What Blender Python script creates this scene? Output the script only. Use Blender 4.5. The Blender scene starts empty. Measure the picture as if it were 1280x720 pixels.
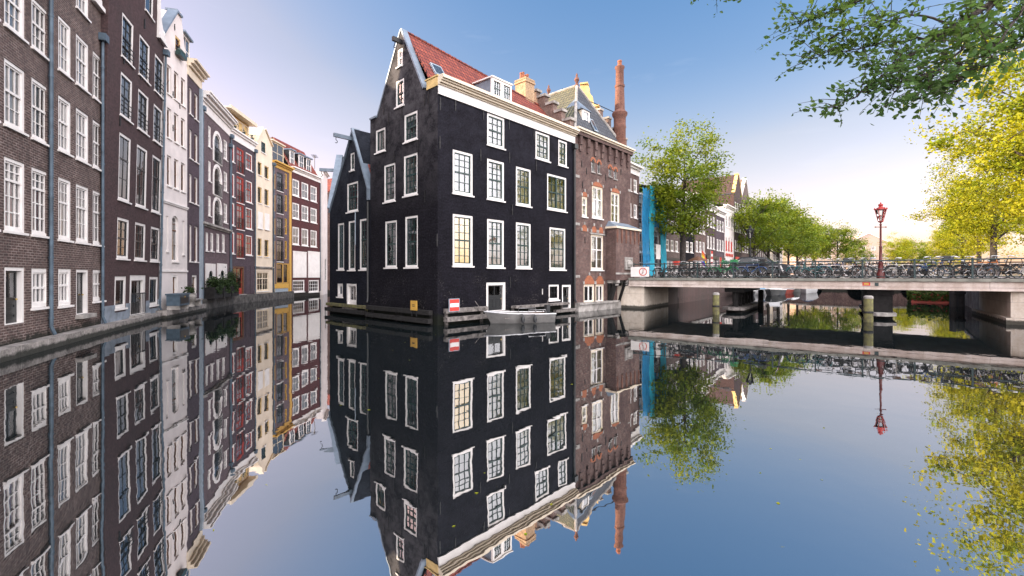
import bpy, math, random
import numpy as np
from mathutils import Vector, Matrix, geometry
R = math.radians
SC = bpy.context.scene
COL = SC.collection
# ---------------------------------------------------------------- camera numbers
F, CX, HY, CZ = 569.0, 640.0, 345.0, 2.2        # focal length / centre / horizon in photo pixels, eye height in metres
def wat(px, py):                                 # point of the water surface seen at a pixel
    d = F * CZ / (py - HY); return Vector(((px - CX) / F * d, d))
def at(px, d, py):                               # point at depth d
    return Vector(((px - CX) / F * d, d, CZ + (HY - py) / F * d))
# ---------------------------------------------------------------- tags
def tag(o, label=None, cat=None, group=None, kind=None):
    if label: o['label'] = label
    if cat: o['category'] = cat
    if group: o['group'] = group
    if kind: o['kind'] = kind
    return o
def empty(name, loc=(0, 0, 0), rz=0.0, label=None, cat=None, group=None, rx=0.0, ry=0.0):
    o = bpy.data.objects.new(name, None); COL.objects.link(o)
    o.empty_display_size = .2
    o.location = loc; o.rotation_euler = (rx, ry, rz)
    return tag(o, label, cat, group)
def copy_tree(o, parent=None):
    c = o.copy(); COL.objects.link(c); c.parent = parent
    for ch in list(o.children): copy_tree(ch, c)
    return c
# ---------------------------------------------------------------- materials
MATS = {}
def newmat(name):
    m = bpy.data.materials.new(name); m.use_nodes = True
    nt = m.node_tree; nt.nodes.clear()
    out = nt.nodes.new('ShaderNodeOutputMaterial')
    b = nt.nodes.new('ShaderNodeBsdfPrincipled')
    nt.links.new(b.outputs[0], out.inputs[0])
    MATS[name] = m
    return m, nt, b, out
def N(nt, t, **kw):
    n = nt.nodes.new(t)
    for k, v in kw.items():
        if k.startswith('i_'): n.inputs[k[2:].replace('_', ' ')].default_value = v
        else: setattr(n, k, v)
    return n
def rgba(c): return (c[0], c[1], c[2], 1)
def mixc(nt, fac, a, b, mode='MIX'):
    n = nt.nodes.new('ShaderNodeMix'); n.data_type = 'RGBA'; n.blend_type = mode
    for s, v in ((n.inputs[0], fac), (n.inputs[6], a), (n.inputs[7], b)):
        if hasattr(v, 'is_output') or isinstance(v, bpy.types.NodeSocket): nt.links.new(v, s)
        elif isinstance(v, (int, float)): s.default_value = v
        else: s.default_value = rgba(v)
    return n.outputs[2]
def ramp(nt, fac, stops):
    r = nt.nodes.new('ShaderNodeValToRGB')
    e = r.color_ramp.elements
    while len(e) < len(stops): e.new(.5)
    for k, (p, v) in enumerate(stops):
        e[k].position = p; e[k].color = (v, v, v, 1) if isinstance(v, (int, float)) else rgba(v)
    nt.links.new(fac, r.inputs[0]); return r.outputs[0]
def noise(nt, co, scale, detail=4, rough=.6):
    n = N(nt, 'ShaderNodeTexNoise'); n.inputs['Scale'].default_value = scale
    n.inputs['Detail'].default_value = detail; n.inputs['Roughness'].default_value = rough
    if co is not None: nt.links.new(co, n.inputs['Vector'])
    return n.outputs['Fac']
def plain(name, col, rough=.6, metal=0.0, var=.18, scale=6.0, spec=.4, bump=0.0, col2=None):
    m, nt, b, out = newmat(name)
    tc = N(nt, 'ShaderNodeTexCoord')
    f = noise(nt, tc.outputs['Object'], scale, 5)
    lo = col2 if col2 else tuple(c * (1 - var * 1.6) for c in col)
    hi = tuple(min(1, c * (1 + var * .6)) for c in col)
    c = mixc(nt, ramp(nt, f, ((.3, 0.0), (.7, 1.0))), lo, hi)
    nt.links.new(c, b.inputs['Base Color'])
    b.inputs['Roughness'].default_value = rough; b.inputs['Metallic'].default_value = metal
    b.inputs['Specular IOR Level'].default_value = spec
    if bump:
        bp = N(nt, 'ShaderNodeBump', i_Strength=bump, i_Distance=.02)
        nt.links.new(noise(nt, tc.outputs['Object'], scale * 4, 4), bp.inputs['Height'])
        nt.links.new(bp.outputs[0], b.inputs['Normal'])
    return m
def brick(name, c1, c2, mortar, stain=(0.03, .025, .025), amount=.5, bw=.22, rh=.068, ms=.011, rough=.8,
          speck=0.0, bump=.5, band=None, spec=.3, coarse=.45, msm=.1, mottle=1.0, algae=1.0):
    """bricks laid in metres on the UV map, with soot stains and rain streaks of their own shape"""
    m, nt, b, out = newmat(name)
    uv = N(nt, 'ShaderNodeUVMap').outputs[0]
    t = N(nt, 'ShaderNodeTexBrick'); nt.links.new(uv, t.inputs['Vector'])
    t.offset = .5; t.inputs['Scale'].default_value = 1; t.inputs['Brick Width'].default_value = bw
    t.inputs['Row Height'].default_value = rh; t.inputs['Mortar Size'].default_value = ms
    t.inputs['Mortar Smooth'].default_value = msm; t.inputs['Bias'].default_value = 0
    t.inputs['Color1'].default_value = rgba(c1); t.inputs['Color2'].default_value = rgba(c2)
    t.inputs['Mortar'].default_value = rgba(mortar)
    big = noise(nt, uv, coarse, 8, .7)
    st = N(nt, 'ShaderNodeMapping'); st.inputs['Scale'].default_value = (1.7, .16, 1); nt.links.new(uv, st.inputs['Vector'])
    streak = noise(nt, st.outputs[0], 1.3, 6, .65)
    mid = noise(nt, uv, 3.4, 6, .75)
    col = mixc(nt, ramp(nt, mid, ((.36, .0), (.64, .75 * mottle))), t.outputs['Color'], tuple(min(1, (x * .6 + y * .4) * .45) for x, y in zip(c1, c2)))
    col = mixc(nt, ramp(nt, big, ((.45, 0.0), (.60, amount))), col, stain)
    col = mixc(nt, ramp(nt, streak, ((.50, 0.0), (.66, amount * .8))), col, stain)
    fine = noise(nt, uv, 11, 4, .7)
    col = mixc(nt, ramp(nt, fine, ((.45, 0.0), (.70, .5 * mottle))), col, tuple(min(1, x * 2.0 + .001) for x in c1))
    if speck:
        sp = noise(nt, uv, 14, 6, .75); reg = noise(nt, uv, .8, 3)
        sx = N(nt, 'ShaderNodeSeparateXYZ'); nt.links.new(uv, sx.inputs[0])
        low = N(nt, 'ShaderNodeMapRange'); low.inputs[1].default_value = .6; low.inputs[2].default_value = 3.2
        low.inputs[3].default_value = 1; low.inputs[4].default_value = 0; nt.links.new(sx.outputs[1], low.inputs[0])
        mm = N(nt, 'ShaderNodeMath', operation='MULTIPLY'); nt.links.new(ramp(nt, sp, ((.56, 0.0), (.66, 1.0))), mm.inputs[0])
        nt.links.new(ramp(nt, reg, ((.5, 0.0), (.62, 1.0))), mm.inputs[1])
        m2 = N(nt, 'ShaderNodeMath', operation='MULTIPLY'); nt.links.new(mm.outputs[0], m2.inputs[0]); nt.links.new(low.outputs[0], m2.inputs[1])
        m3 = N(nt, 'ShaderNodeMath', operation='MULTIPLY'); nt.links.new(m2.outputs[0], m3.inputs[0]); m3.inputs[1].default_value = speck
        col = mixc(nt, m3.outputs[0], col, (.42, .38, .36))
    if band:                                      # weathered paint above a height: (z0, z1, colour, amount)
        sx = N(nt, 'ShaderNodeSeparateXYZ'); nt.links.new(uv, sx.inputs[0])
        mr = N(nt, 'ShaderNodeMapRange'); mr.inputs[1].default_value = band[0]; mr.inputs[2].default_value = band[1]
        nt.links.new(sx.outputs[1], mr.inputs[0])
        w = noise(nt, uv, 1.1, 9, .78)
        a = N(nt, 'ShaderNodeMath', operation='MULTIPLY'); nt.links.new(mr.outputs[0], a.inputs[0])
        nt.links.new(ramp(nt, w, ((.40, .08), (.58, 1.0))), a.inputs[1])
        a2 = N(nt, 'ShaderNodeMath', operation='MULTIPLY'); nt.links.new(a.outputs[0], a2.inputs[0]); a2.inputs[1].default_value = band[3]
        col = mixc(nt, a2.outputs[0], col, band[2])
    # wet algae along the waterline
    sy = N(nt, 'ShaderNodeSeparateXYZ'); nt.links.new(uv, sy.inputs[0])
    al = N(nt, 'ShaderNodeMath', operation='MULTIPLY_ADD'); nt.links.new(mid, al.inputs[0]); al.inputs[1].default_value = -.7 * algae; nt.links.new(sy.outputs[1], al.inputs[2])
    col = mixc(nt, ramp(nt, al.outputs[0], ((.02 * algae, .92), (.22 * algae, 0.0))), col, (.012, .014, .010))
    nt.links.new(col, b.inputs['Base Color'])
    b.inputs['Roughness'].default_value = rough; b.inputs['Specular IOR Level'].default_value = spec
    bp = N(nt, 'ShaderNodeBump', i_Strength=bump, i_Distance=.014)
    inv = N(nt, 'ShaderNodeMath', operation='SUBTRACT'); inv.inputs[0].default_value = 1; nt.links.new(t.outputs['Fac'], inv.inputs[1])
    ad = N(nt, 'ShaderNodeMath', operation='MULTIPLY_ADD'); nt.links.new(fine, ad.inputs[0]); ad.inputs[1].default_value = .8
    nt.links.new(inv.outputs[0], ad.inputs[2])
    nt.links.new(ad.outputs[0], bp.inputs['Height']); nt.links.new(bp.outputs[0], b.inputs['Normal'])
    return m
def tiles(name, c1, c2, dark, bw=.24, rh=.3, rough=.7):
    """roof tiles: rows up the slope, a wave across each tile"""
    m, nt, b, out = newmat(name)
    uv = N(nt, 'ShaderNodeUVMap').outputs[0]
    t = N(nt, 'ShaderNodeTexBrick'); nt.links.new(uv, t.inputs['Vector'])
    t.offset = 0; t.inputs['Scale'].default_value = 1; t.inputs['Brick Width'].default_value = bw
    t.inputs['Row Height'].default_value = rh; t.inputs['Mortar Size'].default_value = .034
    t.inputs['Mortar Smooth'].default_value = .4
    t.inputs['Color1'].default_value = rgba(c1); t.inputs['Color2'].default_value = rgba(c2)
    t.inputs['Mortar'].default_value = rgba(dark)
    big = noise(nt, uv, .9, 6, .7); fine = noise(nt, uv, 5, 4, .7)
    col = mixc(nt, ramp(nt, big, ((.4, 0.0), (.72, .5))), t.outputs['Color'], dark)
    col = mixc(nt, ramp(nt, fine, ((.45, 0.0), (.8, .5))), col, tuple(x * .55 for x in c2))
    nt.links.new(col, b.inputs['Base Color']); b.inputs['Roughness'].default_value = rough
    sx = N(nt, 'ShaderNodeSeparateXYZ'); nt.links.new(uv, sx.inputs[0])
    w = N(nt, 'ShaderNodeMath', operation='MULTIPLY'); nt.links.new(sx.outputs[0], w.inputs[0]); w.inputs[1].default_value = 2 * math.pi / bw
    s = N(nt, 'ShaderNodeMath', operation='SINE'); nt.links.new(w.outputs[0], s.inputs[0])
    v = N(nt, 'ShaderNodeMath', operation='DIVIDE'); nt.links.new(sx.outputs[1], v.inputs[0]); v.inputs[1].default_value = rh
    fr = N(nt, 'ShaderNodeMath', operation='FRACT'); nt.links.new(v.outputs[0], fr.inputs[0])
    h = N(nt, 'ShaderNodeMath', operation='MULTIPLY_ADD'); nt.links.new(s.outputs[0], h.inputs[0]); h.inputs[1].default_value = .5
    ng = N(nt, 'ShaderNodeMath', operation='MULTIPLY'); nt.links.new(fr.outputs[0], ng.inputs[0]); ng.inputs[1].default_value = -1.0
    nt.links.new(ng.outputs[0], h.inputs[2])
    bp = N(nt, 'ShaderNodeBump', i_Strength=1.0, i_Distance=.09)
    nt.links.new(h.outputs[0], bp.inputs['Height']); nt.links.new(bp.outputs[0], b.inputs['Normal'])
    return m
def glass(name, ior=2.7, tint=(.95, .97, .97), warp=.3):
    m, nt, b, out = newmat(name); nt.nodes.remove(b)
    tr = N(nt, 'ShaderNodeBsdfTransparent'); tr.inputs[0].default_value = rgba(tint)
    gl = N(nt, 'ShaderNodeBsdfGlossy'); gl.inputs['Roughness'].default_value = .015; gl.inputs[0].default_value = (.95, .97, 1, 1)
    tc = N(nt, 'ShaderNodeTexCoord')
    bp = N(nt, 'ShaderNodeBump', i_Strength=warp, i_Distance=.012)
    nt.links.new(noise(nt, tc.outputs['Object'], 2.4, 2), bp.inputs['Height'])
    nt.links.new(bp.outputs[0], gl.inputs['Normal'])
    fr = N(nt, 'ShaderNodeFresnel'); fr.inputs[0].default_value = ior
    mx = N(nt, 'ShaderNodeMixShader'); nt.links.new(fr.outputs[0], mx.inputs[0])
    nt.links.new(tr.outputs[0], mx.inputs[1]); nt.links.new(gl.outputs[0], mx.inputs[2])
    nt.links.new(mx.outputs[0], out.inputs[0]); return m
def leafmat(name, c1, c2, trans=.35):
    m, nt, b, out = newmat(name)
    tc = N(nt, 'ShaderNodeTexCoord'); g = N(nt, 'ShaderNodeNewGeometry')
    f = noise(nt, tc.outputs['Object'], .45, 3)
    c = mixc(nt, ramp(nt, f, ((.35, 0.0), (.65, 1.0))), c1, c2)
    rnd = g.outputs['Random Per Island']
    c = mixc(nt, ramp(nt, rnd, ((0, 0.0), (1, .65))), c, tuple(x * .5 for x in c1))
    nt.links.new(c, b.inputs['Base Color']); b.inputs['Roughness'].default_value = .55; b.inputs['Specular IOR Level'].default_value = .3
    tl = N(nt, 'ShaderNodeBsdfTranslucent'); nt.links.new(c, tl.inputs[0])
    mx = N(nt, 'ShaderNodeMixShader'); mx.inputs[0].default_value = trans
    nt.links.new(b.outputs[0], mx.inputs[1]); nt.links.new(tl.outputs[0], mx.inputs[2])
    nt.links.new(mx.outputs[0], out.inputs[0]); return m
# ---------------------------------------------------------------- mesh builder
class MB:
    def __init__(s): s.v = []; s.f = []; s.m = []; s.cur = 0
    def add(s, vs, fs):
        k = len(s.v); s.v += [tuple(v) for v in vs]
        for f in fs: s.f.append(tuple(i + k for i in f)); s.m.append(s.cur)
        return s
    def hexa(s, p): return s.add(p, [(0, 3, 2, 1), (4, 5, 6, 7), (0, 1, 5, 4), (1, 2, 6, 5), (2, 3, 7, 6), (3, 0, 4, 7)])
    def box(s, x0, x1, y0, y1, z0, z1):
        return s.hexa([(x0, y0, z0), (x1, y0, z0), (x1, y1, z0), (x0, y1, z0), (x0, y0, z1), (x1, y0, z1), (x1, y1, z1), (x0, y1, z1)])
    def beam(s, a, b, w, h=None, up=(0, 0, 1)):
        a, b = Vector(a), Vector(b); h = h or w; d = (b - a).normalized(); up = Vector(up)
        if abs(d.dot(up)) > .98: up = Vector((1, 0, 0))
        r = d.cross(up).normalized() * (w / 2); u = r.cross(d).normalized() * (h / 2)
        return s.hexa([a - r - u, a + r - u, b + r - u, b - r - u, a - r + u, a + r + u, b + r + u, b - r + u])
    def tube(s, pts, r, n=6, cap=True):
        pts = [Vector(p) for p in pts]; rs = r if isinstance(r, (list, tuple)) else [r] * len(pts)
        rings = []; ref = Vector((0, 0, 1))
        for i, p in enumerate(pts):
            d = (pts[min(i + 1, len(pts) - 1)] - pts[max(i - 1, 0)]).normalized()
            if abs(d.dot(ref)) > .95: ref = Vector((1, 0, 0)) if abs(d.x) < .9 else Vector((0, 1, 0))
            a = d.cross(ref).normalized(); b = d.cross(a)
            rings.append([p + (a * math.cos(t) + b * math.sin(t)) * rs[i] for t in [2 * math.pi * k / n for k in range(n)]])
        vs = [v for q in rings for v in q]; fs = []
        for i in range(len(rings) - 1):
            for k in range(n): fs.append((i * n + k, (i + 1) * n + k, (i + 1) * n + (k + 1) % n, i * n + (k + 1) % n))
        if cap: fs.append(tuple(range(n))); fs.append(tuple((len(rings) - 1) * n + k for k in reversed(range(n))))
        return s.add(vs, fs)
    def lathe(s, prof, c=(0, 0, 0), n=12):
        vs = []; fs = []
        for (r, z) in prof:
            for k in range(n):
                t = 2 * math.pi * (k + .5) / n; vs.append((c[0] + r * math.cos(t), c[1] + r * math.sin(t), c[2] + z))
        for i in range(len(prof) - 1):
            for k in range(n): fs.append((i * n + k, i * n + (k + 1) % n, (i + 1) * n + (k + 1) % n, (i + 1) * n + k))
        fs.append(tuple(reversed(range(n)))); fs.append(tuple((len(prof) - 1) * n + k for k in range(n)))
        return s.add(vs, fs)
    def prism(s, poly, z0, z1):                   # 2D polygon (counter-clockwise) extruded upwards
        n = len(poly); vs = [(p[0], p[1], z0) for p in poly] + [(p[0], p[1], z1) for p in poly]
        fs = [tuple(reversed(range(n))), tuple(range(n, 2 * n))] + [(i, (i + 1) % n, n + (i + 1) % n, n + i) for i in range(n)]
        return s.add(vs, fs)
    def torus(s, c, ax, Rr, r, n=24, k=6, arc=(0, 2 * math.pi)):   # ax: 'y' = ring in the xz plane, 'x' = ring in yz, 'z' = flat
        full = abs(arc[1] - arc[0] - 2 * math.pi) < 1e-4
        m = n if full else n + 1; vs = []; fs = []
        for i in range(m):
            t = arc[0] + (arc[1] - arc[0]) * i / n
            for j in range(k):
                q = 2 * math.pi * j / k; rr = Rr + r * math.cos(q); h = r * math.sin(q)
                p = {'y': (rr * math.cos(t), h, rr * math.sin(t)), 'z': (rr * math.cos(t), rr * math.sin(t), h), 'x': (h, rr * math.cos(t), rr * math.sin(t))}[ax]
                vs.append((c[0] + p[0], c[1] + p[1], c[2] + p[2]))
        for i in range(n):
            for j in range(k):
                a, b = i, (i + 1) % m
                fs.append((a * k + j, b * k + j, b * k + (j + 1) % k, a * k + (j + 1) % k))
        return s.add(vs, fs)
    def mesh(s, name, mats, smooth=None):
        me = bpy.data.meshes.new(name); me.from_pydata(s.v, [], s.f)
        for m in (mats if isinstance(mats, (list, tuple)) else [mats]): me.materials.append(MATS[m] if isinstance(m, str) else m)
        if any(s.m): me.polygons.foreach_set('material_index', s.m)
        uv = me.uv_layers.new(name='UVMap'); data = uv.data
        V = me.vertices; L = me.loops
        for p in me.polygons:
            n = p.normal
            if abs(n.z) > .96:
                for li in p.loop_indices: c = V[L[li].vertex_index].co; data[li].uv = (c.x, c.y)
            else:
                t = Vector((-n.y, n.x, 0)).normalized(); b = n.cross(t)
                for li in p.loop_indices: c = V[L[li].vertex_index].co; data[li].uv = (c.dot(t), c.dot(b))
        if smooth is not None:
            me.polygons.foreach_set('use_smooth', [True] * len(me.polygons))
            me.set_sharp_from_angle(angle=R(smooth))
        me.update(); return me
    def build(s, name, mats, parent=None, smooth=None):
        if not s.f: return None
        o = bpy.data.objects.new(name, s.mesh(name, mats, smooth)); COL.objects.link(o); o.parent = parent; return o
def inpoly(p, poly):
    x, y = p; r = False; j = len(poly) - 1
    for i in range(len(poly)):
        a, b = poly[i], poly[j]
        if (a[1] > y) != (b[1] > y) and x < (b[0] - a[0]) * (y - a[1]) / (b[1] - a[1] + 1e-12) + a[0]: r = not r
        j = i
    return r
# ---------------------------------------------------------------- a facade plane of a house
class Face:
    """plane with u running left to right as seen from outside, d inwards and z up, in the frame of a house"""
    def __init__(s, house, o, dirv):
        s.h = house; s.o = Vector(o); s.t = Vector(dirv).normalized(); s.n = Vector((-s.t.y, s.t.x)); s.holes = []
        a = house.rotation_euler.z; c, q = math.cos(a), math.sin(a)
        rot = lambda v: Vector((v.x * c - v.y * q, v.x * q + v.y * c))
        s.wo = rot(s.o) + Vector(house.location[:2]); s.wt = rot(s.t)
    def P(s, u, d, z): q = s.o + s.t * u + s.n * d; return Vector((q.x, q.y, z))
    def px(s, x, y):
        k = (x - CX) / F
        u = (k * s.wo.y - s.wo.x) / (s.wt.x - k * s.wt.y); dep = s.wo.y + u * s.wt.y
        return u, CZ + (HY - y) / F * dep - s.h.location.z
    def rect(s, x0, x1, y0, y1):
        u0 = s.px(x0, 0)[0]; u1 = s.px(x1, 0)[0]; xm = (x0 + x1) / 2
        return u0, u1, s.px(xm, y1)[1], s.px(xm, y0)[1]
    def box(s, mb, u0, u1, d0, d1, z0, z1):
        P = s.P
        return mb.hexa([P(u0, d0, z0), P(u1, d0, z0), P(u1, d1, z0), P(u0, d1, z0), P(u0, d0, z1), P(u1, d0, z1), P(u1, d1, z1), P(u0, d1, z1)])
    def ring(s, mb, outer, inner, d0, d1):
        n = len(outer); P = s.P
        vs = [P(*(p[0], d0, p[1])) for p in outer] + [P(p[0], d0, p[1]) for p in inner] + [P(p[0], d1, p[1]) for p in outer] + [P(p[0], d1, p[1]) for p in inner]
        fs = []
        for i in range(n):
            j = (i + 1) % n
            fs += [(i, j, n + j, n + i), (n + i, n + j, 3 * n + j, 3 * n + i), (2 * n + j, 2 * n + i, 3 * n + i, 3 * n + j), (j, i, 2 * n + i, 2 * n + j)]
        return mb.add(vs, fs)
    def slab(s, mb, poly, d0, d1):                # polygon (u,z) counter-clockwise seen from outside, extruded inwards
        n = len(poly); P = s.P
        vs = [P(p[0], d0, p[1]) for p in poly] + [P(p[0], d1, p[1]) for p in poly]
        fs = [tuple(range(n)), tuple(reversed(range(n, 2 * n)))] + [((i + 1) % n, i, n + i, n + (i + 1) % n) for i in range(n)]
        return mb.add(vs, fs)
    def sheet(s, mb, outline, reveal=.24):
        """the wall itself: outline minus the openings, with reveals running into each opening"""
        pts = [Vector(p) for p in outline]; loops = [list(range(len(outline)))]
        for h, _ in s.holes:
            k = len(pts); pts += [Vector(p) for p in h]; loops.append(list(range(k, k + len(h))))
        edges = [(l[i], l[(i + 1) % len(l)]) for l in loops for i in range(len(l))]
        vo, eo, fo, *_ = geometry.delaunay_2d_cdt(pts, edges, [], 0, 1e-5)
        fs = []
        for f in fo:
            c = sum((vo[i] for i in f), Vector((0, 0))) / len(f)
            if not inpoly(c, outline) or any(inpoly(c, h) for h, _ in s.holes): continue
            a, b, d = (vo[i] for i in f[:3])
            if (b - a).cross(d - a) < 0: f = list(reversed(f))
            fs.append(tuple(f))
        mb.add([s.P(p.x, 0, p.y) for p in vo], fs)
        for h, rv in s.holes:
            n = len(h); rv = rv or reveal
            mb.add([s.P(p[0], 0, p[1]) for p in h] + [s.P(p[0], rv, p[1]) for p in h], [(i, (i + 1) % n, n + (i + 1) % n, n + i) for i in range(n)])
def rectp(u0, u1, z0, z1): return [(u0, z0), (u1, z0), (u1, z1), (u0, z1)]
def archp(u0, u1, z0, z1, rise=None, n=8):
    r = (u1 - u0) / 2; rise = r if rise is None else rise; c = (u0 + u1) / 2
    return [(u0, z0), (u1, z0)] + [(c + r * math.cos(math.pi * k / n), z1 - rise + rise * math.sin(math.pi * k / n)) for k in range(n + 1)]
def archin(u0, u1, z0, z1, w, rise=None, n=8):
    r = (u1 - u0) / 2; rise = r if rise is None else rise; c = (u0 + u1) / 2
    return [(u0 + w, z0 + w), (u1 - w, z0 + w)] + [(c + (r - w) * math.cos(math.pi * k / n), z1 - rise + (rise - w) * math.sin(math.pi * k / n)) for k in range(n + 1)]
RW = random.Random(11)
def window(H, f, b, fw=.085, fd=(.02, .14), frame='white_paint', sash=None, cols=2, rows=(2, 2), split=.5, curtain=None, sill='white_paint',
           arch=None, bar=.028, gl='pane_glass', hole=True, rail=None, blind=0.0, label=None, mull=0):
    u0, u1, z0, z1 = b
    outer = rectp(u0, u1, z0, z1) if arch is None else archp(u0, u1, z0, z1, arch)
    inner = rectp(u0 + fw, u1 - fw, z0 + fw, z1 - fw) if arch is None else archin(u0, u1, z0, z1, fw, arch)
    if hole: f.holes.append((outer, .26))
    mb = MB(); f.ring(mb, outer, inner, *fd); w = mb.build('window', frame, H)
    if label: w['label'] = label
    iu0, iu1, iz0, iz1 = u0 + fw, u1 - fw, z0 + fw, z1 - fw
    sd = fd[1] - .09
    ms = MB(); sw = min(.05, (iu1 - iu0) * .12)
    if arch is None: f.ring(ms, rectp(iu0 + .001, iu1 - .001, iz0 + .001, iz1 - .001), rectp(iu0 + sw, iu1 - sw, iz0 + sw, iz1 - sw), sd, sd + .06)
    zm = iz0 + (iz1 - iz0) * split
    e = .002
    if rows[1]: f.box(ms, iu0 + e, iu1 - e, sd - .012, sd + .058, zm - .035, zm + .035)
    top = iz1 - e if arch is None else iz1 - sw
    if mull:
        for k in range(1, mull + 1):
            uu = iu0 + (iu1 - iu0) * k / (mull + 1); f.box(ms, uu - .05, uu + .05, sd - .014, sd + .054, iz0 + e, top)
    for k in range(1, cols):
        uu = iu0 + (iu1 - iu0) * k / cols; f.box(ms, uu - bar / 2, uu + bar / 2, sd + .004, sd + .05, iz0 + e, top)
    lo, hi = rows
    for (a, c, n) in ((iz0, zm if hi else iz1, lo), (zm, iz1, hi)):
        for k in range(1, n):
            zz = a + (c - a) * k / n; f.box(ms, iu0 + e, iu1 - e, sd + .007, sd + .047, zz - bar / 2, zz + bar / 2)
    ms.build('sash', sash or frame, w)
    mp = MB(); j = .006
    gp = rectp(iu0 - .01, iu1 + .01, iz0 - .01, iz1 + .01) if arch is None else inner
    n = len(gp); t1, t2 = RW.uniform(-j, j), RW.uniform(-j, j)
    mp.add([f.P(p[0], sd + .03 + t1 * (p[0] - u0) + t2 * (p[1] - z0), p[1]) for p in gp], [tuple(range(n))]); mp.build('pane', gl, w)
    if sill:
        mi = MB(); f.box(mi, u0 - .05, u1 + .05, -.07, fd[0] + .02, z0 - .07, z0 - .003); mi.build('sill', sill, w)
    if curtain:
        cm, ch = curtain if isinstance(curtain, tuple) else (curtain, (0, 1))
        mc = MB(); n = max(6, int((iu1 - iu0) * 9)); P = []
        za, zb = iz0 + (iz1 - iz0) * ch[0], iz0 + (iz1 - iz0) * ch[1]
        ed = .03
        for k in range(n + 1):
            uu = iu0 - ed + (iu1 - iu0 + 2 * ed) * k / n; dd = fd[1] + .02 + .025 * (k % 2)
            P += [f.P(uu, dd, za - ed), f.P(uu, dd, zb + ed)]
        mc.add(P, [(2 * k, 2 * k + 2, 2 * k + 3, 2 * k + 1) for k in range(n)]); mc.build('curtain', cm, w)
    if rail:
        mr = MB(); h = min(1.0, (z1 - z0) * .45)
        for zz in (z0 + .06, z0 + h): f.box(mr, u0 - .02, u1 + .02, -.10, -.07, zz - .015, zz + .015)
        k = int((u1 - u0) / .11) + 1
        for q in range(k + 1):
            uu = u0 + (u1 - u0) * q / k; f.box(mr, uu - .008, uu + .008, -.093, -.077, z0 + .06, z0 + h)
        mr.build('balcony_rail', rail, w)
    return w
def door(H, f, b, frame='white_paint', leaf='black_paint', fw=.1, panels=2, glaze=0.0, step='stone', hole=True, fd=(.02, .2), halves=1):
    u0, u1, z0, z1 = b; outer = rectp(u0, u1, z0, z1)
    inner = rectp(u0 + fw, u1 - fw, z0, z1 - fw)
    if hole: f.holes.append((outer, .26))
    mb = MB(); f.ring(mb, outer, [(u0 + fw, z0 + .02), (u1 - fw, z0 + .02), (u1 - fw, z1 - fw), (u0 + fw, z1 - fw)], *fd)
    d = mb.build('door', frame, H)
    a, c = u0 + fw, u1 - fw; g = z0 + .02; t = z1 - fw
    gz = t - (t - g) * glaze
    ml = MB(); f.box(ml, a, c, .13, .18, g, gz if glaze else t)
    for h in range(halves):
        ha, hc = a + (c - a) * h / halves, a + (c - a) * (h + 1) / halves
        for k in range(panels):
            p0 = g + .12 + (gz - g - .12) * k / panels; p1 = g + (gz - g - .1) * (k + 1) / panels
            f.ring(ml, rectp(ha + .1, hc - .1, p0, p1), rectp(ha + .15, hc - .15, p0 + .05, p1 - .05), .115, .1301)
    if glaze:
        f.ring(ml, rectp(a, c, gz + .001, t), rectp(a + .06, c - .06, gz + .06, t - .06), .132, .178)
        f.box(ml, (a + c) / 2 - .02, (a + c) / 2 + .02, .135, .175, gz + .05, t - .05)
    ml.build('leaf', leaf, d)
    if glaze:
        mp = MB(); f.box(mp, a + .05, c - .05, .15, .156, gz + .05, t - .05); mp.build('pane', 'pane_glass', d)
    mh = MB(); mh.lathe([(.0, -.03), (.03, -.02), (.03, .02), (.0, .03)], f.P(c - .09, .1, g + (t - g) * .45), 8); mh.build('handle', 'brass', d)
    if step:
        mi = MB(); f.box(mi, u0 - .08, u1 + .08, -.22, fd[0] - .003, z0 - .14, z0 - .004); mi.build('step', step, d)
    return d
def house_at(name, P0, P1, label, cat='house', group=None, z=0.0, lean=0.0):
    P0, P1 = Vector(P0), Vector(P1); d = P1 - P0
    H = empty(name, (P0.x, P0.y, z), math.atan2(d.y, d.x), label, cat, group, rx=R(lean))
    return H, Face(H, (0, 0), (1, 0)), d.length
def body(mb, f, outline, depth, top=True):
    """side, back and top faces behind a front outline (starting bottom left, counter-clockwise)"""
    n = len(outline); vs = [f.P(p[0], 0, p[1]) for p in outline] + [f.P(p[0], depth, p[1]) for p in outline]
    fs = [tuple(reversed(range(n, 2 * n)))]
    for i in range(1, n): j = (i + 1) % n; fs.append((j, i, n + i, n + j))
    mb.add(vs, fs)
def roofslab(mb, a, b, c, d, t=.1):
    """tile sheet with thickness between four points (eave left, eave right, ridge right, ridge left)"""
    a, b, c, d = map(Vector, (a, b, c, d)); n = (b - a).cross(d - a).normalized() * t
    mb.hexa([a, b, c, d, a + n, b + n, c + n, d + n])
def pitched(mb, f, u0, zl, up, zp, u1, zr, d0, d1, t=.12, over=.05):
    """two roof sheets, ridge running inwards"""
    P = f.P
    roofslab(mb, P(u0, d1, zl), P(u0, d0, zl), P(up, d0, zp), P(up, d1, zp), t)
    roofslab(mb, P(u1, d0, zr), P(u1, d1, zr), P(up, d1, zp), P(up, d0, zp), t)
def pipe(H, f, u, z0, z1, mat='zinc', r=.05, head=True):
    mb = MB(); mb.tube([f.P(u, -.09, z1), f.P(u, -.09, z0 + .25), f.P(u + .06, -.16, z0)], r, 8)
    z = z0 + .5
    while z < z1: mb.tube([f.P(u, -.09, z), f.P(u, -.09, z + .06)], r * 1.25, 8); z += 1.9
    p = mb.build('drainpipe', mat, H, 40)
    if head:
        mh = MB(); f.box(mh, u - .17, u + .17, -.24, -.01, z1 - .02, z1 + .26); mh.build('hopper', mat, p)
    return p
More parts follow.
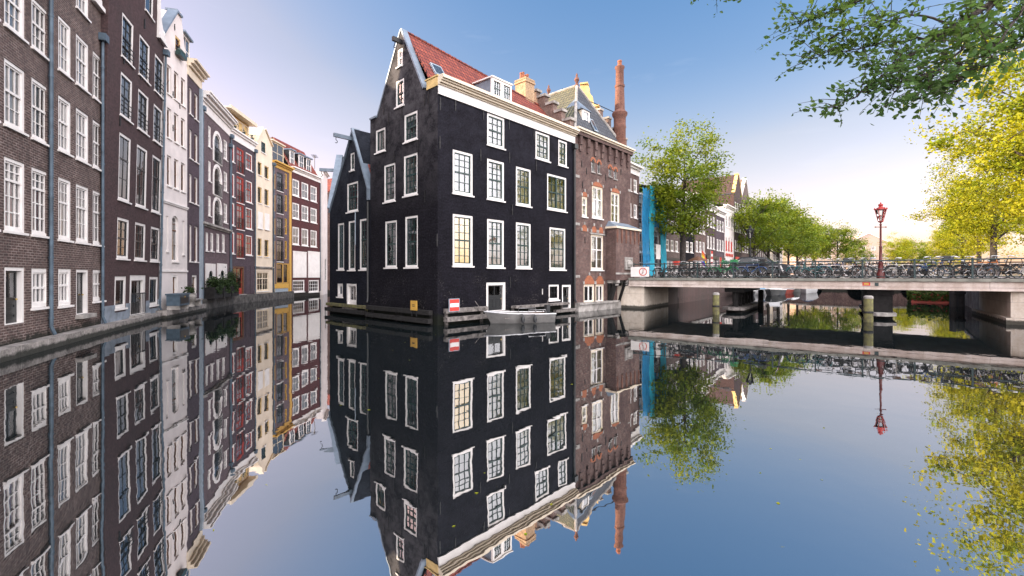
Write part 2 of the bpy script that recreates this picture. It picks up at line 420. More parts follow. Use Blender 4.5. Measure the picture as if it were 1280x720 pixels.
def anchors(H, f, pts, h=.5):
    for (x, y) in pts:
        u, z = f.px(x, y); mb = MB(); f.box(mb, u - .022, u + .022, -.035, .004, z - h / 2, z + h / 2)
        f.box(mb, u - .05, u + .05, -.03, .004, z - .025, z + .025); mb.build('wall_anchor', 'iron', H)
def cornice(H, f, u0, u1, z, prof, mat, d0=0.0, name='cornice'):
    """moulding: list of (projection, height) steps from z upwards"""
    mb = MB(); zz = z
    for pr, h in prof: f.box(mb, u0 - pr * .0, u1 + pr * .0, -pr, d0 + .18, zz, zz + h - .0015); zz += h
    return mb.build(name, mat, H)
def hoist(H, f, u, z, length=1.0, mat='grey_paint', hook=True):
    mb = MB(); f.box(mb, u - .07, u + .07, -length, .3, z - .1, z + .1); o = mb.build('hoist_beam', mat, H)
    if hook:
        mk = MB(); p = f.P(u, -length + .12, z - .1); mk.tube([p, p - Vector((0, 0, .16))], .02, 6)
        mk.torus(p - Vector((0, 0, .24)), 'x', .08, .018, 12, 6, (-2.2, 1.6)); mk.build('hook', 'iron', o)
    return o
# ================================================================ world, sun, camera
SUN_AZ, SUN_EL = -86.0, 16.0
def setup():
    w = bpy.data.worlds.new('World'); SC.world = w; w.use_nodes = True
    nt = w.node_tree; nt.nodes.clear()
    out = nt.nodes.new('ShaderNodeOutputWorld'); bg = nt.nodes.new('ShaderNodeBackground')
    sky = nt.nodes.new('ShaderNodeTexSky'); sky.sky_type = 'NISHITA'; sky.sun_disc = False
    sky.sun_elevation = R(SUN_EL); sky.sun_rotation = R(SUN_AZ)
    sky.air_density = 1.0; sky.dust_density = 1.6; sky.ozone_density = 1.6; sky.altitude = 0
    # morning haze: blue kept overhead, pinkish white where the air is bright
    sep = nt.nodes.new('ShaderNodeSeparateColor'); nt.links.new(sky.outputs[0], sep.inputs[0])
    mul = nt.nodes.new('ShaderNodeMath'); mul.operation = 'MULTIPLY'; nt.links.new(sep.outputs[0], mul.inputs[0]); mul.inputs[1].default_value = .15
    cr = nt.nodes.new('ShaderNodeValToRGB'); el = cr.color_ramp.elements; el.new(.235); el.new(.34)
    for e, (p, c) in zip(el, ((.125, (.68, .86, 1.0)), (.235, (1.2, .90, .80)), (.34, (1.18, .84, .79)), (.46, (1.07, .78, .83)))): e.position = p; e.color = (*c, 1)
    nt.links.new(mul.outputs[0], cr.inputs[0])
    tint = mixc(nt, 1.0, sky.outputs[0], cr.outputs[0], 'MULTIPLY')
    # the air whitens towards the horizon; a few faint wisps of high cloud
    tg = nt.nodes.new('ShaderNodeTexCoord'); sz = nt.nodes.new('ShaderNodeSeparateXYZ'); nt.links.new(tg.outputs['Generated'], sz.inputs[0])
    low = ramp(nt, sz.outputs[2], ((.12, 1.0), (.40, 0.0)))
    tint = mixc(nt, low, tint, mixc(nt, 1.0, tint, (1.36, 1.22, 1.13), 'MULTIPLY'))
    mpw = nt.nodes.new('ShaderNodeMapping'); mpw.inputs['Scale'].default_value = (2.2, 2.2, 11); mpw.inputs['Rotation'].default_value = (.25, .2, .4); nt.links.new(tg.outputs['Generated'], mpw.inputs['Vector'])
    tint = mixc(nt, ramp(nt, noise(nt, mpw.outputs[0], 1.5, 8, .62), ((.62, 0.0), (.85, .08))), tint, (5.2, 5.1, 5.3))
    # unseen bright cloud bank added behind the camera to brighten the shaded fronts
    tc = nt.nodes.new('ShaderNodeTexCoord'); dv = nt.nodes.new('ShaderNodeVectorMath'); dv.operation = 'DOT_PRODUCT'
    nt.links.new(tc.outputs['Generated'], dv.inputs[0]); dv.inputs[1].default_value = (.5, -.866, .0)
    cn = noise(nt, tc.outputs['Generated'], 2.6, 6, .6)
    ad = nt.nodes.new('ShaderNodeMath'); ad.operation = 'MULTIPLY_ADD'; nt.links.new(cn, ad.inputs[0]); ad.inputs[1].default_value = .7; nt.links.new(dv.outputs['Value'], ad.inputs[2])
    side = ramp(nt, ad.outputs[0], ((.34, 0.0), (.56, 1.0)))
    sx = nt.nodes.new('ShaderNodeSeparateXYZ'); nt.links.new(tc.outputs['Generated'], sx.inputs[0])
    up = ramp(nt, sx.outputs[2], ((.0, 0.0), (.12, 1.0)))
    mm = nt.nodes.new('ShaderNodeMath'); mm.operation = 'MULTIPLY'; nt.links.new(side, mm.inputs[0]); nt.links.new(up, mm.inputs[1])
    col = mixc(nt, mm.outputs[0], tint, tuple(c * FILL_CLOUD / SKY for c in (1.0, .95, .97)))
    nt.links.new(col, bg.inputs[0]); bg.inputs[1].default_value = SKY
    nt.links.new(bg.outputs[0], out.inputs[0])
    L = bpy.data.lights.new('sun', 'SUN'); L.energy = SUN; L.angle = R(.53); L.color = (1, .80, .55)
    o = bpy.data.objects.new('sun', L); COL.objects.link(o)
    d = Vector((math.sin(R(SUN_AZ)) * math.cos(R(SUN_EL)), math.cos(R(SUN_AZ)) * math.cos(R(SUN_EL)), math.sin(R(SUN_EL))))
    o.rotation_euler = (-d).to_track_quat('-Z', 'Y').to_euler(); o.location = d * 60
    cam = bpy.data.cameras.new('camera'); c = bpy.data.objects.new('camera', cam); COL.objects.link(c)
    c.location = (0, 0, CZ); c.rotation_euler = (R(90), 0, 0)
    cam.sensor_width = 36; cam.lens = F / 1280 * 36; cam.shift_y = -(360 - HY) / 1280
    cam.clip_start = .1; cam.clip_end = 6000; SC.camera = c
    v = SC.view_settings; v.view_transform = 'Standard'; v.look = 'None'; v.exposure = EXPO; v.gamma = 1; v.use_curve_mapping = False
    cy = SC.cycles; cy.max_bounces = 8; cy.diffuse_bounces = 3; cy.glossy_bounces = 4; cy.transmission_bounces = 4; cy.transparent_max_bounces = 12
    cy.caustics_reflective = False; cy.caustics_refractive = False; cy.use_denoising = True; cy.sample_clamp_indirect = 6
SKY, SUN, EXPO, FILL_CLOUD = .12, 5.0, 1.3, 1.95
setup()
# ================================================================ materials
plain('white_paint', (.81, .78, .76), .5, var=.06, scale=2.0, col2=(.70, .67, .65))
plain('cream_paint', (.72, .62, .48), .5, var=.08, scale=2)
plain('yellow_stone', (.68, .48, .20), .75, var=.2, scale=3)
plain('grey_paint', (.30, .36, .42), .5, var=.12)
plain('lead', (.20, .25, .31), .45, metal=.2, var=.2, scale=2)
plain('zinc', (.085, .125, .165), .5, metal=.1, var=.3, scale=3)
plain('black_paint', (.018, .02, .022), .35, var=.3)
plain('dark_green_paint', (.016, .045, .042), .35, var=.2)
plain('red_paint', (.55, .05, .035), .4, var=.15)
plain('window_red', (.40, .055, .04), .45, var=.2)
plain('yellow_paint', (.58, .34, .07), .45, var=.12)
plain('brown_wood', (.16, .075, .04), .6, var=.3)
plain('stone', (.38, .36, .34), .85, var=.35, scale=2.2, bump=.5, col2=(.14, .13, .12))
plain('dark_stone', (.10, .095, .09), .85, var=.5, scale=3, bump=.4)
plain('mossy_timber', (.15, .145, .05), .85, var=.5, scale=5, bump=.5, col2=(.06, .05, .04))
plain('old_timber', (.20, .18, .17), .85, var=.5, scale=5, bump=.5)
plain('dark_timber', (.012, .011, .011), .9, var=.5, scale=5, bump=.4)
plain('iron', (.02, .02, .022), .5, metal=.3, var=.3)
plain('brass', (.5, .36, .14), .35, metal=.8)
plain('blue_plinth', (.24, .28, .33), .7, var=.3, scale=2)
plain('white_render', (.74, .68, .66), .7, var=.10, scale=1.2)
plain('beige_render', (.74, .63, .50), .7, var=.10, scale=1.0)
plain('orange_brick', (.34, .12, .06), .75, var=.25, scale=8)
plain('curtain_white', (.90, .89, .88), .9, var=.06)
plain('curtain_yellow', (.80, .52, .10), .9, var=.15, scale=1.5)
plain('glowing_blind', (.80, .52, .10), .9, var=.2, scale=1.5)  # yellow blind, made emissive on the next line
_b = [n for n in MATS['glowing_blind'].node_tree.nodes if n.type == 'BSDF_PRINCIPLED'][0]; _b.inputs['Emission Color'].default_value = (1, .58, .07, 1); _b.inputs['Emission Strength'].default_value = .30
plain('curtain_cream', (.85, .74, .50), .9, var=.15, scale=2)
plain('curtain_red', (.45, .06, .06), .9, var=.2)
plain('curtain_grey', (.30, .29, .29), .9, var=.2)
plain('blue_board', (.03, .22, .50), .5)
glass('pane_glass')
brick('brown_brick', (.112, .070, .062), (.048, .031, .030), (.34, .285, .26), amount=.45, bw=.23, rh=.076, ms=.014, bump=.9)
brick('purple_brick', (.072, .042, .043), (.047, .028, .030), (.09, .058, .058), amount=.45, ms=.008)
brick('mauve_brick', (.15, .108, .12), (.115, .082, .094), (.15, .115, .125), amount=.35, ms=.008)
brick('violet_brick', (.088, .062, .078), (.064, .046, .060), (.095, .073, .085), amount=.35, ms=.008)
brick('maroon_brick', (.10, .028, .030), (.064, .020, .022), (.11, .052, .055), amount=.35, ms=.008)
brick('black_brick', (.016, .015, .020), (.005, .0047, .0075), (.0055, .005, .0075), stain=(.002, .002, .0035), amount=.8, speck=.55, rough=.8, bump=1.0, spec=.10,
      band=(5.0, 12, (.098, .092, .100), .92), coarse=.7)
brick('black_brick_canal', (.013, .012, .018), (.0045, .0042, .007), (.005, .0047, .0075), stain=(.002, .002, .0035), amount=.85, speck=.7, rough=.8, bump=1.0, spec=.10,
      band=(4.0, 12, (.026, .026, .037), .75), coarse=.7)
brick('blue_black_brick', (.015, .017, .026), (.006, .0075, .012), (.007, .008, .012), stain=(.003, .003, .005), amount=.7, speck=.3, rough=.8, bump=1.0, spec=.10,
      band=(4, 10, (.050, .058, .075), .75), coarse=.7)
brick('red_brick', (.135, .070, .060), (.050, .028, .025), (.25, .205, .185), stain=(.035, .022, .024), amount=.7, bw=.23, rh=.078, ms=.015, bump=.8, coarse=.6)
brick('chimney_brick', (.20, .082, .056), (.12, .052, .040), (.22, .14, .11), stain=(.07, .035, .03), amount=.5)
brick('step_brick', (.20, .13, .11), (.12, .08, .07), (.26, .2, .17), stain=(.04, .03, .025), amount=.6)
brick('yellow_brick', (.40, .25, .14), (.31, .19, .11), (.5, .42, .3), stain=(.16, .10, .06), amount=.4)
brick('quay_stone', (.36, .33, .31), (.27, .25, .24), (.10, .09, .085), stain=(.07, .065, .06), amount=.7, bw=1.5, rh=.5, ms=.012, bump=.6, coarse=1.2, algae=.35, mottle=.6)
brick('quay_brick', (.17, .12, .125), (.12, .085, .09), (.16, .13, .13), amount=.6, bw=.4, rh=.2, ms=.02)
tiles('red_tiles', (.42, .085, .042), (.22, .034, .022), (.045, .010, .010))
tiles('slate_tiles', (.075, .085, .10), (.045, .052, .066), (.025, .03, .04), .3, .3)
tiles('sunlit_olive_tiles', (.20, .19, .105), (.13, .13, .085), (.04, .04, .035), .26, .3)
tiles('dark_tiles', (.07, .06, .065), (.05, .045, .05), (.02, .02, .02))
def water():
    m, nt, b, out = newmat('water')
    tc = N(nt, 'ShaderNodeTexCoord')
    b.inputs['Base Color'].default_value = (.006, .009, .010, 1)
    b.inputs['Roughness'].default_value = .012; b.inputs['IOR'].default_value = WIOR
    b.inputs['Specular IOR Level'].default_value = .5
    a = noise(nt, tc.outputs['Object'], .75, 2, .5); c = noise(nt, tc.outputs['Object'], 3.2, 2, .5)
    ad = N(nt, 'ShaderNodeMath', operation='MULTIPLY_ADD'); nt.links.new(c, ad.inputs[0]); ad.inputs[1].default_value = .16; nt.links.new(a, ad.inputs[2])
    bp = N(nt, 'ShaderNodeBump', i_Strength=1.0, i_Distance=.0032)
    nt.links.new(ad.outputs[0], bp.inputs['Height']); nt.links.new(bp.outputs[0], b.inputs['Normal'])
WIOR = 6.5
water()
def ground():
    m, nt, b, out = newmat('brick_paving')
    tc = N(nt, 'ShaderNodeTexCoord')
    t = N(nt, 'ShaderNodeTexBrick'); nt.links.new(tc.outputs['Object'], t.inputs['Vector'])
    t.inputs['Scale'].default_value = 1; t.inputs['Brick Width'].default_value = .2; t.inputs['Row Height'].default_value = .1; t.inputs['Mortar Size'].default_value = .008
    t.inputs['Color1'].default_value = (.16, .09, .08, 1); t.inputs['Color2'].default_value = (.11, .07, .065, 1); t.inputs['Mortar'].default_value = (.06, .05, .05, 1)
    c = mixc(nt, ramp(nt, noise(nt, tc.outputs['Object'], .3, 5), ((.35, 0.0), (.7, .6))), t.outputs['Color'], (.07, .065, .06))
    nt.links.new(c, b.inputs['Base Color']); b.inputs['Roughness'].default_value = .85
ground()
plain('asphalt', (.05, .05, .052), .9, var=.3, scale=10)
# ================================================================ water and ground
def poly_sheet(name, poly, z, mat, zb=None):
    mb = MB()
    if zb is None: mb.add([(p[0], p[1], z) for p in poly], [tuple(range(len(poly)))])
    else: mb.prism(poly, zb, z)
    return tag(mb.build(name, mat), kind='structure')
poly_sheet('canal_water', [(-3000, -200), (3000, -200), (3000, 4500), (-3000, 4500)], 0, 'water')
CD = Vector((math.sin(R(38)), math.cos(R(38))))          # direction of the right-hand canal
CN = Vector((CD.y, -CD.x))                                # to its right
QL = Vector((13.4, 36.6)); QR = Vector((26.6, 25.6))      # points on its two quays
def ql(u, off=0): return QL + CD * u + CN * off
QRD = Vector((math.sin(R(41)), math.cos(R(41)))); QRN = Vector((QRD.y, -QRD.x))
def qr(u, off=0): return QR + QRD * u + QRN * off
e = ql(420)
poly_sheet('street', [(-9.6, 28.2), (-2.6, 21.6), (7.3, 32.3), (8.9, 31.3), tuple(QL), tuple(e), (200, 900), (-16, 900), (-17, 58), (-12.6, 34)], 2.0, 'brick_paving', -1.5)
poly_sheet('left_bank', [(-15.2, -8), (-16.2, 12), (-18.2, 19), (-20.4, 26), (-24.5, 38), (-25, 53), (-27, 60), (-18, 64), (-18, 900), (-2500, 900), (-2500, -8)][::-1], 1.2, 'brick_paving', -1.5)
e = qr(420)
poly_sheet('quay_street', [(23.3, 19.6), (26.0, 24.4), tuple(QR), tuple(e), (1200, 900), (2500, 200), (2500, -60), (23.3, -60)][::-1], 2.0, 'brick_paving', -1.5)
def quay_wall(label, pts, mat, z1=1.9, th=.35, cope=True):
    q = empty('quay_wall', (pts[0][0], pts[0][1], 0), 0, label, 'quay wall'); o = Vector((pts[0][0], pts[0][1], 0))
    mb, mc = MB(), MB()
    for a, b in zip(pts, pts[1:]):
        a3 = Vector((a[0], a[1], 0)) - o; b3 = Vector((b[0], b[1], 0)) - o; n = Vector((-(b3 - a3).y, (b3 - a3).x, 0)).normalized() * th
        mb.hexa([a3 + n + Vector((0, 0, -1)), a3 + Vector((0, 0, -1)), b3 + Vector((0, 0, -1)), b3 + n + Vector((0, 0, -1)),
                 a3 + n + Vector((0, 0, z1)), a3 + Vector((0, 0, z1)), b3 + Vector((0, 0, z1)), b3 + n + Vector((0, 0, z1))])
        m = n * .3
        if cope: mc.hexa([p + Vector((0, 0, zz)) for zz in (z1 + .003, z1 + .2) for p in (a3 + n * 1.2, a3 - m, b3 - m, b3 + n * 1.2)])
    mb.build('wall', mat, q)
    if cope: mc.build('coping', 'stone', q)
    return q

plain('far_pink', (.50, .38, .31), .8, var=.12)
# ================================================================ the row of houses rising from the water on the left
def V2(x, y): return Vector((x, y))
LP = {k: wat(k, y) for k, y in ((0, 452), (72, 432.2), (136, 414.7), (204.5, 397.4), (234, 391), (251, 387.4), (287, 380.3), (318.5, 376.4), (340.5, 373.9), (364, 371.7), (400, 368.75))}
ab = (LP[136] - LP[0]).normalized(); inw = Vector((-ab.y, ab.x)) * .25
for k in (0, 72, 136): LP[k] = LP[k] + inw
LP[204.5] = LP[204.5] + Vector((-.22, -.1))
PM = LP[72] - ab * 7.6
def front(H, f, outline, mat, depth=9.0, name='wall'):
    mb = MB(); f.sheet(mb, outline); body(mb, f, outline, depth); return mb.build(name, mat, H)
def rows(f, cols, ys):
    out = []
    for y in ys: out.append([f.rect(c[0], c[1], q[0], q[1]) for c, q in zip(cols, y) if q])
    res = []
    for r in out:
        z0 = sum(b[2] for b in r) / len(r); z1 = sum(b[3] for b in r) / len(r)
        res.append([(b[0], b[1], z0, z1) for b in r])
    return res
def neck(L, hs, nw, ht, c=None):
    c = L / 2 if c is None else c; a, b = c - nw / 2, c + nw / 2
    return [(0, -1), (L, -1), (L, hs), (b + .25, hs + .25), (b, hs + 1.3), (b, ht - .5), (c + nw * .22, ht), (c - nw * .22, ht), (a, ht - .5), (a, hs + 1.3), (a - .25, hs + .25), (0, hs)]
def scroll(H, f, u, z, s, mat='white_paint', w=1.0, h=1.8):
    """claw piece filling the corner between shoulder and neck; s=+1 to the right of the neck"""
    pts = [(0, 0), (w, 0), (w, .22)] + [(w - (w - .12) * math.sin(t) + .0, .22 + (h - .5) * (1 - math.cos(t))) for t in (.4, .8, 1.1, 1.35)] + [(.14, h), (0, h)]
    pts = [(u + s * p[0], z + p[1]) for p in pts]
    if s < 0: pts = pts[::-1]
    mb = MB(); f.slab(mb, pts, -.1, .2)
    f.box(mb, min(u, u + s * (w + .12)), max(u, u + s * (w + .12)), -.16, .25, z - .16, z - .003)
    mb.lathe([(0, 0), (.17, .05), (.2, .2), (.1, .36), (.05, .5), (0, .54)], f.P(u + s * (w - .2), .05, z + .22), 8)
    return mb.build('gable_scroll', mat, H)
def sashwin(H, f, b, **k):
    d = dict(fw=.095, frame='white_paint', cols=3, rows=(2, 2), split=.56, curtain='curtain_white', bar=.024); d.update(k); return window(H, f, b, **d)
# ---- nearest brown brick house (mostly beyond the frame)
H, f, L = house_at('brick_house', PM, LP[72], 'brown brick house nearest on the left with broad white sashes and a black door')
c1, c2 = (5.2, 31.3), (39.4, 61.2)
R_ = rows(f, [c1, c2], [[None, (6, 67)], [(80, 161), (104, 177)], [(198, 289), (214, 295)]])
for i, r in enumerate(R_):
    r = [f.rect(*c1, 0, 1)[:2] + r[0][2:], f.rect(*c2, 0, 1)[:2] + r[-1][2:]]
    wz = r[0][1] - r[0][0]; gap = r[1][0] - r[0][1]
    for k in (1, 2): r.append((r[0][0] - k * (wz + gap), r[0][1] - k * (wz + gap), r[0][2], r[0][3]))
    for j, b in enumerate(r):
        sashwin(H, f, b, curtain='curtain_white' if i < 2 else ('curtain_red', (0, .75)), cols=3, rows=(2, 1) if i < 2 else (3, 2), split=.55 if i < 2 else .72, bar=.024 if i < 2 else .035)
h0 = R_[0][0]; 
for b in [(r[0], r[1], h0[3] + .9, h0[3] + 2.7) for r in [f.rect(*c1, 0, 1), f.rect(*c2, 0, 1)]]: sashwin(H, f, b, rows=(2, 1))
b = f.rect(5.5, 31, 334, 405); door(H, f, b, leaf='black_paint', panels=2, halves=1, glaze=.55, step=None)
b = f.rect(39.4, 61.6, 335.5, 384); sashwin(H, f, b, cols=3, rows=(1, 1), split=.5, bar=.06, curtain='curtain_grey', fw=.13)
b2 = f.rect(39.4, 61.6, 335.5, 384); wd = b2[1] - b2[0]
top = h0[3] + 3.6
out = [(0, -1), (L, -1), (L, top), (0, top)]
front(H, f, out, 'brown_brick', 10)
cornice(H, f, 0, L, top, ((.12, .25), (.3, .2), (.45, .16)), 'white_paint')
mb = MB(); roofslab(mb, f.P(0, .3, top + .3), f.P(L, .3, top + .3), f.P(L, 5, top + 4), f.P(0, 5, top + 4)); roofslab(mb, f.P(L, 10, top + .3), f.P(0, 10, top + .3), f.P(0, 5, top + 4), f.P(L, 5, top + 4)); mb.build('roof', 'dark_tiles', H)
pipe(H, f, L + .02, .35, 14.2, 'zinc', .055)
# ---- second brown brick house, neck gable
H, f, L = house_at('brick_house', LP[72], LP[136], 'brown brick house between two blue drainpipes, white scroll at its gable')
cols = [(72.8, 88.8), (95, 110.8), (116, 129.8)]
R_ = rows(f, cols, [[(27, 92), (49, 110), (69, 127)], [(124, 190), (139, 201.5), (154, 212)], [(224, 299.5), (233, 303.5), (239.5, 306)]])
for i, r in enumerate(R_):
    for j, b in enumerate(r):
        sashwin(H, f, (max(b[0], .12), b[1], b[2], b[3]), rows=(2, 2) if i == 2 else (2, 1), split=.62 if i == 2 else .56, curtain='curtain_white' if (i, j) != (2, 0) else ('curtain_white', (.0, .85)))
r0 = f.rect(95, 110.8, -50, 17); sashwin(H, f, r0, rows=(2, 1))
b = f.rect(72.8, 89, 336, 382); sashwin(H, f, (max(b[0], .12),) + b[1:], cols=3, rows=(1, 1), bar=.06, curtain='curtain_grey', fw=.13)
b = f.rect(95.2, 110.5, 337, 392.5); door(H, f, b, leaf='black_paint', glaze=.6)
b = f.rect(116, 129.8, 337.5, 376); sashwin(H, f, b, cols=3, rows=(1, 1), bar=.05, curtain='curtain_grey', fw=.11)
hs = f.px(134, 22)[1]
out = neck(L, hs, L - 2.0, hs + 4.8)
front(H, f, out, 'brown_brick', 10)
nb = L / 2 + (L - 2) / 2
scroll(H, f, nb + .05, hs + .02, 1, w=.8, h=2.2); scroll(H, f, L - nb - .05, hs + .02, -1, w=.8, h=2.2)
mb = MB(); f.slab(mb, [(1.0, hs + 4.31), (L - 1.0, hs + 4.31), (L / 2, hs + 5.3)], -.14, .25); mb.build('pediment', 'white_paint', H)
mb = MB(); pitched(mb, f, -.0, hs - 1.2, L / 2, hs + 3.2, L, hs - 1.2, .45, 10); mb.build('roof', 'dark_tiles', H)
pipe(H, f, L - .08, .35, f.px(135, 62)[1], 'zinc', .05)
# ---- purple brown house leaning forwards
H, f, L = house_at('brick_house', LP[136], LP[204.5], 'purple-brown brick house leaning forward above a pale blue painted base', lean=1.1)
cols = [(143.5, 158.5), (166, 179.5), (186, 197.5)]
R_ = rows(f, cols, [[(22, 76), (49, 97.5), (71, 117)], [(95, 150.5), (115, 164), (133, 176)], [(171, 250), (184, 259), (194, 266)], [(273, 322), (279, 325), (284, 327.5)]])
for i, r in enumerate(R_):
    for j, b in enumerate(r):
        sashwin(H, f, b, fw=.11, sash='black_paint', cols=2, rows=(2, 1) if i == 2 else (2, 2), split=.64 if i == 2 else .5,
                curtain=('curtain_white', (0, 1)) if i < 2 else (('curtain_white', (0, .55)) if i == 2 else None))
        if i < 2:
            w = H.children[-1]
            mr = MB()
            for zz in (.2, .4, .6): f.box(mr, b[0] + .02, b[1] - .02, -.06, -.03, b[2] + zz, b[2] + zz + .025)
            mr.build('window_bars', 'iron', w)
b = f.rect(172, 182.5, -42, 17); window(H, f, b, fw=.1, sash='black_paint', cols=1, rows=(1, 1))
b = f.rect(142, 156.5, 345.5, 385.5); sashwin(H, f, b, cols=1, rows=(1, 0), sash='black_paint', curtain=None, fw=.16)
b = f.rect(161, 181, 344, 393); door(H, f, b, leaf='black_paint', glaze=.7, fw=.24)
mr = MB(); f.box(mr, b[0] + .1, b[1] - .1, -.06, -.03, b[2] + .95, b[2] + 1.0)
for k in range(9): uu = b[0] + .12 + (b[1] - b[0] - .24) * k / 8; f.box(mr, uu - .01, uu + .01, -.055, -.035, b[2] + .05, b[2] + .95)
mr.build('door_rail', 'iron', H)
b = f.rect(185.5, 196.5, 346, 381.5); sashwin(H, f, b, cols=1, rows=(1, 0), sash='black_paint', curtain=None, fw=.13)
hs = f.px(203, 62)[1]; NW = L - 2.3
front(H, f, neck(L, hs, NW, hs + 5.0), 'purple_brick', 10)
scroll(H, f, L / 2 + NW / 2 + .04, hs + .02, 1, w=1.0, h=2.3); scroll(H, f, L / 2 - NW / 2 - .04, hs + .02, -1, w=1.0, h=2.3)
mb = MB(); f.slab(mb, [(1.15, hs + 4.51), (L - 1.15, hs + 4.51), (L / 2, hs + 5.6)], -.14, .25); mb.build('pediment', 'white_paint', H)
zb = f.px(175, 377)[1]; mb = MB()
opn = sorted([f.rect(142, 156.5, 345.5, 385.5), f.rect(161, 181, 344, 393), f.rect(185.5, 196.5, 346, 381.5)])
uu = 0
for o in opn: f.box(mb, uu, o[0] - .003, -.035, .02, -.5, zb); uu = o[1] + .003
f.box(mb, uu, L, -.035, .02, -.5, zb)
for o in opn: f.box(mb, o[0] - .003, o[1] + .003, -.0345, .02, -.5, o[2] - .15)
mb.build('painted_base', 'blue_plinth', H)
mb = MB(); pitched(mb, f, 0, hs - 1.5, L / 2, hs + 3.4, L, hs - 1.5, .5, 10); mb.build('roof', 'dark_tiles', H)
for x, y in ((171, 28), (168, 92), (189, 110), (146, 72), (143, 150)): 
    u, z = f.px(x, y); mb = MB(); f.box(mb, u - .03, u + .03, -.05, .003, z - .22, z + .22); mb.build('wall_anchor', 'iron', H)
pipe(H, f, L - .06, .35, f.px(203.5, 76)[1], 'zinc', .055)
# ---- white house with a pointed gable
H, f, L = house_at('white_house', LP[204.5], LP[234], 'white plastered narrow house with a steep pointed gable and small openings')
out = [(0, -1), (L, -1), (L, f.px(234, 86)[1]), f.px(226.0, 15), f.px(219.5, 14), (0, f.px(205, 58)[1])]
b = f.rect(219, 225.5, 47, 66); window(H, f, b, fw=.09, frame='yellow_stone', cols=1, rows=(2, 2), sash='brown_wood')
u, z = f.px(222, 70); 
mb = MB(); f.box(mb, b[0] - .1, b[1] + .1, -.3, -.06, b[2] - .25, b[2] - .02)
for k in range(14): mb.lathe([(.0, 0), (.09, .08), (.06, .17), (0, .22)], f.P(b[0] + (b[1] - b[0]) * k / 13, -.18 + .06 * math.sin(k * 2.1), b[2] - .05), 5)
mb.build('flower_box', 'dark_green_paint', H)
cols = [(208.8, 214.2), (217.6, 223.2), (226.3, 231.6)]
R_ = rows(f, cols, [[(80, 115), (90, 124.5), (101, 135.5)], [(133, 170), (142, 178), (151, 187)], [(192, 231), (200, 235), (206, 242)]])
for i, r in enumerate(R_):
    for b in r: window(H, f, b, fw=.08, frame='white_paint', sash='brown_wood', cols=1, rows=(1, 1), fd=(.08, .19), curtain='curtain_white' if i else None)
b = f.rect(215, 223, 270, 327); window(H, f, b, fw=.1, frame='white_paint', sash='brown_wood', cols=1, rows=(2, 2), arch=.3, fd=(.08, .19), split=.7)
for c, y in (((207.8, 210.4), (270, 314)), ((228, 230.6), (276, 318))):
    b = f.rect(*c, *y); window(H, f, b, fw=.05, sash='dark_green_paint', cols=1, rows=(3, 3), fd=(.05, .2))
b = f.rect(215.5, 222, 344, 376); door(H, f, b, leaf='brown_wood', glaze=.3)
front(H, f, out, 'white_render', 9)
z = f.px(219, 258)[1]; cornice(H, f, 0, L, z, ((.06, .08), (.1, .08)), 'white_paint', name='string_course')
z = f.px(219, 340)[1]; cornice(H, f, 0, L, z, ((.06, .1),), 'white_paint', name='string_course')
mb = MB(); pl, pr = f.px(219.5, 14), f.px(226, 15)
roofslab(mb, f.P(-.1, 9, out[-1][1]), f.P(-.1, .32, out[-1][1]), f.P((pl[0] + pr[0]) / 2, .32, pl[1] - .1), f.P((pl[0] + pr[0]) / 2, 9, pl[1] - .1), .1)
roofslab(mb, f.P(L, .32, out[2][1] - .2), f.P(L, 9, out[2][1] - .2), f.P((pl[0] + pr[0]) / 2, 9, pl[1] - .12), f.P((pl[0] + pr[0]) / 2, .32, pl[1] - .12), .1); mb.build('roof', 'dark_tiles', H)
mb = MB(); mb.beam(f.P(-.04, .1, out[-1][1] + .02), f.P(pl[0], .1, pl[1] + .05), .5, .09); f.box(mb, pl[0] - .05, pr[0] + .05, -.1, .5, pl[1] + .003, pl[1] + .12); mb.build('gable_coping', 'lead', H)
anchors(H, f, ((216, 118), (224.5, 132), (216, 160), (224, 60), (218, 34)), .35)
# ---- narrow dark house
H, f, L = house_at('narrow_house', LP[234], LP[251], 'very narrow dark brick house with a cream cornice beside the white gabled one')
cols = [(236.6, 240.2), (243.2, 247.6)]
R_ = rows(f, cols, [[(110, 144), (118, 149)], [(162, 198), (168, 203)], [(217, 252), (222, 256)], [(280, 326), (284, 328)]])
for r in R_:
    for b in r: window(H, f, b, fw=.07, sash='brown_wood', cols=1, rows=(1, 1), curtain='curtain_grey', fd=(.05, .2))
b = f.rect(240, 246, 344, 378); door(H, f, b, leaf='brown_wood', glaze=.3)
zt = f.px(247, 96)[1]
front(H, f, [(0, -1), (L, -1), (L, zt), (0, zt)], 'violet_brick', 9)
cornice(H, f, .0, L + .1, zt - .6, ((.05, .55), (.18, .18), (.35, .16), (.5, .12)), 'cream_paint')
mb = MB(); roofslab(mb, f.P(0, .2, zt + .3), f.P(L, .2, zt + .3), f.P(L, 4.5, zt + 4.2), f.P(0, 4.5, zt + 4.2)); roofslab(mb, f.P(L, 9, zt + .3), f.P(0, 9, zt + .3), f.P(0, 4.5, zt + 4.2), f.P(L, 4.5, zt + 4.2)); mb.build('roof', 'dark_tiles', H)
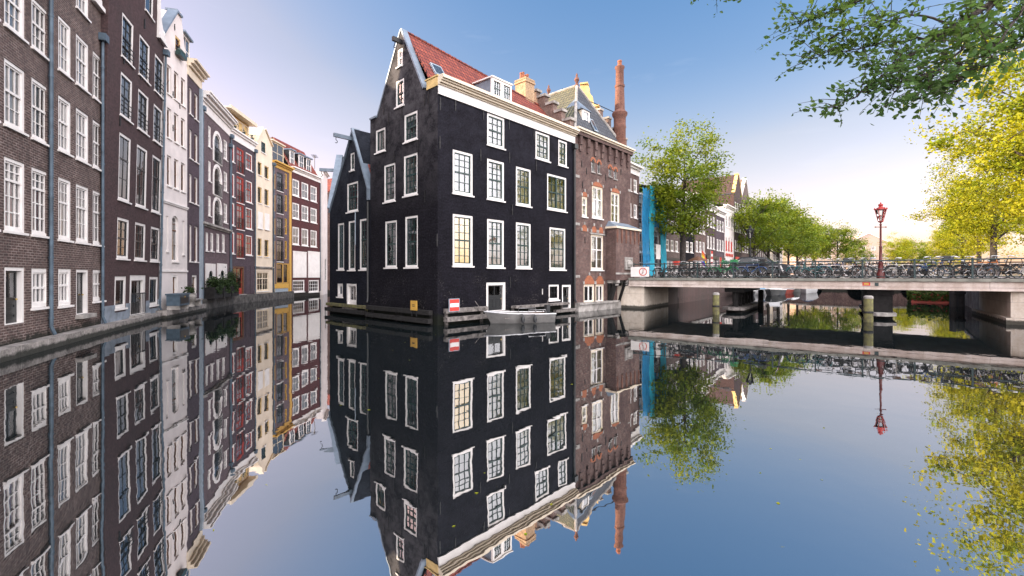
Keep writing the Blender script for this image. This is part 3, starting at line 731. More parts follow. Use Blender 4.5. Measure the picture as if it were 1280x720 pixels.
def dormer(H, f, u0, u1, d, z0, z1, side='grey_paint', fr='white_paint', depth=2.2, n=1, flat=True, cols=2, lid='lead'):
    mb = MB(); f.box(mb, u0, u1, d + .06, d + depth, z0, z1); dm = mb.build('dormer', side, H)
    mb = MB(); w = (u1 - u0) / n; g = MB()
    for k in range(n):
        a, b = u0 + w * k, u0 + w * (k + 1)
        f.ring(mb, rectp(a, b, z0, z1), rectp(a + .1, b - .1, z0 + .1, z1 - .12), d - .01, d + .12)
        for c in range(1, cols): uu = a + .1 + (w - .2) * c / cols; f.box(mb, uu - .02, uu + .02, d + .012, d + .1, z0 + .1, z1 - .12)
        f.box(mb, a + .1, b - .1, d + .014, d + .098, (z0 + z1) / 2 - .025, (z0 + z1) / 2 + .025)
        f.box(g, a + .09, b - .09, d + .03, d + .037, z0 + .09, z1 - .11)
    wn = mb.build('window', fr, dm); g.build('pane', 'pane_glass', wn)
    mb = MB(); f.box(mb, u0 - .12, u1 + .12, d - .18, d + depth, z1 + .002, z1 + .12); mb.build('dormer_roof', lid, dm)
    return dm
dormer(H, f, .5, 1.7, .4, zt + .4, zt + 2.1)
mb = MB(); f.box(mb, L - .32, L - .02, -.14, -.003, .4, zt - .62); mb.build('downpipe_casing', 'grey_paint', H)
# ---- mauve house with arched openings
H, f, L = house_at('warehouse', LP[251], LP[287], 'mauve brick warehouse front with a column of arched loading openings and a white cornice')
zt = f.px(270, 141)[1]
for y in ((158, 184), (201.6, 226.6), (245, 270)):
    b = f.rect(260.3, 263.6, *y); window(H, f, b, fw=.08, cols=2, rows=(2, 2), curtain='curtain_grey')
for y in ((175.6, 199.6), (215, 239), (254.6, 278.5)):
    b = f.rect(279.6, 284, *y); window(H, f, b, fw=.08, cols=2, rows=(2, 2), curtain='curtain_grey')
for y in ((168, 204), (209, 245.5), (249, 283)):
    b = f.rect(267.2, 276, *y); u0, u1, z0, z1 = b
    mb = MB(); f.ring(mb, archp(u0 - .22, u1 + .22, z0 - .0, z1 + .22, None), archp(u0, u1, z0 + .001, z1), -.04, .1); mb.build('arch_surround', 'white_paint', H)
    window(H, f, b, fw=.1, frame='white_paint', sash='black_paint', cols=2, rows=(3, 2), split=.55, arch=(u1 - u0) / 2, sill='stone', rail='iron')
z = f.px(270, 287)[1]; cornice(H, f, 0, L, z, ((.1, .12), (.22, .14)), 'stone', name='ledge')
for c in ((257.2, 260.2), (263.2, 266.8), (270.6, 274.2), (277.3, 281)):
    xm = (c[0] + c[1]) / 2; b = f.rect(*c, 290.5 + (xm - 258) * .12, 313.5 + (xm - 258) * .08); window(H, f, b, fw=.07, cols=2, rows=(1, 1), curtain='curtain_white')
for c in ((256.6, 268.6), (271.2, 283)):
    b = f.rect(*c, 329.5, 363); u0, u1, z0, z1 = b; m = (u1 - u0) * .24
    pz = z1 - .45
    mb = MB(); f.ring(mb, archp(u0 + m - .01, u1 - m + .01, z0 + .02, pz + .01), archp(u0 + m + .03, u1 - m - .03, z0 + .06, pz - .03), -.05, .1)
    f.slab(mb, rectp(u0, u0 + m - .011, z0, z1), -.045, .05); f.slab(mb, rectp(u1 - m + .011, u1, z0, z1), -.045, .05)
    top = archp(u0 + m - .011, u1 - m + .011, z0, pz + .011); top = [p for p in top[2:]]
    f.slab(mb, [(u0 + m - .011, z1), (top[-1][0], top[-1][1])] + top[::-1][1:] + [(u1 - m + .011, z1)], -.045, .05)
    mb.build('arch_panel', 'white_paint', H)
    window(H, f, (u0 + m, u1 - m, z0 + .03, pz), fw=.06, frame='dark_green_paint', cols=2, rows=(3, 1), split=.7, arch=(u1 - u0) / 2 - m, sill=None)
front(H, f, [(0, -1), (L, -1), (L, zt), (0, zt)], 'mauve_brick', 9)
cornice(H, f, .0, L, zt - .75, ((.05, .6), (.14, .16), (.3, .2), (.5, .16), (.58, .1)), 'white_paint')
mb = MB(); roofslab(mb, f.P(0, .2, zt + .35), f.P(L, .2, zt + .35), f.P(L, 4.5, zt + 2.4), f.P(0, 4.5, zt + 2.4)); roofslab(mb, f.P(L, 9, zt + .35), f.P(0, 9, zt + .35), f.P(0, 4.5, zt + 2.4), f.P(L, 4.5, zt + 2.4)); mb.build('roof', 'dark_tiles', H)
pipe(H, f, .12, .5, zt - .8, 'zinc', .055); pipe(H, f, L - .1, .5, zt - 1.6, 'zinc', .05)
# ---- violet house with red french windows and a yellow attic
H, f, L = house_at('brick_house', LP[287], LP[318.5], 'violet brick house with red french windows and a yellow attic')
zt = f.px(303, 180)[1]
cols = [(287.9, 293), (296, 304.6), (307.2, 315.2)]
R_ = rows(f, cols, [[(181, 203), None, (191, 212)], [(217.5, 246), None, (226, 253)], [(253.5, 282), None, (260, 286)], [(290, 317), None, (294.5, 319)]])
for i, r in enumerate(R_):
    for b in r: window(H, f, b, fw=.09, sash='window_red', cols=2, rows=(2, 1), split=.6, curtain=('curtain_white', (0, .6)))
for y in ((186, 217), (221.5, 254), (256, 287), (291.5, 322.5)):
    b = f.rect(296, 304.6, *y); window(H, f, b, fw=.09, frame='window_red', sash='window_red', cols=2, rows=(3, 1), split=.78, rail='iron', curtain=('curtain_white', (.3, 1)))
b = f.rect(291.3, 305, 333, 368); door(H, f, b, frame='brown_wood', leaf='window_red', glaze=.8, halves=2, fw=.12)
for c in ((288, 290.4), (307, 309), (312.6, 317.6)):
    b = f.rect(*c, 333, 367); mb = MB(); f.box(mb, b[0], b[1], -.04, .05, b[2], b[3]); mb.build('panel', 'violet_brick', H)
front(H, f, [(0, -1), (L, -1), (L, zt), (0, zt)], 'violet_brick', 9)
cornice(H, f, 0, L, zt - .1, ((.06, .55), (.18, .16), (.3, .12)), 'white_paint')
za = zt + .58; 
mb = MB(); f.box(mb, .1, L - .1, .45, 9, za - .3, za + 1.62); at_ = mb.build('attic', 'yellow_stone', H)
for k in range(4):
    u0 = .25 + k * (L - .5) / 4; window(at_, f, (u0, u0 + (L - .5) / 4 - .12, za + .3, za + 1.4), fw=.08, fd=(.36, .56), frame='cream_paint', cols=2, rows=(1, 1), hole=False, sill=None, curtain=None)
mb = MB(); f.box(mb, -.1, L + .1, -.05, 9.2, za + 1.623, za + 1.75); f.box(mb, -.12, L + .12, -.18, -.052, za + 1.58, za + 1.86); mb.build('eaves', 'cream_paint', at_)
for x, y in ((292, 164.5), (303.5, 170), (314, 177)):
    u, z = f.px(x, y); mb = MB(); p = f.P(u, -.05, zt + .75)
    mb.lathe([(.1, 0), (.16, .2), (.18, .22), (.0, .23)], p, 8)
    rr = random.Random(x)
    for k in range(40): a, r = rr.uniform(0, 6.28), rr.uniform(0, .33); c = p + Vector((r * math.cos(a), r * math.sin(a), .24 + rr.uniform(0, .3))); s = .08; mb.add([c + Vector((rr.uniform(-s, s), rr.uniform(-s, s), rr.uniform(-s, s))) for _ in range(3)], [(0, 1, 2)])
    tag(mb.build('potted_plant', 'dark_green_paint'), {292: 'potted plant on the violet house\'s white cornice, nearest the mauve warehouse', 303.5: 'potted plant in the middle of the violet house\'s white cornice', 314: 'potted plant on the violet house\'s white cornice, nearest the beige gable'}[x], 'potted plant', 'plants on the cornice')
    o = COL.objects[-1]; o.matrix_world = Matrix.Translation(H.location) @ Matrix.Rotation(H.rotation_euler.z, 4, 'Z')
pipe(H, f, .1, .5, zt - .1, 'zinc', .05); pipe(H, f, L - .08, .5, zt - .1, 'zinc', .05)
# ---- beige gabled house
H, f, L = house_at('beige_house', LP[318.5], LP[340.5], 'beige plastered house with a pointed gable and dark window openings')
out = [(0, -1), (L, -1), (L, f.px(340, 190)[1]), (L - .15, f.px(339.5, 184)[1]), f.px(331.2, 162), f.px(328.0, 160), (.15, f.px(320, 178)[1]), (0, f.px(319, 182)[1])]
b = f.rect(326.5, 331.7, 178, 191); window(H, f, b, fw=.07, frame='dark_green_paint', cols=2, rows=(1, 1))
for y1, y2 in (((203, 219), (208, 223.5)), ((234, 254), (237, 257)), ((298, 320), (300, 321))):
    for c, y in (((322.2, 327.2), y1), ((330.6, 336), y2)): window(H, f, f.rect(*c, *y), fw=.07, frame='yellow_stone', sash='black_paint', cols=2, rows=(2, 1), fd=(.06, .2))
for c, y in (((322.2, 327.8), (265, 285.5)), ((330.8, 336.2), (267, 287))): b = f.rect(*c, *y); mb = MB(); f.box(mb, b[0], b[1], -.05, .02, b[2], b[3]); f.box(mb, b[0] - .05, b[1] + .05, -.1, .0, b[2] - .08, b[2] - .003); mb.build('shutter', 'white_paint', H)
b = f.rect(321, 336, 339, 364); window(H, f, b, fw=.12, frame='cream_paint', cols=4, rows=(2, 1), split=.65, mull=1, curtain=('curtain_grey', (0, .5)))
front(H, f, out, 'beige_render', 9)
z = f.px(330, 336)[1]; cornice(H, f, 0, L, z, ((.08, .1), (.16, .1)), 'stone', name='ledge')
mb = MB(); pitched(mb, f, 0, out[7][1] - .3, f.px(329.5, 160)[0], out[5][1] - .15, L, out[2][1] - .3, .3, 9); mb.build('roof', 'slate_tiles', H)
mb = MB(); mb.beam(f.P(0, .1, out[7][1] + .1), f.P(out[5][0], .1, out[5][1] + .05), .45, .08); mb.beam(f.P(L, .1, out[3][1] + .1), f.P(out[4][0], .1, out[4][1] + .05), .45, .08); mb.build('gable_coping', 'cream_paint', H)
# ---- mauve house with yellow trim
H, f, L = house_at('narrow_house', LP[340.5], LP[364], 'narrow mauve house with bright yellow trim, balcony doors and a yellow dormer')
zt = f.px(352, 208)[1]
for y in ((216, 239), (243, 267), (272, 296), (300, 327)):
    b = f.rect(346, 353.6, *y); window(H, f, b, fw=.09, frame='black_paint', sash='black_paint', cols=2, rows=(3, 1), split=.8, rail='iron')
    for c in ((342.2, 344.3), (356, 358.6)): window(H, f, f.rect(*c, y[0] + 1, y[1] - 3), fw=.06, frame='yellow_paint', sash='yellow_paint', cols=1, rows=(1, 1), sill=None)
b = f.rect(342.3, 360, 329, 366); u0, u1, z0, z1 = b
window(H, f, (u0 + .5, u0 + 1.7, z0 + .9, z1), fw=.1, frame='yellow_paint', sash='black_paint', cols=1, rows=(1, 1), split=.7, sill=None)
window(H, f, (u0 + 1.75, u1, z0 + .9, z1), fw=.1, frame='yellow_paint', sash='black_paint', cols=2, rows=(1, 1), split=.7, sill=None)
mb = MB(); f.box(mb, u0, u1, -.06, .03, z0 + .45, z0 + .88); f.box(mb, u0, u0 + .1, -.05, .03, z0, z1); f.box(mb, u1 + .003, u1 + .1, -.05, .03, z0, z1); mb.build('shopfront_trim', 'yellow_paint', H)
mb = MB(); f.box(mb, u0 + .1, u1, -.02, .03, z0, z0 + .44); mb.build('shopfront_base', 'grey_paint', H)
front(H, f, [(0, -1), (L, -1), (L, zt), (0, zt)], 'mauve_brick', 9)
mb = MB(); f.box(mb, L - .42, L - .03, -.05, .02, 0, zt - .1); mb.build('corner_strip', 'yellow_paint', H)
cornice(H, f, 0, L, zt - .35, ((.06, .3), (.2, .14), (.4, .14)), 'yellow_paint')
mb = MB(); roofslab(mb, f.P(0, .2, zt + .2), f.P(L, .2, zt + .2), f.P(L, 3.2, zt + 3.2), f.P(0, 3.2, zt + 3.2)); roofslab(mb, f.P(L, 9, zt + .2), f.P(0, 9, zt + .2), f.P(0, 3.2, zt + 3.2), f.P(L, 3.2, zt + 3.2)); mb.build('roof', 'slate_tiles', H)
dormer(H, f, .4, 2.6, .3, zt + .25, zt + 2.2, side='yellow_paint', fr='cream_paint', lid='cream_paint')
pipe(H, f, .1, .5, zt - .3, 'zinc', .06)
# ---- dark red house with a red mansard
H, f, L = house_at('brick_house', LP[364], LP[400], 'dark red brick house with white windows and three dormers in a red roof')
zt = f.px(382, 217.5)[1]
cols = [(365.6, 374), (377, 385.4), (388.2, 396)]
R_ = rows(f, cols, [[(225, 245.5), (229, 248.5), (232.5, 252)], [(254.6, 274.5), (257, 276), (260, 278)], [(284, 306), (286, 307.5), (288, 308.5)]])
for i, r in enumerate(R_):
    for b in r: window(H, f, b, fw=.1, cols=2, rows=(1, 1), curtain='curtain_white' if i < 2 else ('curtain_white', (.4, 1)))
for c in ((366, 382.6), (384.8, 399.4)):
    b = f.rect(*c, 315.5, 347); mb = MB(); f.box(mb, b[0], b[1], -.06, .02, b[2], b[3]); f.box(mb, b[0] - .03, b[1] + .03, -.09, .0, b[3] + .002, b[3] + .1); f.ring(mb, rectp(b[0] + .1, b[1] - .1, b[2] + .1, b[3] - .1), rectp(b[0] + .16, b[1] - .16, b[2] + .16, b[3] - .16), -.08, -.0601); mb.build('white_panel', 'white_paint', H)
for c in ((366, 380.6), (386, 398.6)): window(H, f, f.rect(*c, 350, 365), fw=.1, cols=5, rows=(3, 0), bar=.04)
front(H, f, [(0, -1), (L, -1), (L, zt), (0, zt)], 'maroon_brick', 9)
cornice(H, f, 0, L, zt - .35, ((.05, .3), (.16, .14), (.36, .12)), 'white_paint')
mb = MB(); roofslab(mb, f.P(0, .2, zt + .2), f.P(L, .2, zt + .2), f.P(L, 2.0, zt + 3.2), f.P(0, 2.0, zt + 3.2)); roofslab(mb, f.P(L, 9, zt + .2), f.P(0, 9, zt + .2), f.P(0, 2.0, zt + 3.2), f.P(L, 2.0, zt + 3.2)); mb.build('roof', 'red_tiles', H)
for x0, x1 in ((366.5, 371.2), (377.5, 383), (386.8, 392)):
    u0, u1 = f.px(x0, 0)[0], f.px(x1, 0)[0]; dormer(H, f, u0, u1 + .1, .35, zt + .4, zt + 2.0, side='black_paint', fr='white_paint', depth=1.4)
mb = MB(); mb.tube([f.P(L - .1, -.1, zt - .4), f.P(L - .1, -.1, .5)], .05, 6); mb.build('drainpipe', 'zinc', H)
# ---- white end house and the brown one beyond it
K0 = LP[400] + V2(.15, .5); K1 = K0 + V2(-1.0, 3.7)
H, f, L = house_at('white_house', K0, K1, 'thin slice of a plain white house beyond the dark red one')
zt = f.px(404, 214)[1]
b = (L * .45, L * .8, 1.6, 4.4); window(H, f, b, fw=.1, frame='white_paint', sash='dark_green_paint', cols=2, rows=(3, 2), arch=.4)
front(H, f, [(0, -1), (L, -1), (L, zt), (0, zt)], 'white_render', 9)
cornice(H, f, 0, L, zt, ((.15, .15), (.3, .15)), 'white_paint')
mb = MB(); p = f.P(.6, 1.0, zt + .3)
mb.tube([p, p + Vector((0, 0, 1.5))], .035, 6); mb.tube([p + Vector((-.9, 0, 1.45)), p + Vector((.9, 0, 1.55))], .03, 6)
for k in range(5): mb.tube([p + Vector((-.8 + .4 * k, -.3, 1.47 + .02 * k)), p + Vector((-.8 + .4 * k, .3, 1.47 + .02 * k))], .02, 5)
mb.build('roof_aerial', 'iron', H)
H, f, L = house_at('brick_house', K1 + V2(-.2, .4), K1 + V2(3.6, 6.8), 'reddish-brown house glimpsed between the white end house and the black gables')
zt = 14.5
for z in (2.6, 5.8, 9.0):
    for u in (.5, 2.3, 4.2): window(H, f, (u, u + 1.1, z, z + 2), fw=.1, cols=2, rows=(2, 2))
front(H, f, [(0, -1), (L, -1), (L, zt - 2), (L * .5, zt + 1), (0, zt - 2)], 'red_brick', 9)
mb = MB(); pitched(mb, f, 0, zt - 2, L / 2, zt + 1, L, zt - 2, .3, 9); mb.build('roof', 'red_tiles', H)
# ---- stone quay ledge along the brick houses
quay_wall('pale weathered stone ledge at the waterline below the brown brick houses', [tuple(p) for p in (PM - ab * 1.5 - inw * 1.6, LP[72] - inw * 1.6, LP[136] - inw * 1.6, LP[204.5] - inw * 1.3)], 'quay_stone', .32, .42, cope=False)
def ledge(label, a, b, z, w, mat='dark_stone'):
    q = quay_wall(label, [tuple(a), tuple(b)], mat, z, w, cope=False); return q
n2 = Vector((.93, -.37))
ledge('rough stone ledge below the white gabled house', LP[204.5] + n2 * .75, LP[251] + n2 * .55, .42, .8, 'quay_stone')
ledge('dark stone plinth below the mauve warehouse', LP[251] + n2 * .35, LP[287] + n2 * .35, .7, .4)
ledge('dark stone plinth below the violet and beige houses', LP[287] + n2 * .3, LP[364] + V2(.3, 0), .65, .35)
# ================================================================ the black corner house
AZ = 43.0
RD = Vector((math.sin(R(AZ)), math.cos(R(AZ)))); LD = Vector((-RD.y, RD.x))
BC = wat(547, 407)
H = empty('black_house', (BC.x, BC.y, 0), math.atan2(RD.y, RD.x), 'tall black brick corner house with white-framed windows, pointed gable and red tiled roof', 'house')
LR, LL = 10.43, 5.75
fr = Face(H, (0, 0), (1, 0)); fl = Face(H, (0, LL), (0, -1))     # canal front on the right, gable front on the left
ZE = fr.px(543, 104)[1]                                            # top of the white fascia
bw = dict(fw=.11, sash='dark_green_paint', bar=.03)
R1 = [((609, 630.6), (144.5, 183.5)), ((669.5, 687), (166.5, 200)), ((698, 708.8), (176, 207.5))]
for k, (c, y) in enumerate(R1): window(H, fr, fr.rect(*c, *y), cols=3 if k < 2 else 2, rows=(2, 2), curtain='curtain_white', **bw)
R2 = [((566, 591), (189.5, 243)), ((609, 630.2), (200.5, 250)), ((645, 663.6), (210, 257)), ((684, 708), (219.5, 263))]
for k, (c, y) in enumerate(R2):
    cu = ['curtain_white', 'curtain_white', 'curtain_cream', ('curtain_cream', (0, .8))][k]
    window(H, fr, fr.rect(*c, *y), cols=3 if k < 3 else 4, rows=(2, 3) if k != 3 else (2, 2), curtain=cu, mull=1 if k == 3 else 0, **bw)
R3 = [((566, 591), (268.6, 332.3)), ((609, 630), (274.6, 334.2)), ((645, 663.5), (278.8, 335)), ((687, 706.8), (285, 337))]
for k, (c, y) in enumerate(R3):
    cu = ['glowing_blind', 'curtain_cream', 'curtain_white', 'curtain_cream'][k]
    window(H, fr, fr.rect(*c, *y), cols=3, rows=(3, 3), curtain=cu, label='sash window with a yellow glow behind the glass' if k == 0 else None, **bw)
b = fr.rect(608, 632, 353, 388.5); door(H, fr, b, leaf='black_paint', glaze=.45, panels=1, halves=2, fw=.14, step='old_timber')
b = fr.rect(686, 698.7, 355.8, 375); window(H, fr, b, fw=.1, sash='black_paint', cols=3, rows=(2, 0))
b = fr.rect(702.5, 713.7, 356, 385.5); door(H, fr, b, leaf='black_paint', glaze=.5, panels=1, fw=.12, step='old_timber')
b = fr.rect(677.5, 679, 361, 368); window(H, fr, b, fw=.03, cols=1, rows=(1, 0), sill=None)
L_ = [((496.7, 503.2), (61, 83), 1, (1, 1), None), ((494.6, 505), (99.5, 133), 2, (2, 1), None), ((469.6, 481.6), (161, 190), 2, (1, 0), 'curtain_grey'),
      ((505.2, 521.7), (141, 176), 3, (2, 2), 'curtain_white'), ((480, 494), (205, 252), 2, (3, 3), 'curtain_grey'), ((504.6, 521.8), (193, 244), 3, (3, 3), 'curtain_cream'),
      ((481.3, 496), (276, 334.3), 2, (3, 3), None), ((506.3, 522.2), (270, 334), 3, (3, 3), 'curtain_grey')]
for c, y, nc, rw, cu in L_: window(H, fl, fl.rect(*c, *y), fw=.1, sash='dark_green_paint' if y[0] > 95 else 'white_paint', cols=nc, rows=rw, curtain=cu, bar=.03)
def L2(px, py): return fl.px(px, py)
gs = [(0, -1), (LL, -1), (LL, ZE + .12), (LL, ZE + .34)]
pk = L2(501.5, 38); sh = L2(529, 97); sl = L2(471.7, 146.5)
gable = [(0, -1), (LL, -1), (LL, ZE + .05), (sh[0], ZE + .05), (pk[0] + .12, pk[1]), (pk[0] - .12, pk[1]), (sl[0], sl[1]), (0, sl[1])]
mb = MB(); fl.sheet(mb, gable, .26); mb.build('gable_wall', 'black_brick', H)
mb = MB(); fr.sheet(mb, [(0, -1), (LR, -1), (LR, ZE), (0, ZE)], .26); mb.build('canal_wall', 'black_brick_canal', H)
mb = MB(); fe = Face(H, (LR, 0), (0, 1)); gb = [(LL - p[0], p[1] - (.85 if p[1] > 12.5 else 0)) for p in gable][::-1]
mb.add([fe.P(p[0], 0, p[1]) for p in gb], [tuple(range(len(gb)))])
mb.box(.3, LR - .3, LL - .2, LL, -1, sl[1] - .2); mb.box(.35, LR - .35, .35, LL - .25, 8.9, 9.0); mb.box(.35, LR - .35, .35, LL - .25, 5.4, 5.5); mb.box(.35, LR - .35, .35, LL - .25, 1.9, 2.0)
mb.box(3.55, 3.65, .4, LL - .3, -.5, 9)
mb.build('party_wall', 'black_brick', H)
yp = LL - pk[0]; zp = pk[1] - .12; zq = zp - .8                     # the ridge sags towards the far end
ye = .55
mb = MB(); roofslab(mb, (.28, ye, ZE - .05), (LR, ye, ZE - .05), (LR, yp, zq), (.28, yp, zp), .1)
roofslab(mb, (LR, LL, sl[1] - .6), (.28, LL, sl[1] - .6), (.28, yp, zp), (LR, yp, zq), .1)
rf = mb.build('roof', 'red_tiles', H)
mb = MB()
for k in range(26): x = .3 + (LR - .3) * k / 26; z_ = zp + (zq - zp) * k / 26; mb.tube([(x, yp, z_ + .09), (x + (LR - .3) / 26 * .97, yp, z_ + .09)], .11, 8)
mb.build('ridge_tiles', 'red_tiles', rf, 40)
# coping along the gable edges
mb = MB(); q = fl.P
mb.beam(q(sh[0] + .05, .12, ZE + .12), q(pk[0] + .02, .12, pk[1] + .06), .34, .09, (0, 0, 1)); mb.beam(q(sl[0] - .02, .12, sl[1] + .03), q(pk[0] - .06, .12, pk[1] + .05), .3, .07)
mb.build('gable_coping', 'lead', H)
mb = MB(); fl.box(mb, 0, sl[0] - .1, -.06, .3, sl[1] + .003, sl[1] + .1); mb.build('shoulder_coping', 'lead', H)
# stone corner block that ends the canal cornice, moulded cornice and white fascia
mb = MB(); fl.box(mb, sh[0] + .3, LL - .003, -.035, .45, ZE - .05, ZE + .36); fl.box(mb, sh[0] + .2, LL + .06, -.07, .4, ZE + .363, ZE + .42); mb.build('corner_block', 'yellow_stone', H)
mb = MB(); fr.box(mb, .02, LR - .02, -.07, .2, ZE - .42, ZE - .003); mb.build('fascia', 'white_paint', H)
cornice(H, fr, .0, LR, ZE, ((.14, .07), (.24, .09), (.33, .07), (.42, .11), (.36, .06)), 'cream_paint', d0=.32)
sky = MB(); u0, z0 = 1.0, 0
def onroof(x, t): return Vector((x, ye + (yp - ye) * t, ZE - .05 + (zp - ZE + .05) * t))
nr = (onroof(1, 0) - onroof(0, 0)).cross(onroof(0, 1) - onroof(0, 0)).normalized()
def skylight(Hh, x0, x1, t0, t1, P, n, name='skylight'):
    m = MB(); a, b, c, d = P(x0, t0), P(x1, t0), P(x1, t1), P(x0, t1)
    up = n * .19; w = (x1 - x0) * .1
    m.hexa([v + n * .1 for v in (a, b, c, d)] + [v + up for v in (a, b, c, d)]); o = m.build(name, 'grey_paint', Hh)
    g = MB(); cc = (a + b + c + d) / 4; g.add([cc + (v - cc) * .82 + n * .194 for v in (a, b, c, d)], [(0, 1, 2, 3)]); g.build('pane', 'pane_glass', o)
skylight(H, .75, 1.4, .30, .50, onroof, nr)
# wide white dormer with two windows
u0, u1 = fr.px(625, 0)[0] - .2, fr.px(649, 0)[0] - .2
dy = .38; dz0 = ZE + .66; dz1 = dz0 + .98
mb = MB(); mb.hexa([(u0 + .05, dy + .06, dz0 - .3), (u1 - .05, dy + .06, dz0 - .3), (u1 - .05, dy + 1.9, dz0 - .3), (u0 + .05, dy + 1.9, dz0 - .3), (u0 + .05, dy + .06, dz1), (u1 - .05, dy + .06, dz1), (u1 - .05, dy + 1.9, dz1), (u0 + .05, dy + 1.9, dz1)])
dm = mb.build('dormer', 'lead', H); mb = MB(); g = MB(); w = (u1 - u0) / 2
for k in range(2):
    a, b = u0 + w * k + .001, u0 + w * (k + 1) - .001
    m2 = MB(); fr.ring(m2, rectp(a, b, dz0 - .02, dz1), rectp(a + .1, b - .1, dz0 + .1, dz1 - .12), dy - .02, dy + .1)
    wn = m2.build('window', 'white_paint', dm); m3 = MB()
    for c in (1, 2): uu = a + .1 + (w - .2) * c / 3; fr.box(m3, uu - .018, uu + .018, dy + .02, dy + .07, dz0 + .1, dz1 - .12)
    fr.box(m3, a + .1, b - .1, dy + .022, dy + .068, (dz0 + dz1) / 2 - .02, (dz0 + dz1) / 2 + .02); m3.build('sash', 'dark_green_paint', wn)
    g = MB(); fr.box(g, a + .09, b - .09, dy + .04, dy + .046, dz0 + .09, dz1 - .11); g.build('pane', 'pane_glass', wn)
mb = MB(); mb.hexa([(u0 - .05, dy - .08, dz1 + .003), (u1 + .05, dy - .08, dz1 + .003), (u1 + .05, dy + 1.9, dz1 + .06), (u0 - .05, dy + 1.9, dz1 + .06), (u0 - .05, dy - .08, dz1 + .07), (u1 + .05, dy - .08, dz1 + .07), (u1 + .05, dy + 1.9, dz1 + .13), (u0 - .05, dy + 1.9, dz1 + .13)]); mb.build('dormer_roof', 'white_paint', dm)
# chimney behind the ridge
zc_ = zp; zp = zp - 1.25; cx_ = LR - .95; mb = MB(); mb.box(cx_ - .42, cx_ + .42, yp - .1, yp + .8, zp - 1.5, zp + 1.9); mb.box(cx_ - .47, cx_ + .47, yp - .15, yp + .85, zp + 1.72, zp + 1.85); mb.box(cx_ - .45, cx_ + .45, yp - .13, yp + .83, zp + 1.9, zp + 2.0)
ch = mb.build('chimney', 'yellow_brick', rf)
for k, dx in enumerate((-.3, -.1, .12, .32)): mb = MB(); mb.lathe([(.09, 0), (.08, .35 + .1 * (k % 2)), (.1, .36 + .1 * (k % 2)), (.09, .42 + .1 * (k % 2)), (.0, .42 + .1 * (k % 2))], (cx_ + dx, yp + .4, zp + 2.0), 8); mb.build('chimney_pot', 'orange_brick', ch, 40)
zp = zc_
anchors(H, fr, ((550, 130), (569, 131), (604, 143), (636, 155), (667, 169), (549.5, 178), (600.5, 194), (636.5, 197), (670, 207), (546, 300), (637.5, 353), (665, 330), (640, 262)), .55)
anchors(H, fl, ((531, 125), (536, 122), (486, 148), (502.5, 141), (523, 182), (531.5, 245), (493, 196), (480, 137)), .55)
u, z = fl.px(502, 54); hoist(H, fl, u, z + .05, .5, 'iron')
# downpipe with a black hopper at the right end
pipe(H, fr, LR - .1, .6, ZE - .75, 'black_paint', .07)
# timber fender beams bolted along the waterline
def fender(f, u0, u1, z, mat, d=.26, h=.2):
    mb = MB(); n = max(1, int((u1 - u0) / 2.6))
    for k in range(n):
        a, b = u0 + (u1 - u0) * k / n, u0 + (u1 - u0) * (k + 1) / n - .02; dz = RW.uniform(-.015, .015)
        f.box(mb, a, b, -d + RW.uniform(-.015, .015), -.1, z - h / 2 + dz, z + h / 2 + dz)
        for uu in (a + .2, b - .2): f.box(mb, uu - .06, uu + .06, -.1, .02, z - .5, z + h * .4); mb.lathe([(.035, -.02), (.03, .01), (.0, .015)], f.P(uu, -d - .01, z), 6)
    return mb.build('fender_beam', mat, H)
fender(fl, .1, LL - .2, fl.px(520, 389)[1], 'dark_timber', .3); fender(fl, .1, LL - .2, fl.px(520, 398.5)[1], 'dark_timber', .36)
fender(fr, .25, fr.px(607, 0)[0] - .1, fr.px(570, 387.5)[1], 'old_timber', .3); fender(fr, .25, fr.px(607, 0)[0] - .1, fr.px(570, 398)[1], 'old_timber', .36)
fender(fr, fr.px(637, 0)[0], fr.px(704, 0)[0], fr.px(670, 381.5)[1], 'old_timber', .5, .12); fender(fr, fr.px(690, 0)[0], LR - .1, fr.px(704, 388)[1], 'old_timber', .3, .16)
# ---------------------------------------------------------------- signs hung on the fenders
def sign_on(name, f, px, py, w, h, d, label):
    u, z = f.px(px, py); loc = H.matrix_basis @ f.P(u, -d, z)
    s = empty(name, loc, math.atan2(f.wt.y, f.wt.x), label, 'sign'); return s
s = sign_on('warning_sign', fl, 525, 381.5, .4, .42, .34, 'small square yellow sign with dark bars on the black gable wall\'s fender')
mb = MB(); mb.box(-.24, .24, -.02, .02, -.22, .22); mb.build('board', 'yellow_paint', s)
mb = MB(); mb.box(-.09, .09, -.024, -.0205, .015, .05); mb.box(-.09, .09, -.024, -.0205, -.05, -.015); mb.build('bars', 'black_paint', s)
mb = MB(); mb.box(-.2, -.15, .0, .04, -.5, .26); mb.box(.15, .2, .0, .04, -.5, .26); mb.build('bracket', 'iron', s)
s = sign_on('no_entry_sign', fr, 562, 381, .45, .36, .33, 'red and white striped no-entry board on the black house\'s canal fender')
mb = MB(); mb.box(-.27, .27, -.02, .02, -.26, .26); mb.build('board', 'red_paint', s)
mb = MB(); mb.box(-.25, .25, -.025, -.0205, -.085, .085); mb.build('white_bar', 'white_paint', s)
mb = MB(); mb.box(-.3, .3, -.012, .03, .262, .29); mb.box(-.3, .3, -.012, .03, -.29, -.262); mb.box(-.3, -.272, -.012, .03, -.26, .26); mb.box(.272, .3, -.012, .03, -.26, .26); mb.build('rim', 'grey_paint', s)
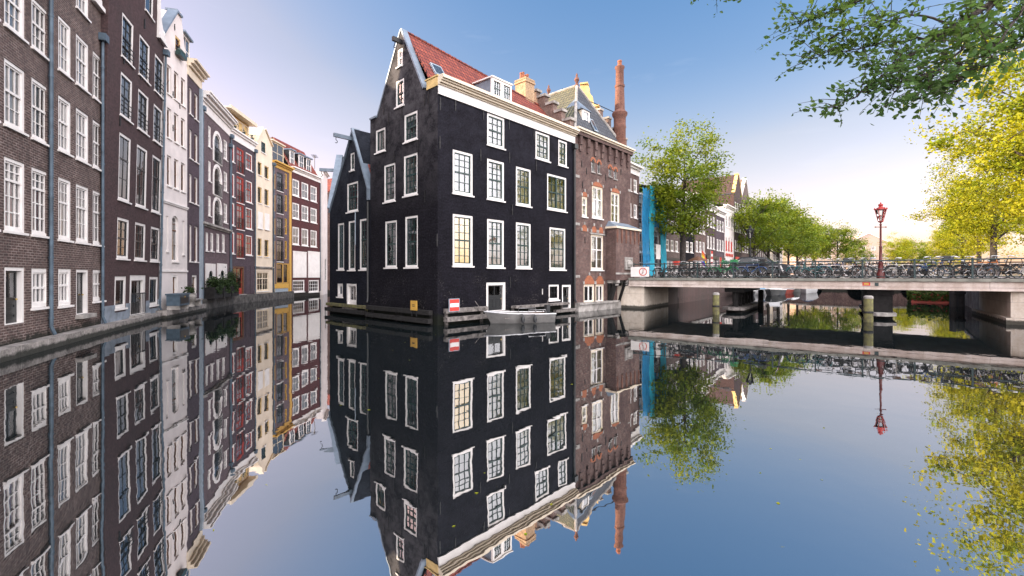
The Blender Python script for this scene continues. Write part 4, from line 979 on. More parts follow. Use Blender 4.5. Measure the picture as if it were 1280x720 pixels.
# ================================================================ the lower gabled house on its left
P1 = BC + LD * LL; P0 = BC + LD * 10.45
H, f, L = house_at('black_house', P0, P1 - LD * .01, 'lower blue-black gabled house with three tall windows, left of the corner house')
pk = f.px(441.7, 162); rr_ = f.px(462, 238); ll_ = f.px(415.5, 262)
out = [(0, -1), (L, -1), (L, rr_[1]), (pk[0] + .12, pk[1]), (pk[0] - .12, pk[1]), (0, ll_[1] - .2)]
bw2 = dict(fw=.1, sash='dark_green_paint', bar=.028)
window(H, f, f.rect(438, 443, 191, 213), fw=.08, cols=1, rows=(2, 2), sash='dark_green_paint')
window(H, f, f.rect(433.8, 447.5, 228, 264.5), cols=3, rows=(2, 2), **bw2)
for c, y in (((422.2, 430), (279, 337)), ((435.6, 444), (276, 337.5)), ((449.6, 459), (273.5, 337))): window(H, f, f.rect(*c, *y), cols=2, rows=(3, 2), split=.6, **bw2)
window(H, f, f.rect(421.8, 428.5, 354.5, 371), fw=.12, cols=1, rows=(1, 0), curtain='curtain_grey')
b = f.rect(433, 445.6, 354.5, 383); door(H, f, b, leaf='white_paint', glaze=.75, panels=1, halves=2, fw=.13, step='old_timber')
front(H, f, out, 'blue_black_brick', 9)
mb = MB(); pitched(mb, f, 0, ll_[1] - .4, pk[0], pk[1] - .12, L, rr_[1] - .2, .25, 9); mb.build('roof', 'red_tiles', H)
mb = MB(); mb.beam(f.P(L - .05, .1, rr_[1] + .05), f.P(pk[0], .1, pk[1] + .05), .5, .1); mb.beam(f.P(0, .1, ll_[1] - .15), f.P(pk[0], .1, pk[1] + .05), .36, .08); f.box(mb, L - .22, L - .02, -.1, .3, rr_[1] - .5, rr_[1] + .1); mb.build('gable_coping', 'lead', H)
u, z = f.px(440, 177); hoist(H, f, u, z + .15, 1.05, 'lead')
pipe(H, f, L - .12, .8, rr_[1] - .6, 'black_paint', .06, False)
mb = MB(); p = f.px(445.8, 0)[0]; mb.tube([f.P(p, -.08, f.px(446, 264)[1]), f.P(p, -.08, f.px(446, 306)[1])], .03, 6); mb.build('lamp_rod', 'grey_paint', H)
fender(f, .1, L - .1, f.px(437, 381.5)[1], 'mossy_timber', .3, .16); fender(f, .1, L - .1, f.px(437, 388.5)[1], 'dark_timber', .36)
# the third gable, turned away, shows its coping and red roof
Q1 = P0 - LD * .02; Q0 = Q1 + Vector((-.9, 5.2))
H, f, L = house_at('gabled_house', Q0, Q1, 'third gabled house turned away, only its grey coping and red tiled roof showing')
hz = (HY - 262) / F * Q1.y + CZ; hp = (HY - 196) / F * (Q1.y + 2.6) + CZ
front(H, f, [(0, -1), (L, -1), (L, hz), (L / 2 + .1, hp), (L / 2 - .1, hp), (0, hz)], 'blue_black_brick', 7)
for z in (2.2, 5.0): window(H, f, (L / 2 - .5, L / 2 + .5, z, z + 1.8), cols=2, rows=(2, 2), fw=.1)
mb = MB(); pitched(mb, f, 0, hz - .1, L / 2, hp - .1, L, hz - .1, .25, 7); mb.build('roof', 'red_tiles', H)
mb = MB(); mb.beam(f.P(L, .05, hz + .08), f.P(L / 2, .05, hp + .1), .4, .1); mb.beam(f.P(0, .05, hz + .08), f.P(L / 2, .05, hp + .1), .4, .1); mb.build('gable_coping', 'lead', H)
hoist(H, f, L / 2, hp - .9, 1.2, 'lead')
# ================================================================ the red brick house with the tall chimney
P0 = BC + RD * (LR + .01); BL = 7.0
H, f, L = house_at('brick_house', P0, P0 + RD * BL, 'ornate red brick house with a tall round chimney and projecting bay')
zc = f.px(750, 176)[1]
for c, y in (((739.3, 743.2), (199, 215)), ((747, 750.4), (202, 217)), ((761, 764.4), (208, 221)), ((767.5, 770.8), (211, 224))):
    b = f.rect(*c, *y); window(H, f, b, fw=.05, cols=1, rows=(1, 0), arch=(b[1] - b[0]) / 2, sill='stone', frame='stone', sash='black_paint')
    mb = MB(); u0, u1, z0, z1 = b; m = (u0 + u1) / 2; r = (u1 - u0) / 2
    f.ring(mb, archp(u0 - .13, u1 + .13, z1 - r, z1 + .14, r + .13), archp(u0, u1, z1 - r + .001, z1 + .001, r), -.03, .02); mb.build('brick_arch', 'orange_brick', H)
def segarch(b, rise=.28, mat='orange_brick'):
    u0, u1, z0, z1 = b; n = 7; P = [(u0 - .08 + (u1 - u0 + .16) * k / n, z1 + .04 + rise * math.sin(math.pi * k / n)) for k in range(n + 1)]
    mb = MB(); f.slab(mb, [(u0 - .08, z1 + .012), (u1 + .08, z1 + .012)] + P[::-1], -.03, .02); mb.build('brick_arch', mat, H)
    mb = MB(); m = (u0 + u1) / 2
    for uu in (u0 - .02, m, u1 + .02): f.box(mb, uu - .06, uu + .06, -.05, .01, z1 + .02 + (rise if uu == m else 0), z1 + .2 + (rise if uu == m else 0))
    mb.build('keystone', 'stone', H)
xw = dict(fw=.1, frame='cream_paint', sash='white_paint', cols=2, mull=1)
for c, y in (((727.4, 734), (246, 271)), ((740, 753.4), (233.5, 273)), ((763.6, 774.4), (241, 279.5))):
    b = f.rect(*c, *y); window(H, f, b, rows=(2, 1), split=.6, curtain='curtain_cream', **({**xw, 'cols': 1, 'mull': 0} if c[0] < 730 else xw)); segarch(b)
b = f.rect(738.6, 754, 293.6, 337.5); window(H, f, b, rows=(2, 1), split=.58, curtain='curtain_cream', **xw)
u0, u1, z0, z1 = b
mb = MB(); f.box(mb, u0 - .15, u1 + .15, -.07, .02, z1 + .01, z1 + .1); mb.build('lintel', 'stone', H)
for uu in (u0 - .75, u0 + .35, u1 - .3): segarch((uu - .3, uu + .3, z1 - .2, z1 + .12), .4)
for c in ((729.6, 742.8), (744.4, 754.6)): b = f.rect(*c, 355.5, 378.5); window(H, f, b, rows=(1, 0), curtain='curtain_grey', **xw); segarch(b, .55)
out = [(0, -1), (L, -1), (L, zc), (0, zc)]
mb = MB(); f.sheet(mb, out, .26)
DB = 7.4
body(mb, f, out, DB)
mb.build('wall', 'red_brick', H)
# stone bands, corbel table, cornice
mb = MB()
for y in (345.5, 284, 228): z = f.px(750, y)[1]; f.box(mb, 0.0, .55, -.025, .02, z - .08, z + .08); f.box(mb, L - .4, L, -.025, .02, z - .08, z + .08)
mb.build('stone_band', 'stone', H)
mb = MB()
for k in range(8): uu = .55 + (L - 1.1) * k / 7; f.box(mb, uu - .13, uu + .13, -.16, .02, zc - .75, zc - .22); f.box(mb, uu - .1, uu + .1, -.09, .02, zc - 1.15, zc - .752)
f.box(mb, 0, L, -.2, .02, zc - .218, zc - .003); mb.build('corbel_table', 'red_brick', H)
cornice(H, f, -.05, L + .05, zc, ((.26, .1), (.36, .1)), 'cream_paint')
anchors(H, f, ((727, 205), (733, 214), (757, 222), (728, 231), (757, 292), (776, 215), (731, 300)), .4)
# steep hipped slate roof over the left part, lower roof to the right, left slope coloured olive as if sunlit
tp = (1.95, 3.4); zt = (HY - 107) / F * (P0.y + RD.y * 3.4 + LD.y * 2.2) + CZ
RA = (3.4, 2.2)                                    # front apex of the short ridge (u, d)
RB = (3.4, 4.7)
P = f.P; E0, E1, E2, E3 = P(.25, .15, zc + .2), P(6.5, .15, zc + .2), P(6.5, 7.0, zc + .2), P(.25, 7.0, zc + .2)
A, B = P(RA[0], RA[1], zt), P(RB[0], RB[1], zt)
mb = MB(); mb.add([E0, E1, E2, E3, A, B], [(0, 1, 4), (1, 2, 5, 4), (2, 3, 5), (3, 0, 4, 5), (3, 2, 1, 0)]); mb.m[3] = 1; rf = mb.build('roof', ['slate_tiles', 'sunlit_olive_tiles'], H)
mb = MB(); mb.tube([E0, A], .1, 8); mb.tube([A, B], .1, 8); mb.tube([E1, A], .1, 8); mb.build('ridge_tiles', 'stone', rf)
mb = MB(); z2 = zc + 2.9
mb.add([P(3.0, .15, zc + .2), P(L, .15, zc + .2), P(L, 2.9, z2), P(3.0, 2.9, z2), P(L, 6.6, zc + .2), P(3.0, 6.6, zc + .2)], [(0, 1, 2, 3), (3, 2, 4, 5), (1, 4, 2), (0, 3, 5)]); mb.build('lower_roof', 'slate_tiles', H)
def finial(p, s=1.0):
    mb = MB(); mb.lathe([(.16, -.25), (.16, .05), (.09, .12), (.13, .3), (.2, .42), (.16, .58), (.07, .68), (.09, .82), (.0, 1.0)], (0, 0, 0), 10)
    mb.v = [(p.x + v[0] * s, p.y + v[1] * s, p.z + v[2] * s) for v in mb.v]; mb.build('finial', 'chimney_brick', rf, 40)
finial(A, .9); finial(B, .8)
# stepped gable on the side towards the black house
mb = MB(); mc = MB(); st = [(.35, .75), (1.0, 1.45), (1.65, 2.1), (2.35, 2.75), (3.05, 3.25)]
for k, (d, h) in enumerate(st):
    d1 = st[k + 1][0] if k + 1 < len(st) else 3.9
    f.box(mb, .02, .42, d + .002, d1 - .002, zc - .5, zc + h); f.box(mc, -.06, .5, d - .1, d1 - .1, zc + h + .002, zc + h + .16)
mb.build('stepped_gable', 'step_brick', H); mc.build('step_coping', 'stone', H)
mb = MB(); mc = MB()
for k, (d, h) in enumerate([(.3, 1.0), (.95, 1.9), (1.6, 2.8), (2.3, 3.6)]):
    f.box(mb, L - .4, L - .02, d + .002, d + .65, zc - .3, zc + h); f.box(mc, L - .46, L + .04, d - .05, d + .62, zc + h + .002, zc + h + .14)
mb.build('stepped_gable', 'step_brick', H); mc.build('step_coping', 'stone', H)
# dormer with a metal cap, two skylights
ud = f.px(751.5, 0)[0] - .75
mb = MB(); f.box(mb, ud - .42, ud + .42, .75, 2.4, zc + .7, zc + 2.0); dm = mb.build('dormer', 'cream_paint', H)
mb = MB(); f.ring(mb, rectp(ud - .42, ud + .42, zc + .7, zc + 2.0), rectp(ud - .28, ud + .28, zc + .85, zc + 1.88), .68, .76); wn = mb.build('window', 'white_paint', dm); mb = MB(); f.box(mb, ud - .29, ud + .29, .715, .72, zc + .84, zc + 1.89); mb.build('pane', 'pane_glass', wn)
mb = MB(); a, b, c, d = P(ud - .58, .6, zc + 2.003), P(ud + .58, .6, zc + 2.003), P(ud + .58, 2.4, zc + 2.003), P(ud - .58, 2.4, zc + 2.003); t = P(ud, 1.5, zc + 2.95)
mb.add([a, b, c, d, t + Vector((-.12, 0, 0)), t + Vector((.12, 0, 0))], [(0, 1, 5, 4), (1, 2, 5), (2, 3, 4, 5), (3, 0, 4), (3, 2, 1, 0)]); mb.build('dormer_cap', 'lead', dm)
def lowroof(u, t): return P(u, .15 + 2.75 * t, zc + .2 + (z2 - zc - .2) * t)
n3 = (lowroof(1, 0) - lowroof(0, 0)).cross(lowroof(0, 1) - lowroof(0, 0)).normalized()
def hiproof(u, t): k = t; return P(u, .15 + (RA[1] - .15) * t, zc + .2 + (zt - zc - .2) * t)
n4 = (hiproof(1, 0) - hiproof(0, 0)).cross(hiproof(0, 1) - hiproof(0, 0)).normalized()
skylight(H, 6.45, 6.85, .1, .4, lowroof, n3 * .7); skylight(H, 2.7, 3.1, .1, .32, hiproof, n4 * .7)
# tall round-topped chimney
uc = f.px(779.5, 0)[0] + .3; mb = MB(); cb = P(uc - .05, .45, 0); zz = (HY - 168) / F * 32.6 + CZ; z3 = (HY - 142) / F * 32.6 + CZ; z4 = (HY - 85) / F * 32.6 + CZ
mb.lathe([(.42, -1), (.42, z3 - 1.1), (.46, z3 - 1.0), (.42, z3 - .8), (.43, z3 - .3), (.54, z3 - .1), (.55, z3 + .05), (.36, z3 + .25), (.31, z4 - 1.4), (.35, z4 - 1.35), (.35, z4 - 1.2), (.29, z4 - 1.15), (.28, z4 - .1), (.34, z4), (.34, z4 + .12), (.26, z4 + .15), (.0, z4 + .15)], cb, 14); ch = mb.build('chimney', 'chimney_brick', H, 35)
mb = MB(); mb.lathe([(.16, 0), (.14, .3), (.17, .34), (.15, .42), (0, .42)], cb + Vector((0, 0, z4 + .15)), 8); mb.build('chimney_pot', 'orange_brick', ch, 40)
mb = MB(); mb.tube([P(3.3, 3.4, z2 + 1.6), cb + Vector((0, 0, z3 - .05))], .03, 5); mb.build('tie_rod', 'iron', ch)
# sunlit stone gable top showing over the roof
mb = MB(); g = (HY - 80) / F * 35 + CZ
f2 = Face(H, (7.45, 4.3), (0.45, -1)); mb2 = MB()
g = (HY - 102) / F * 35.5 + CZ; pts = [(-1.1, zc - 2), (1.1, zc - 2), (1.1, g - 1.9), (.75, g - 1.6), (.65, g - 1.0), (.42, g - .7), (.4, g - .25), (.22, g), (-.22, g), (-.4, g - .25), (-.42, g - .7), (-.65, g - 1.0), (-.75, g - 1.6), (-1.1, g - 1.9)]
f2.slab(mb2, pts, -.2, .25); mb2.build('rear_gable', 'yellow_stone', H)
mb2 = MB(); f2.box(mb2, -.32, .32, -.32, .3, g + .003, g + .12); f2.box(mb2, .76, 1.2, -.32, .3, g - 1.897, g - 1.75); f2.box(mb2, -1.2, -.76, -.32, .3, g - 1.897, g - 1.75); mb2.build('gable_coping', 'yellow_stone', H)
# projecting bay on brackets
bu0, bu1 = f.px(757.5, 0)[0], L - .12; bz0 = f.px(765, 350)[1] ; bz1 = f.px(765, 287)[1]; D = .75
mb = MB(); f.box(mb, bu0, bu1, -D, -.002, bz0, bz1); by = mb.build('bay', 'red_brick', H)
mb = MB(); f.box(mb, bu0 - .1, bu1 + .1, -D - .1, -.001, bz1 + .003, bz1 + .13); mb.build('bay_cornice', 'cream_paint', by)
mb = MB(); mb.add([P(bu0 - .08, -D - .08, bz1 + .133), P(bu1 + .08, -D - .08, bz1 + .133), P(bu1 + .08, -.002, bz1 + .133), P(bu0 - .08, -.002, bz1 + .133), P(bu0 + .3, -.003, bz1 + .55), P(bu1 - .3, -.003, bz1 + .55)], [(0, 1, 5, 4), (1, 2, 5), (3, 0, 4), (3, 2, 1, 0), (2, 3, 4, 5)]); mb.build('bay_roof', 'lead', by)
mb = MB()
for k in range(6): uu = bu0 + .15 + (bu1 - bu0 - .3) * k / 5; f.box(mb, uu - .07, uu + .07, -D - .06, -D + .01, bz1 - .75, bz1 - .05); f.box(mb, uu - .05, uu + .05, -D - .04, -D + .01, bz1 - .95, bz1 - .752)
mb.build('bay_corbels', 'chimney_brick', by)
mb = MB(); uu = (bu0 + bu1) / 2; f.box(mb, uu - .5, uu + .5, -D - .05, -D + .01, bz0 + .7, bz0 + 1.55)
f.ring(mb, rectp(uu - .5, uu + .5, bz0 + .7, bz0 + 1.55), rectp(uu - .4, uu + .4, bz0 + .8, bz0 + 1.45), -D - .09, -D - .0501)
mb.lathe([(.0, -.04), (.2, 0), (.26, .2), (.2, .42), (.0, .5)], P(uu, -D - .05, bz0 + .88), 8); mb.build('stone_relief', 'stone', by)
mb = MB(); f.box(mb, bu0 - .03, bu1 + .03, -D - .03, -D + .004, bz0 + .38, bz0 + .5); mb.build('stone_band', 'stone', by)
for k in range(3):
    uu = bu0 + .28 + (bu1 - bu0 - .56) * k / 2
    mb = MB(); a, b = P(uu, -D + .15, bz0 - .02), P(uu, -.05, bz0 - 1.75); mb.beam(a, b, .2, .3, (1, 0, 0)); mb.beam(P(uu, -.13, bz0 - .02), P(uu, -.13, bz0 - 1.9), .2, .24, (1, 0, 0))
    mb.build('bracket', 'dark_timber', by)
    mb = MB(); f.box(mb, uu - .15, uu + .15, -D - .04, -.0, bz0 - .2, bz0 - .003); mb.lathe([(.12, -.06), (.12, .06)], P(uu, -D + .1, bz0 - .3), 10); mb.build('bracket_head', 'stone', by)
mb = MB(); f.box(mb, .05, L, -.28, .02, -1, .42); f.box(mb, .05, L - 2.2, -.36, .0, .423, .55); mb.build('water_plinth', 'stone', H)
# ================================================================ the bridge
BD = Vector((.817, -.577)); BW = Vector((.577, .817)); BO = Vector((7.95, 30.95))
BLEN, BWID, ZT, ZB = 25.0, 8.0, 2.06, 1.50
brick('concrete', (.66, .57, .52), (.60, .52, .47), (.34, .29, .26), stain=(.36, .27, .22), amount=.6, bw=2.3, rh=3.0, ms=.010, bump=.25, coarse=.9, mottle=.22, algae=.5)
plain('bridge_kerb', (.23, .23, .20), .8, var=.3, scale=2)
plain('rail_green', (.018, .04, .042), .45, var=.2)
brick('abutment_concrete', (.68, .60, .51), (.62, .55, .47), (.4, .36, .31), stain=(.40, .31, .23), amount=.5, bw=2.0, rh=1.0, ms=.012, bump=.3, coarse=.8, mottle=.3, algae=.4)
BR = empty('bridge', (BO.x, BO.y, 0), math.atan2(BD.y, BD.x), 'low flat bridge with a pale beam and iron railings, crowded with bicycles', 'bridge')
fb = Face(BR, (0, 0), (1, 0))
def bp(s, w, z=0.0): q = BO + BD * s + BW * w; return Vector((q.x, q.y, z))
mb = MB(); mb.box(-.8, BLEN, .25, BWID - .25, ZB + .02, ZT - .14); mb.build('deck', 'concrete', BR)
mb = MB(); mb.box(-.8, BLEN, 2.3, BWID - 2.3, ZT - .138, ZT - .03); mb.build('roadway', 'asphalt', BR)
mb = MB(); mb.box(-.8, BLEN, .25, 2.28, ZT - .138, ZT - .004); mb.box(-.8, BLEN, BWID - 2.28, BWID - .25, ZT - .138, ZT - .004); mb.build('footway', 'brick_paving', BR)
for k, (a, b) in enumerate(((0, .248), (BWID - .248, BWID))):
    mb = MB(); mc = MB()
    n = 13; o = -.06 if k == 0 else .06
    for j in range(n): x0, x1 = BLEN * j / n, BLEN * (j + 1) / n - .012; mc.box(x0, x1, a + min(o, 0) * 1.6, b + max(o, 0) * 1.6, ZT - .13, ZT + .02)
    mb.box(0, BLEN, a, b, ZB + .16, ZT - .133); mb.box(0, BLEN, a + min(o, 0), b + max(o, 0), ZB, ZB + .13); mb.box(0, BLEN, a + .03, b - .03, ZB + .13, ZB + .16)
    mb.build('edge_beam', 'concrete', BR); mc.build('kerb', 'bridge_kerb', BR)
def railing(w):
    r = bpy.data.objects.new('railing', None); COL.objects.link(r); r.parent = BR
    m = MB()
    m.tube([(.3, w, ZT + .93), (BLEN, w, ZT + .93)], .032, 8)
    for z in (.5, .12): m.tube([(.3, w, ZT + z), (BLEN, w, ZT + z)], .018, 6)
    m.build('handrail', 'rail_green', r, 40)
    x = .3
    while x < BLEN: m = MB(); m.box(x - .035, x + .035, w - .035, w + .035, ZT, ZT + .9); m.lathe([(.05, 0), (.05, .05), (.03, .07), (.0, .08)], (x, w, ZT + .93), 8); m.build('post', 'rail_green', r); x += 2.05
railing(.12); railing(BWID - .12)
# piers: timber piles, a crosshead and a low fender platform
def pier(s, solid):
    p = bpy.data.objects.new('pier', None); COL.objects.link(p); p.parent = BR
    m = MB(); m.box(s - .54, s + .54, .42, BWID - .42, ZB - .28, ZB - .003); m.build('crosshead', 'dark_timber', p)
    for k in range(6):
        y = .8 + (BWID - 1.6) * k / 5; m = MB(); m.tube([(s + .02 * (k % 2), y + (.12 if k < 2 else 0), -1), (s, y, ZB - .28)], .17, 10); m.build('pile', 'dark_timber', p, 40)
    m = MB()
    if solid:
        m.box(s - .5, s + .5, .5, BWID - .5, -.5, ZB - .3)
        m.build('bracing', 'dark_timber', p)
    else:
        m.beam((s, .9, .3), (s, 3.6, 1.1), .12, .2); m.beam((s, 4.4, 1.1), (s, 7.1, .3), .12, .2); m.build('bracing', 'dark_timber', p)
    m = MB(); m.prism([(s - .62, .1), (s - .2, -.35), (s + .2, -.35), (s + .62, .1), (s + .62, BWID - .1), (s, BWID + .45), (s - .62, BWID - .1)], .16, .32); m.build('fender_platform', 'old_timber' if not solid else 'stone', p)
    m = MB(); m.prism([(s - .42, .25), (s + .42, .25), (s + .42, BWID - .25), (s - .42, BWID - .25)], -.6, .157); m.build('footing', 'dark_timber', p)
pier(6.45, False); pier(13.35, True)
mb = MB(); mb.box(-1.0, 1.0, .12, BWID - .2, -1, ZB + .01); mb.build('abutment', 'abutment_concrete', BR)
mb = MB(); mb.prism([(17.95, .15), (22, .15), (22, BWID - .2), (18.35, BWID - .2), (18.0, 4.5)], -1, ZB + .01); mb.prism([(17.75, -.12), (22, -.12), (22, .1), (18.0, .1), (18.25, BWID - .5), (17.98, BWID - .5)], -1, .3); mb.build('abutment', 'abutment_concrete', BR)
# small plates on the beam
s1 = 12.75; mb = MB(); mb.box(s1 - .16, s1 + .16, -.012, -.001, ZT - .36, ZT - .18); mb.build('marker_plate', 'red_paint', BR)
mb = MB(); mb.box(s1 - .1, s1 + .1, -.016, -.0125, ZT - .32, ZT - .22); mb.build('marker_centre', 'yellow_paint', BR)
mb = MB(); mb.box(s1 + .34, s1 + .5, -.012, -.001, ZT - .37, ZT - .2); mb.build('number_plate', 'rail_green', BR)
# prohibition board on the railing
def lookrot(): return math.atan2(BD.y, BD.x)
p = bp(.78, -.06, ZT + .42)
s = empty('prohibition_sign', p, lookrot(), 'white board with a red prohibition ring at the bridge railing\'s left end', 'sign')
mb = MB(); mb.box(-.62, .62, -.02, .02, -.33, .33); mb.build('board', 'white_paint', s)
mb = MB(); vs = []; n = 32
c0 = .22
for q in (.27, .215): vs += [(c0 + q * math.cos(2 * math.pi * k / n), -.026, q * math.sin(2 * math.pi * k / n)) for k in range(n)]
mb.add(vs, [(k, (k + 1) % n, n + (k + 1) % n, n + k) for k in range(n)]); mb.beam((c0 - .12, -.028, -.19), (c0 + .12, -.028, .19), .006, .05, (0, 1, 0)); mb.build('ring', 'red_paint', s)
mb = MB(); mb.beam((c0, -.0245, -.13), (c0, -.0245, .12), .004, .05, (0, 1, 0)); mb.lathe([(.0, 0), (.05, .03), (.0, .06)], (c0, -.0, .11), 8); mb.beam((c0 - .07, -.0245, -.12), (c0 + .07, -.0245, -.03), .004, .045, (0, 1, 0)); mb.build('pictogram', 'black_paint', s)
mb = MB(); mb.box(-.45, -.4, .02, .06, -.5, .45); mb.box(.4, .45, .02, .06, -.5, .45); mb.build('bracket', 'iron', s)
# ================================================================ street lamps
plain('lamp_crown_red', (.36, .035, .03), .4, var=.2)
plain('lamp_red', (.11, .018, .016), .4, var=.2)
glass('lamp_glass', 1.5, (.93, .93, .9), 0)
def lamp(loc, label, mat, lmat, Hh=3.75):
    o = empty('street_lamp', loc, 0, label, 'street lamp', 'crown-topped street lamps')
    mb = MB(); mb.lathe([(.17, 0), (.17, .3), (.13, .38), (.11, .75), (.13, .8), (.075, .88), (.06, 1.6), (.075, 1.64), (.05, 1.7), (.04, Hh - 1.0), (.06, Hh - .96), (.035, Hh - .9), (.03, Hh - .82)], (0, 0, 0), 12)
    mb.tube([(-.26, 0, Hh - 1.08), (.26, 0, Hh - 1.08)], .022, 6); mb.lathe([(.03, -.03), (.045, 0), (.03, .03)], (-.27, 0, Hh - 1.08), 8); mb.lathe([(.03, -.03), (.045, 0), (.03, .03)], (.27, 0, Hh - 1.08), 8)
    mb.build('post', mat, o, 40)
    mb = MB(); z0, z1 = Hh - .8, Hh - .2; r0, r1 = .1, .235
    for k in range(6):
        t = 2 * math.pi * (k + .5) / 6; a = Vector((r0 * math.cos(t), r0 * math.sin(t), z0)); b = Vector((r1 * math.cos(t), r1 * math.sin(t), z1)); mb.beam(a, b, .028, .028)
    mb.lathe([(.035, z0 - .06), (.11, z0 - .01), (.12, z0 + .02), (.09, z0 + .03)], (0, 0, 0), 12); mb.lathe([(.165, z0 + .28), (.165, z0 + .3), (.155, z0 + .3)], (0, 0, 0), 6)
    mb.lathe([(.25, z1), (.26, z1 + .03), (.18, z1 + .1), (.1, z1 + .15), (.08, z1 + .2), (.11, z1 + .24), (.1, z1 + .3), (.03, z1 + .33), (.03, z1 + .38), (.0, z1 + .41)], (0, 0, 0), 12)
    for k in range(6): t = 2 * math.pi * (k + .5) / 6; mb.lathe([(.035, 0), (.04, .04), (.02, .09), (0, .12)], (.25 * math.cos(t), .25 * math.sin(t), z1 + .02), 6)
    ln = mb.build('lantern', lmat, o)
    mb = MB(); n = 6; vs = []
    for (r, z) in ((r0 * .93, z0 + .03), (r1 * .93, z1 - .005)): vs += [(r * math.cos(2 * math.pi * (k + .5) / n), r * math.sin(2 * math.pi * (k + .5) / n), z) for k in range(n)]
    mb.add(vs, [(k, (k + 1) % n, n + (k + 1) % n, n + k) for k in range(n)]); mb.build('pane', 'lamp_glass', ln)
    mb = MB(); mb.lathe([(.02, z0 + .03), (.03, z0 + .2), (.05, z0 + .26), (.04, z0 + .34), (.0, z0 + .36)], (0, 0, 0), 8); mb.build('bulb', 'white_paint', ln)
    return o
lamp(bp(13.35, .34, ZT), 'red-crowned street lamp standing among the bicycles on the near side of the bridge', 'lamp_red', 'lamp_crown_red')
lamp(bp(6.35, BWID - .4, ZT), 'black-crowned street lamp on the far side of the bridge, left of the parked car', 'iron', 'iron', 3.7)
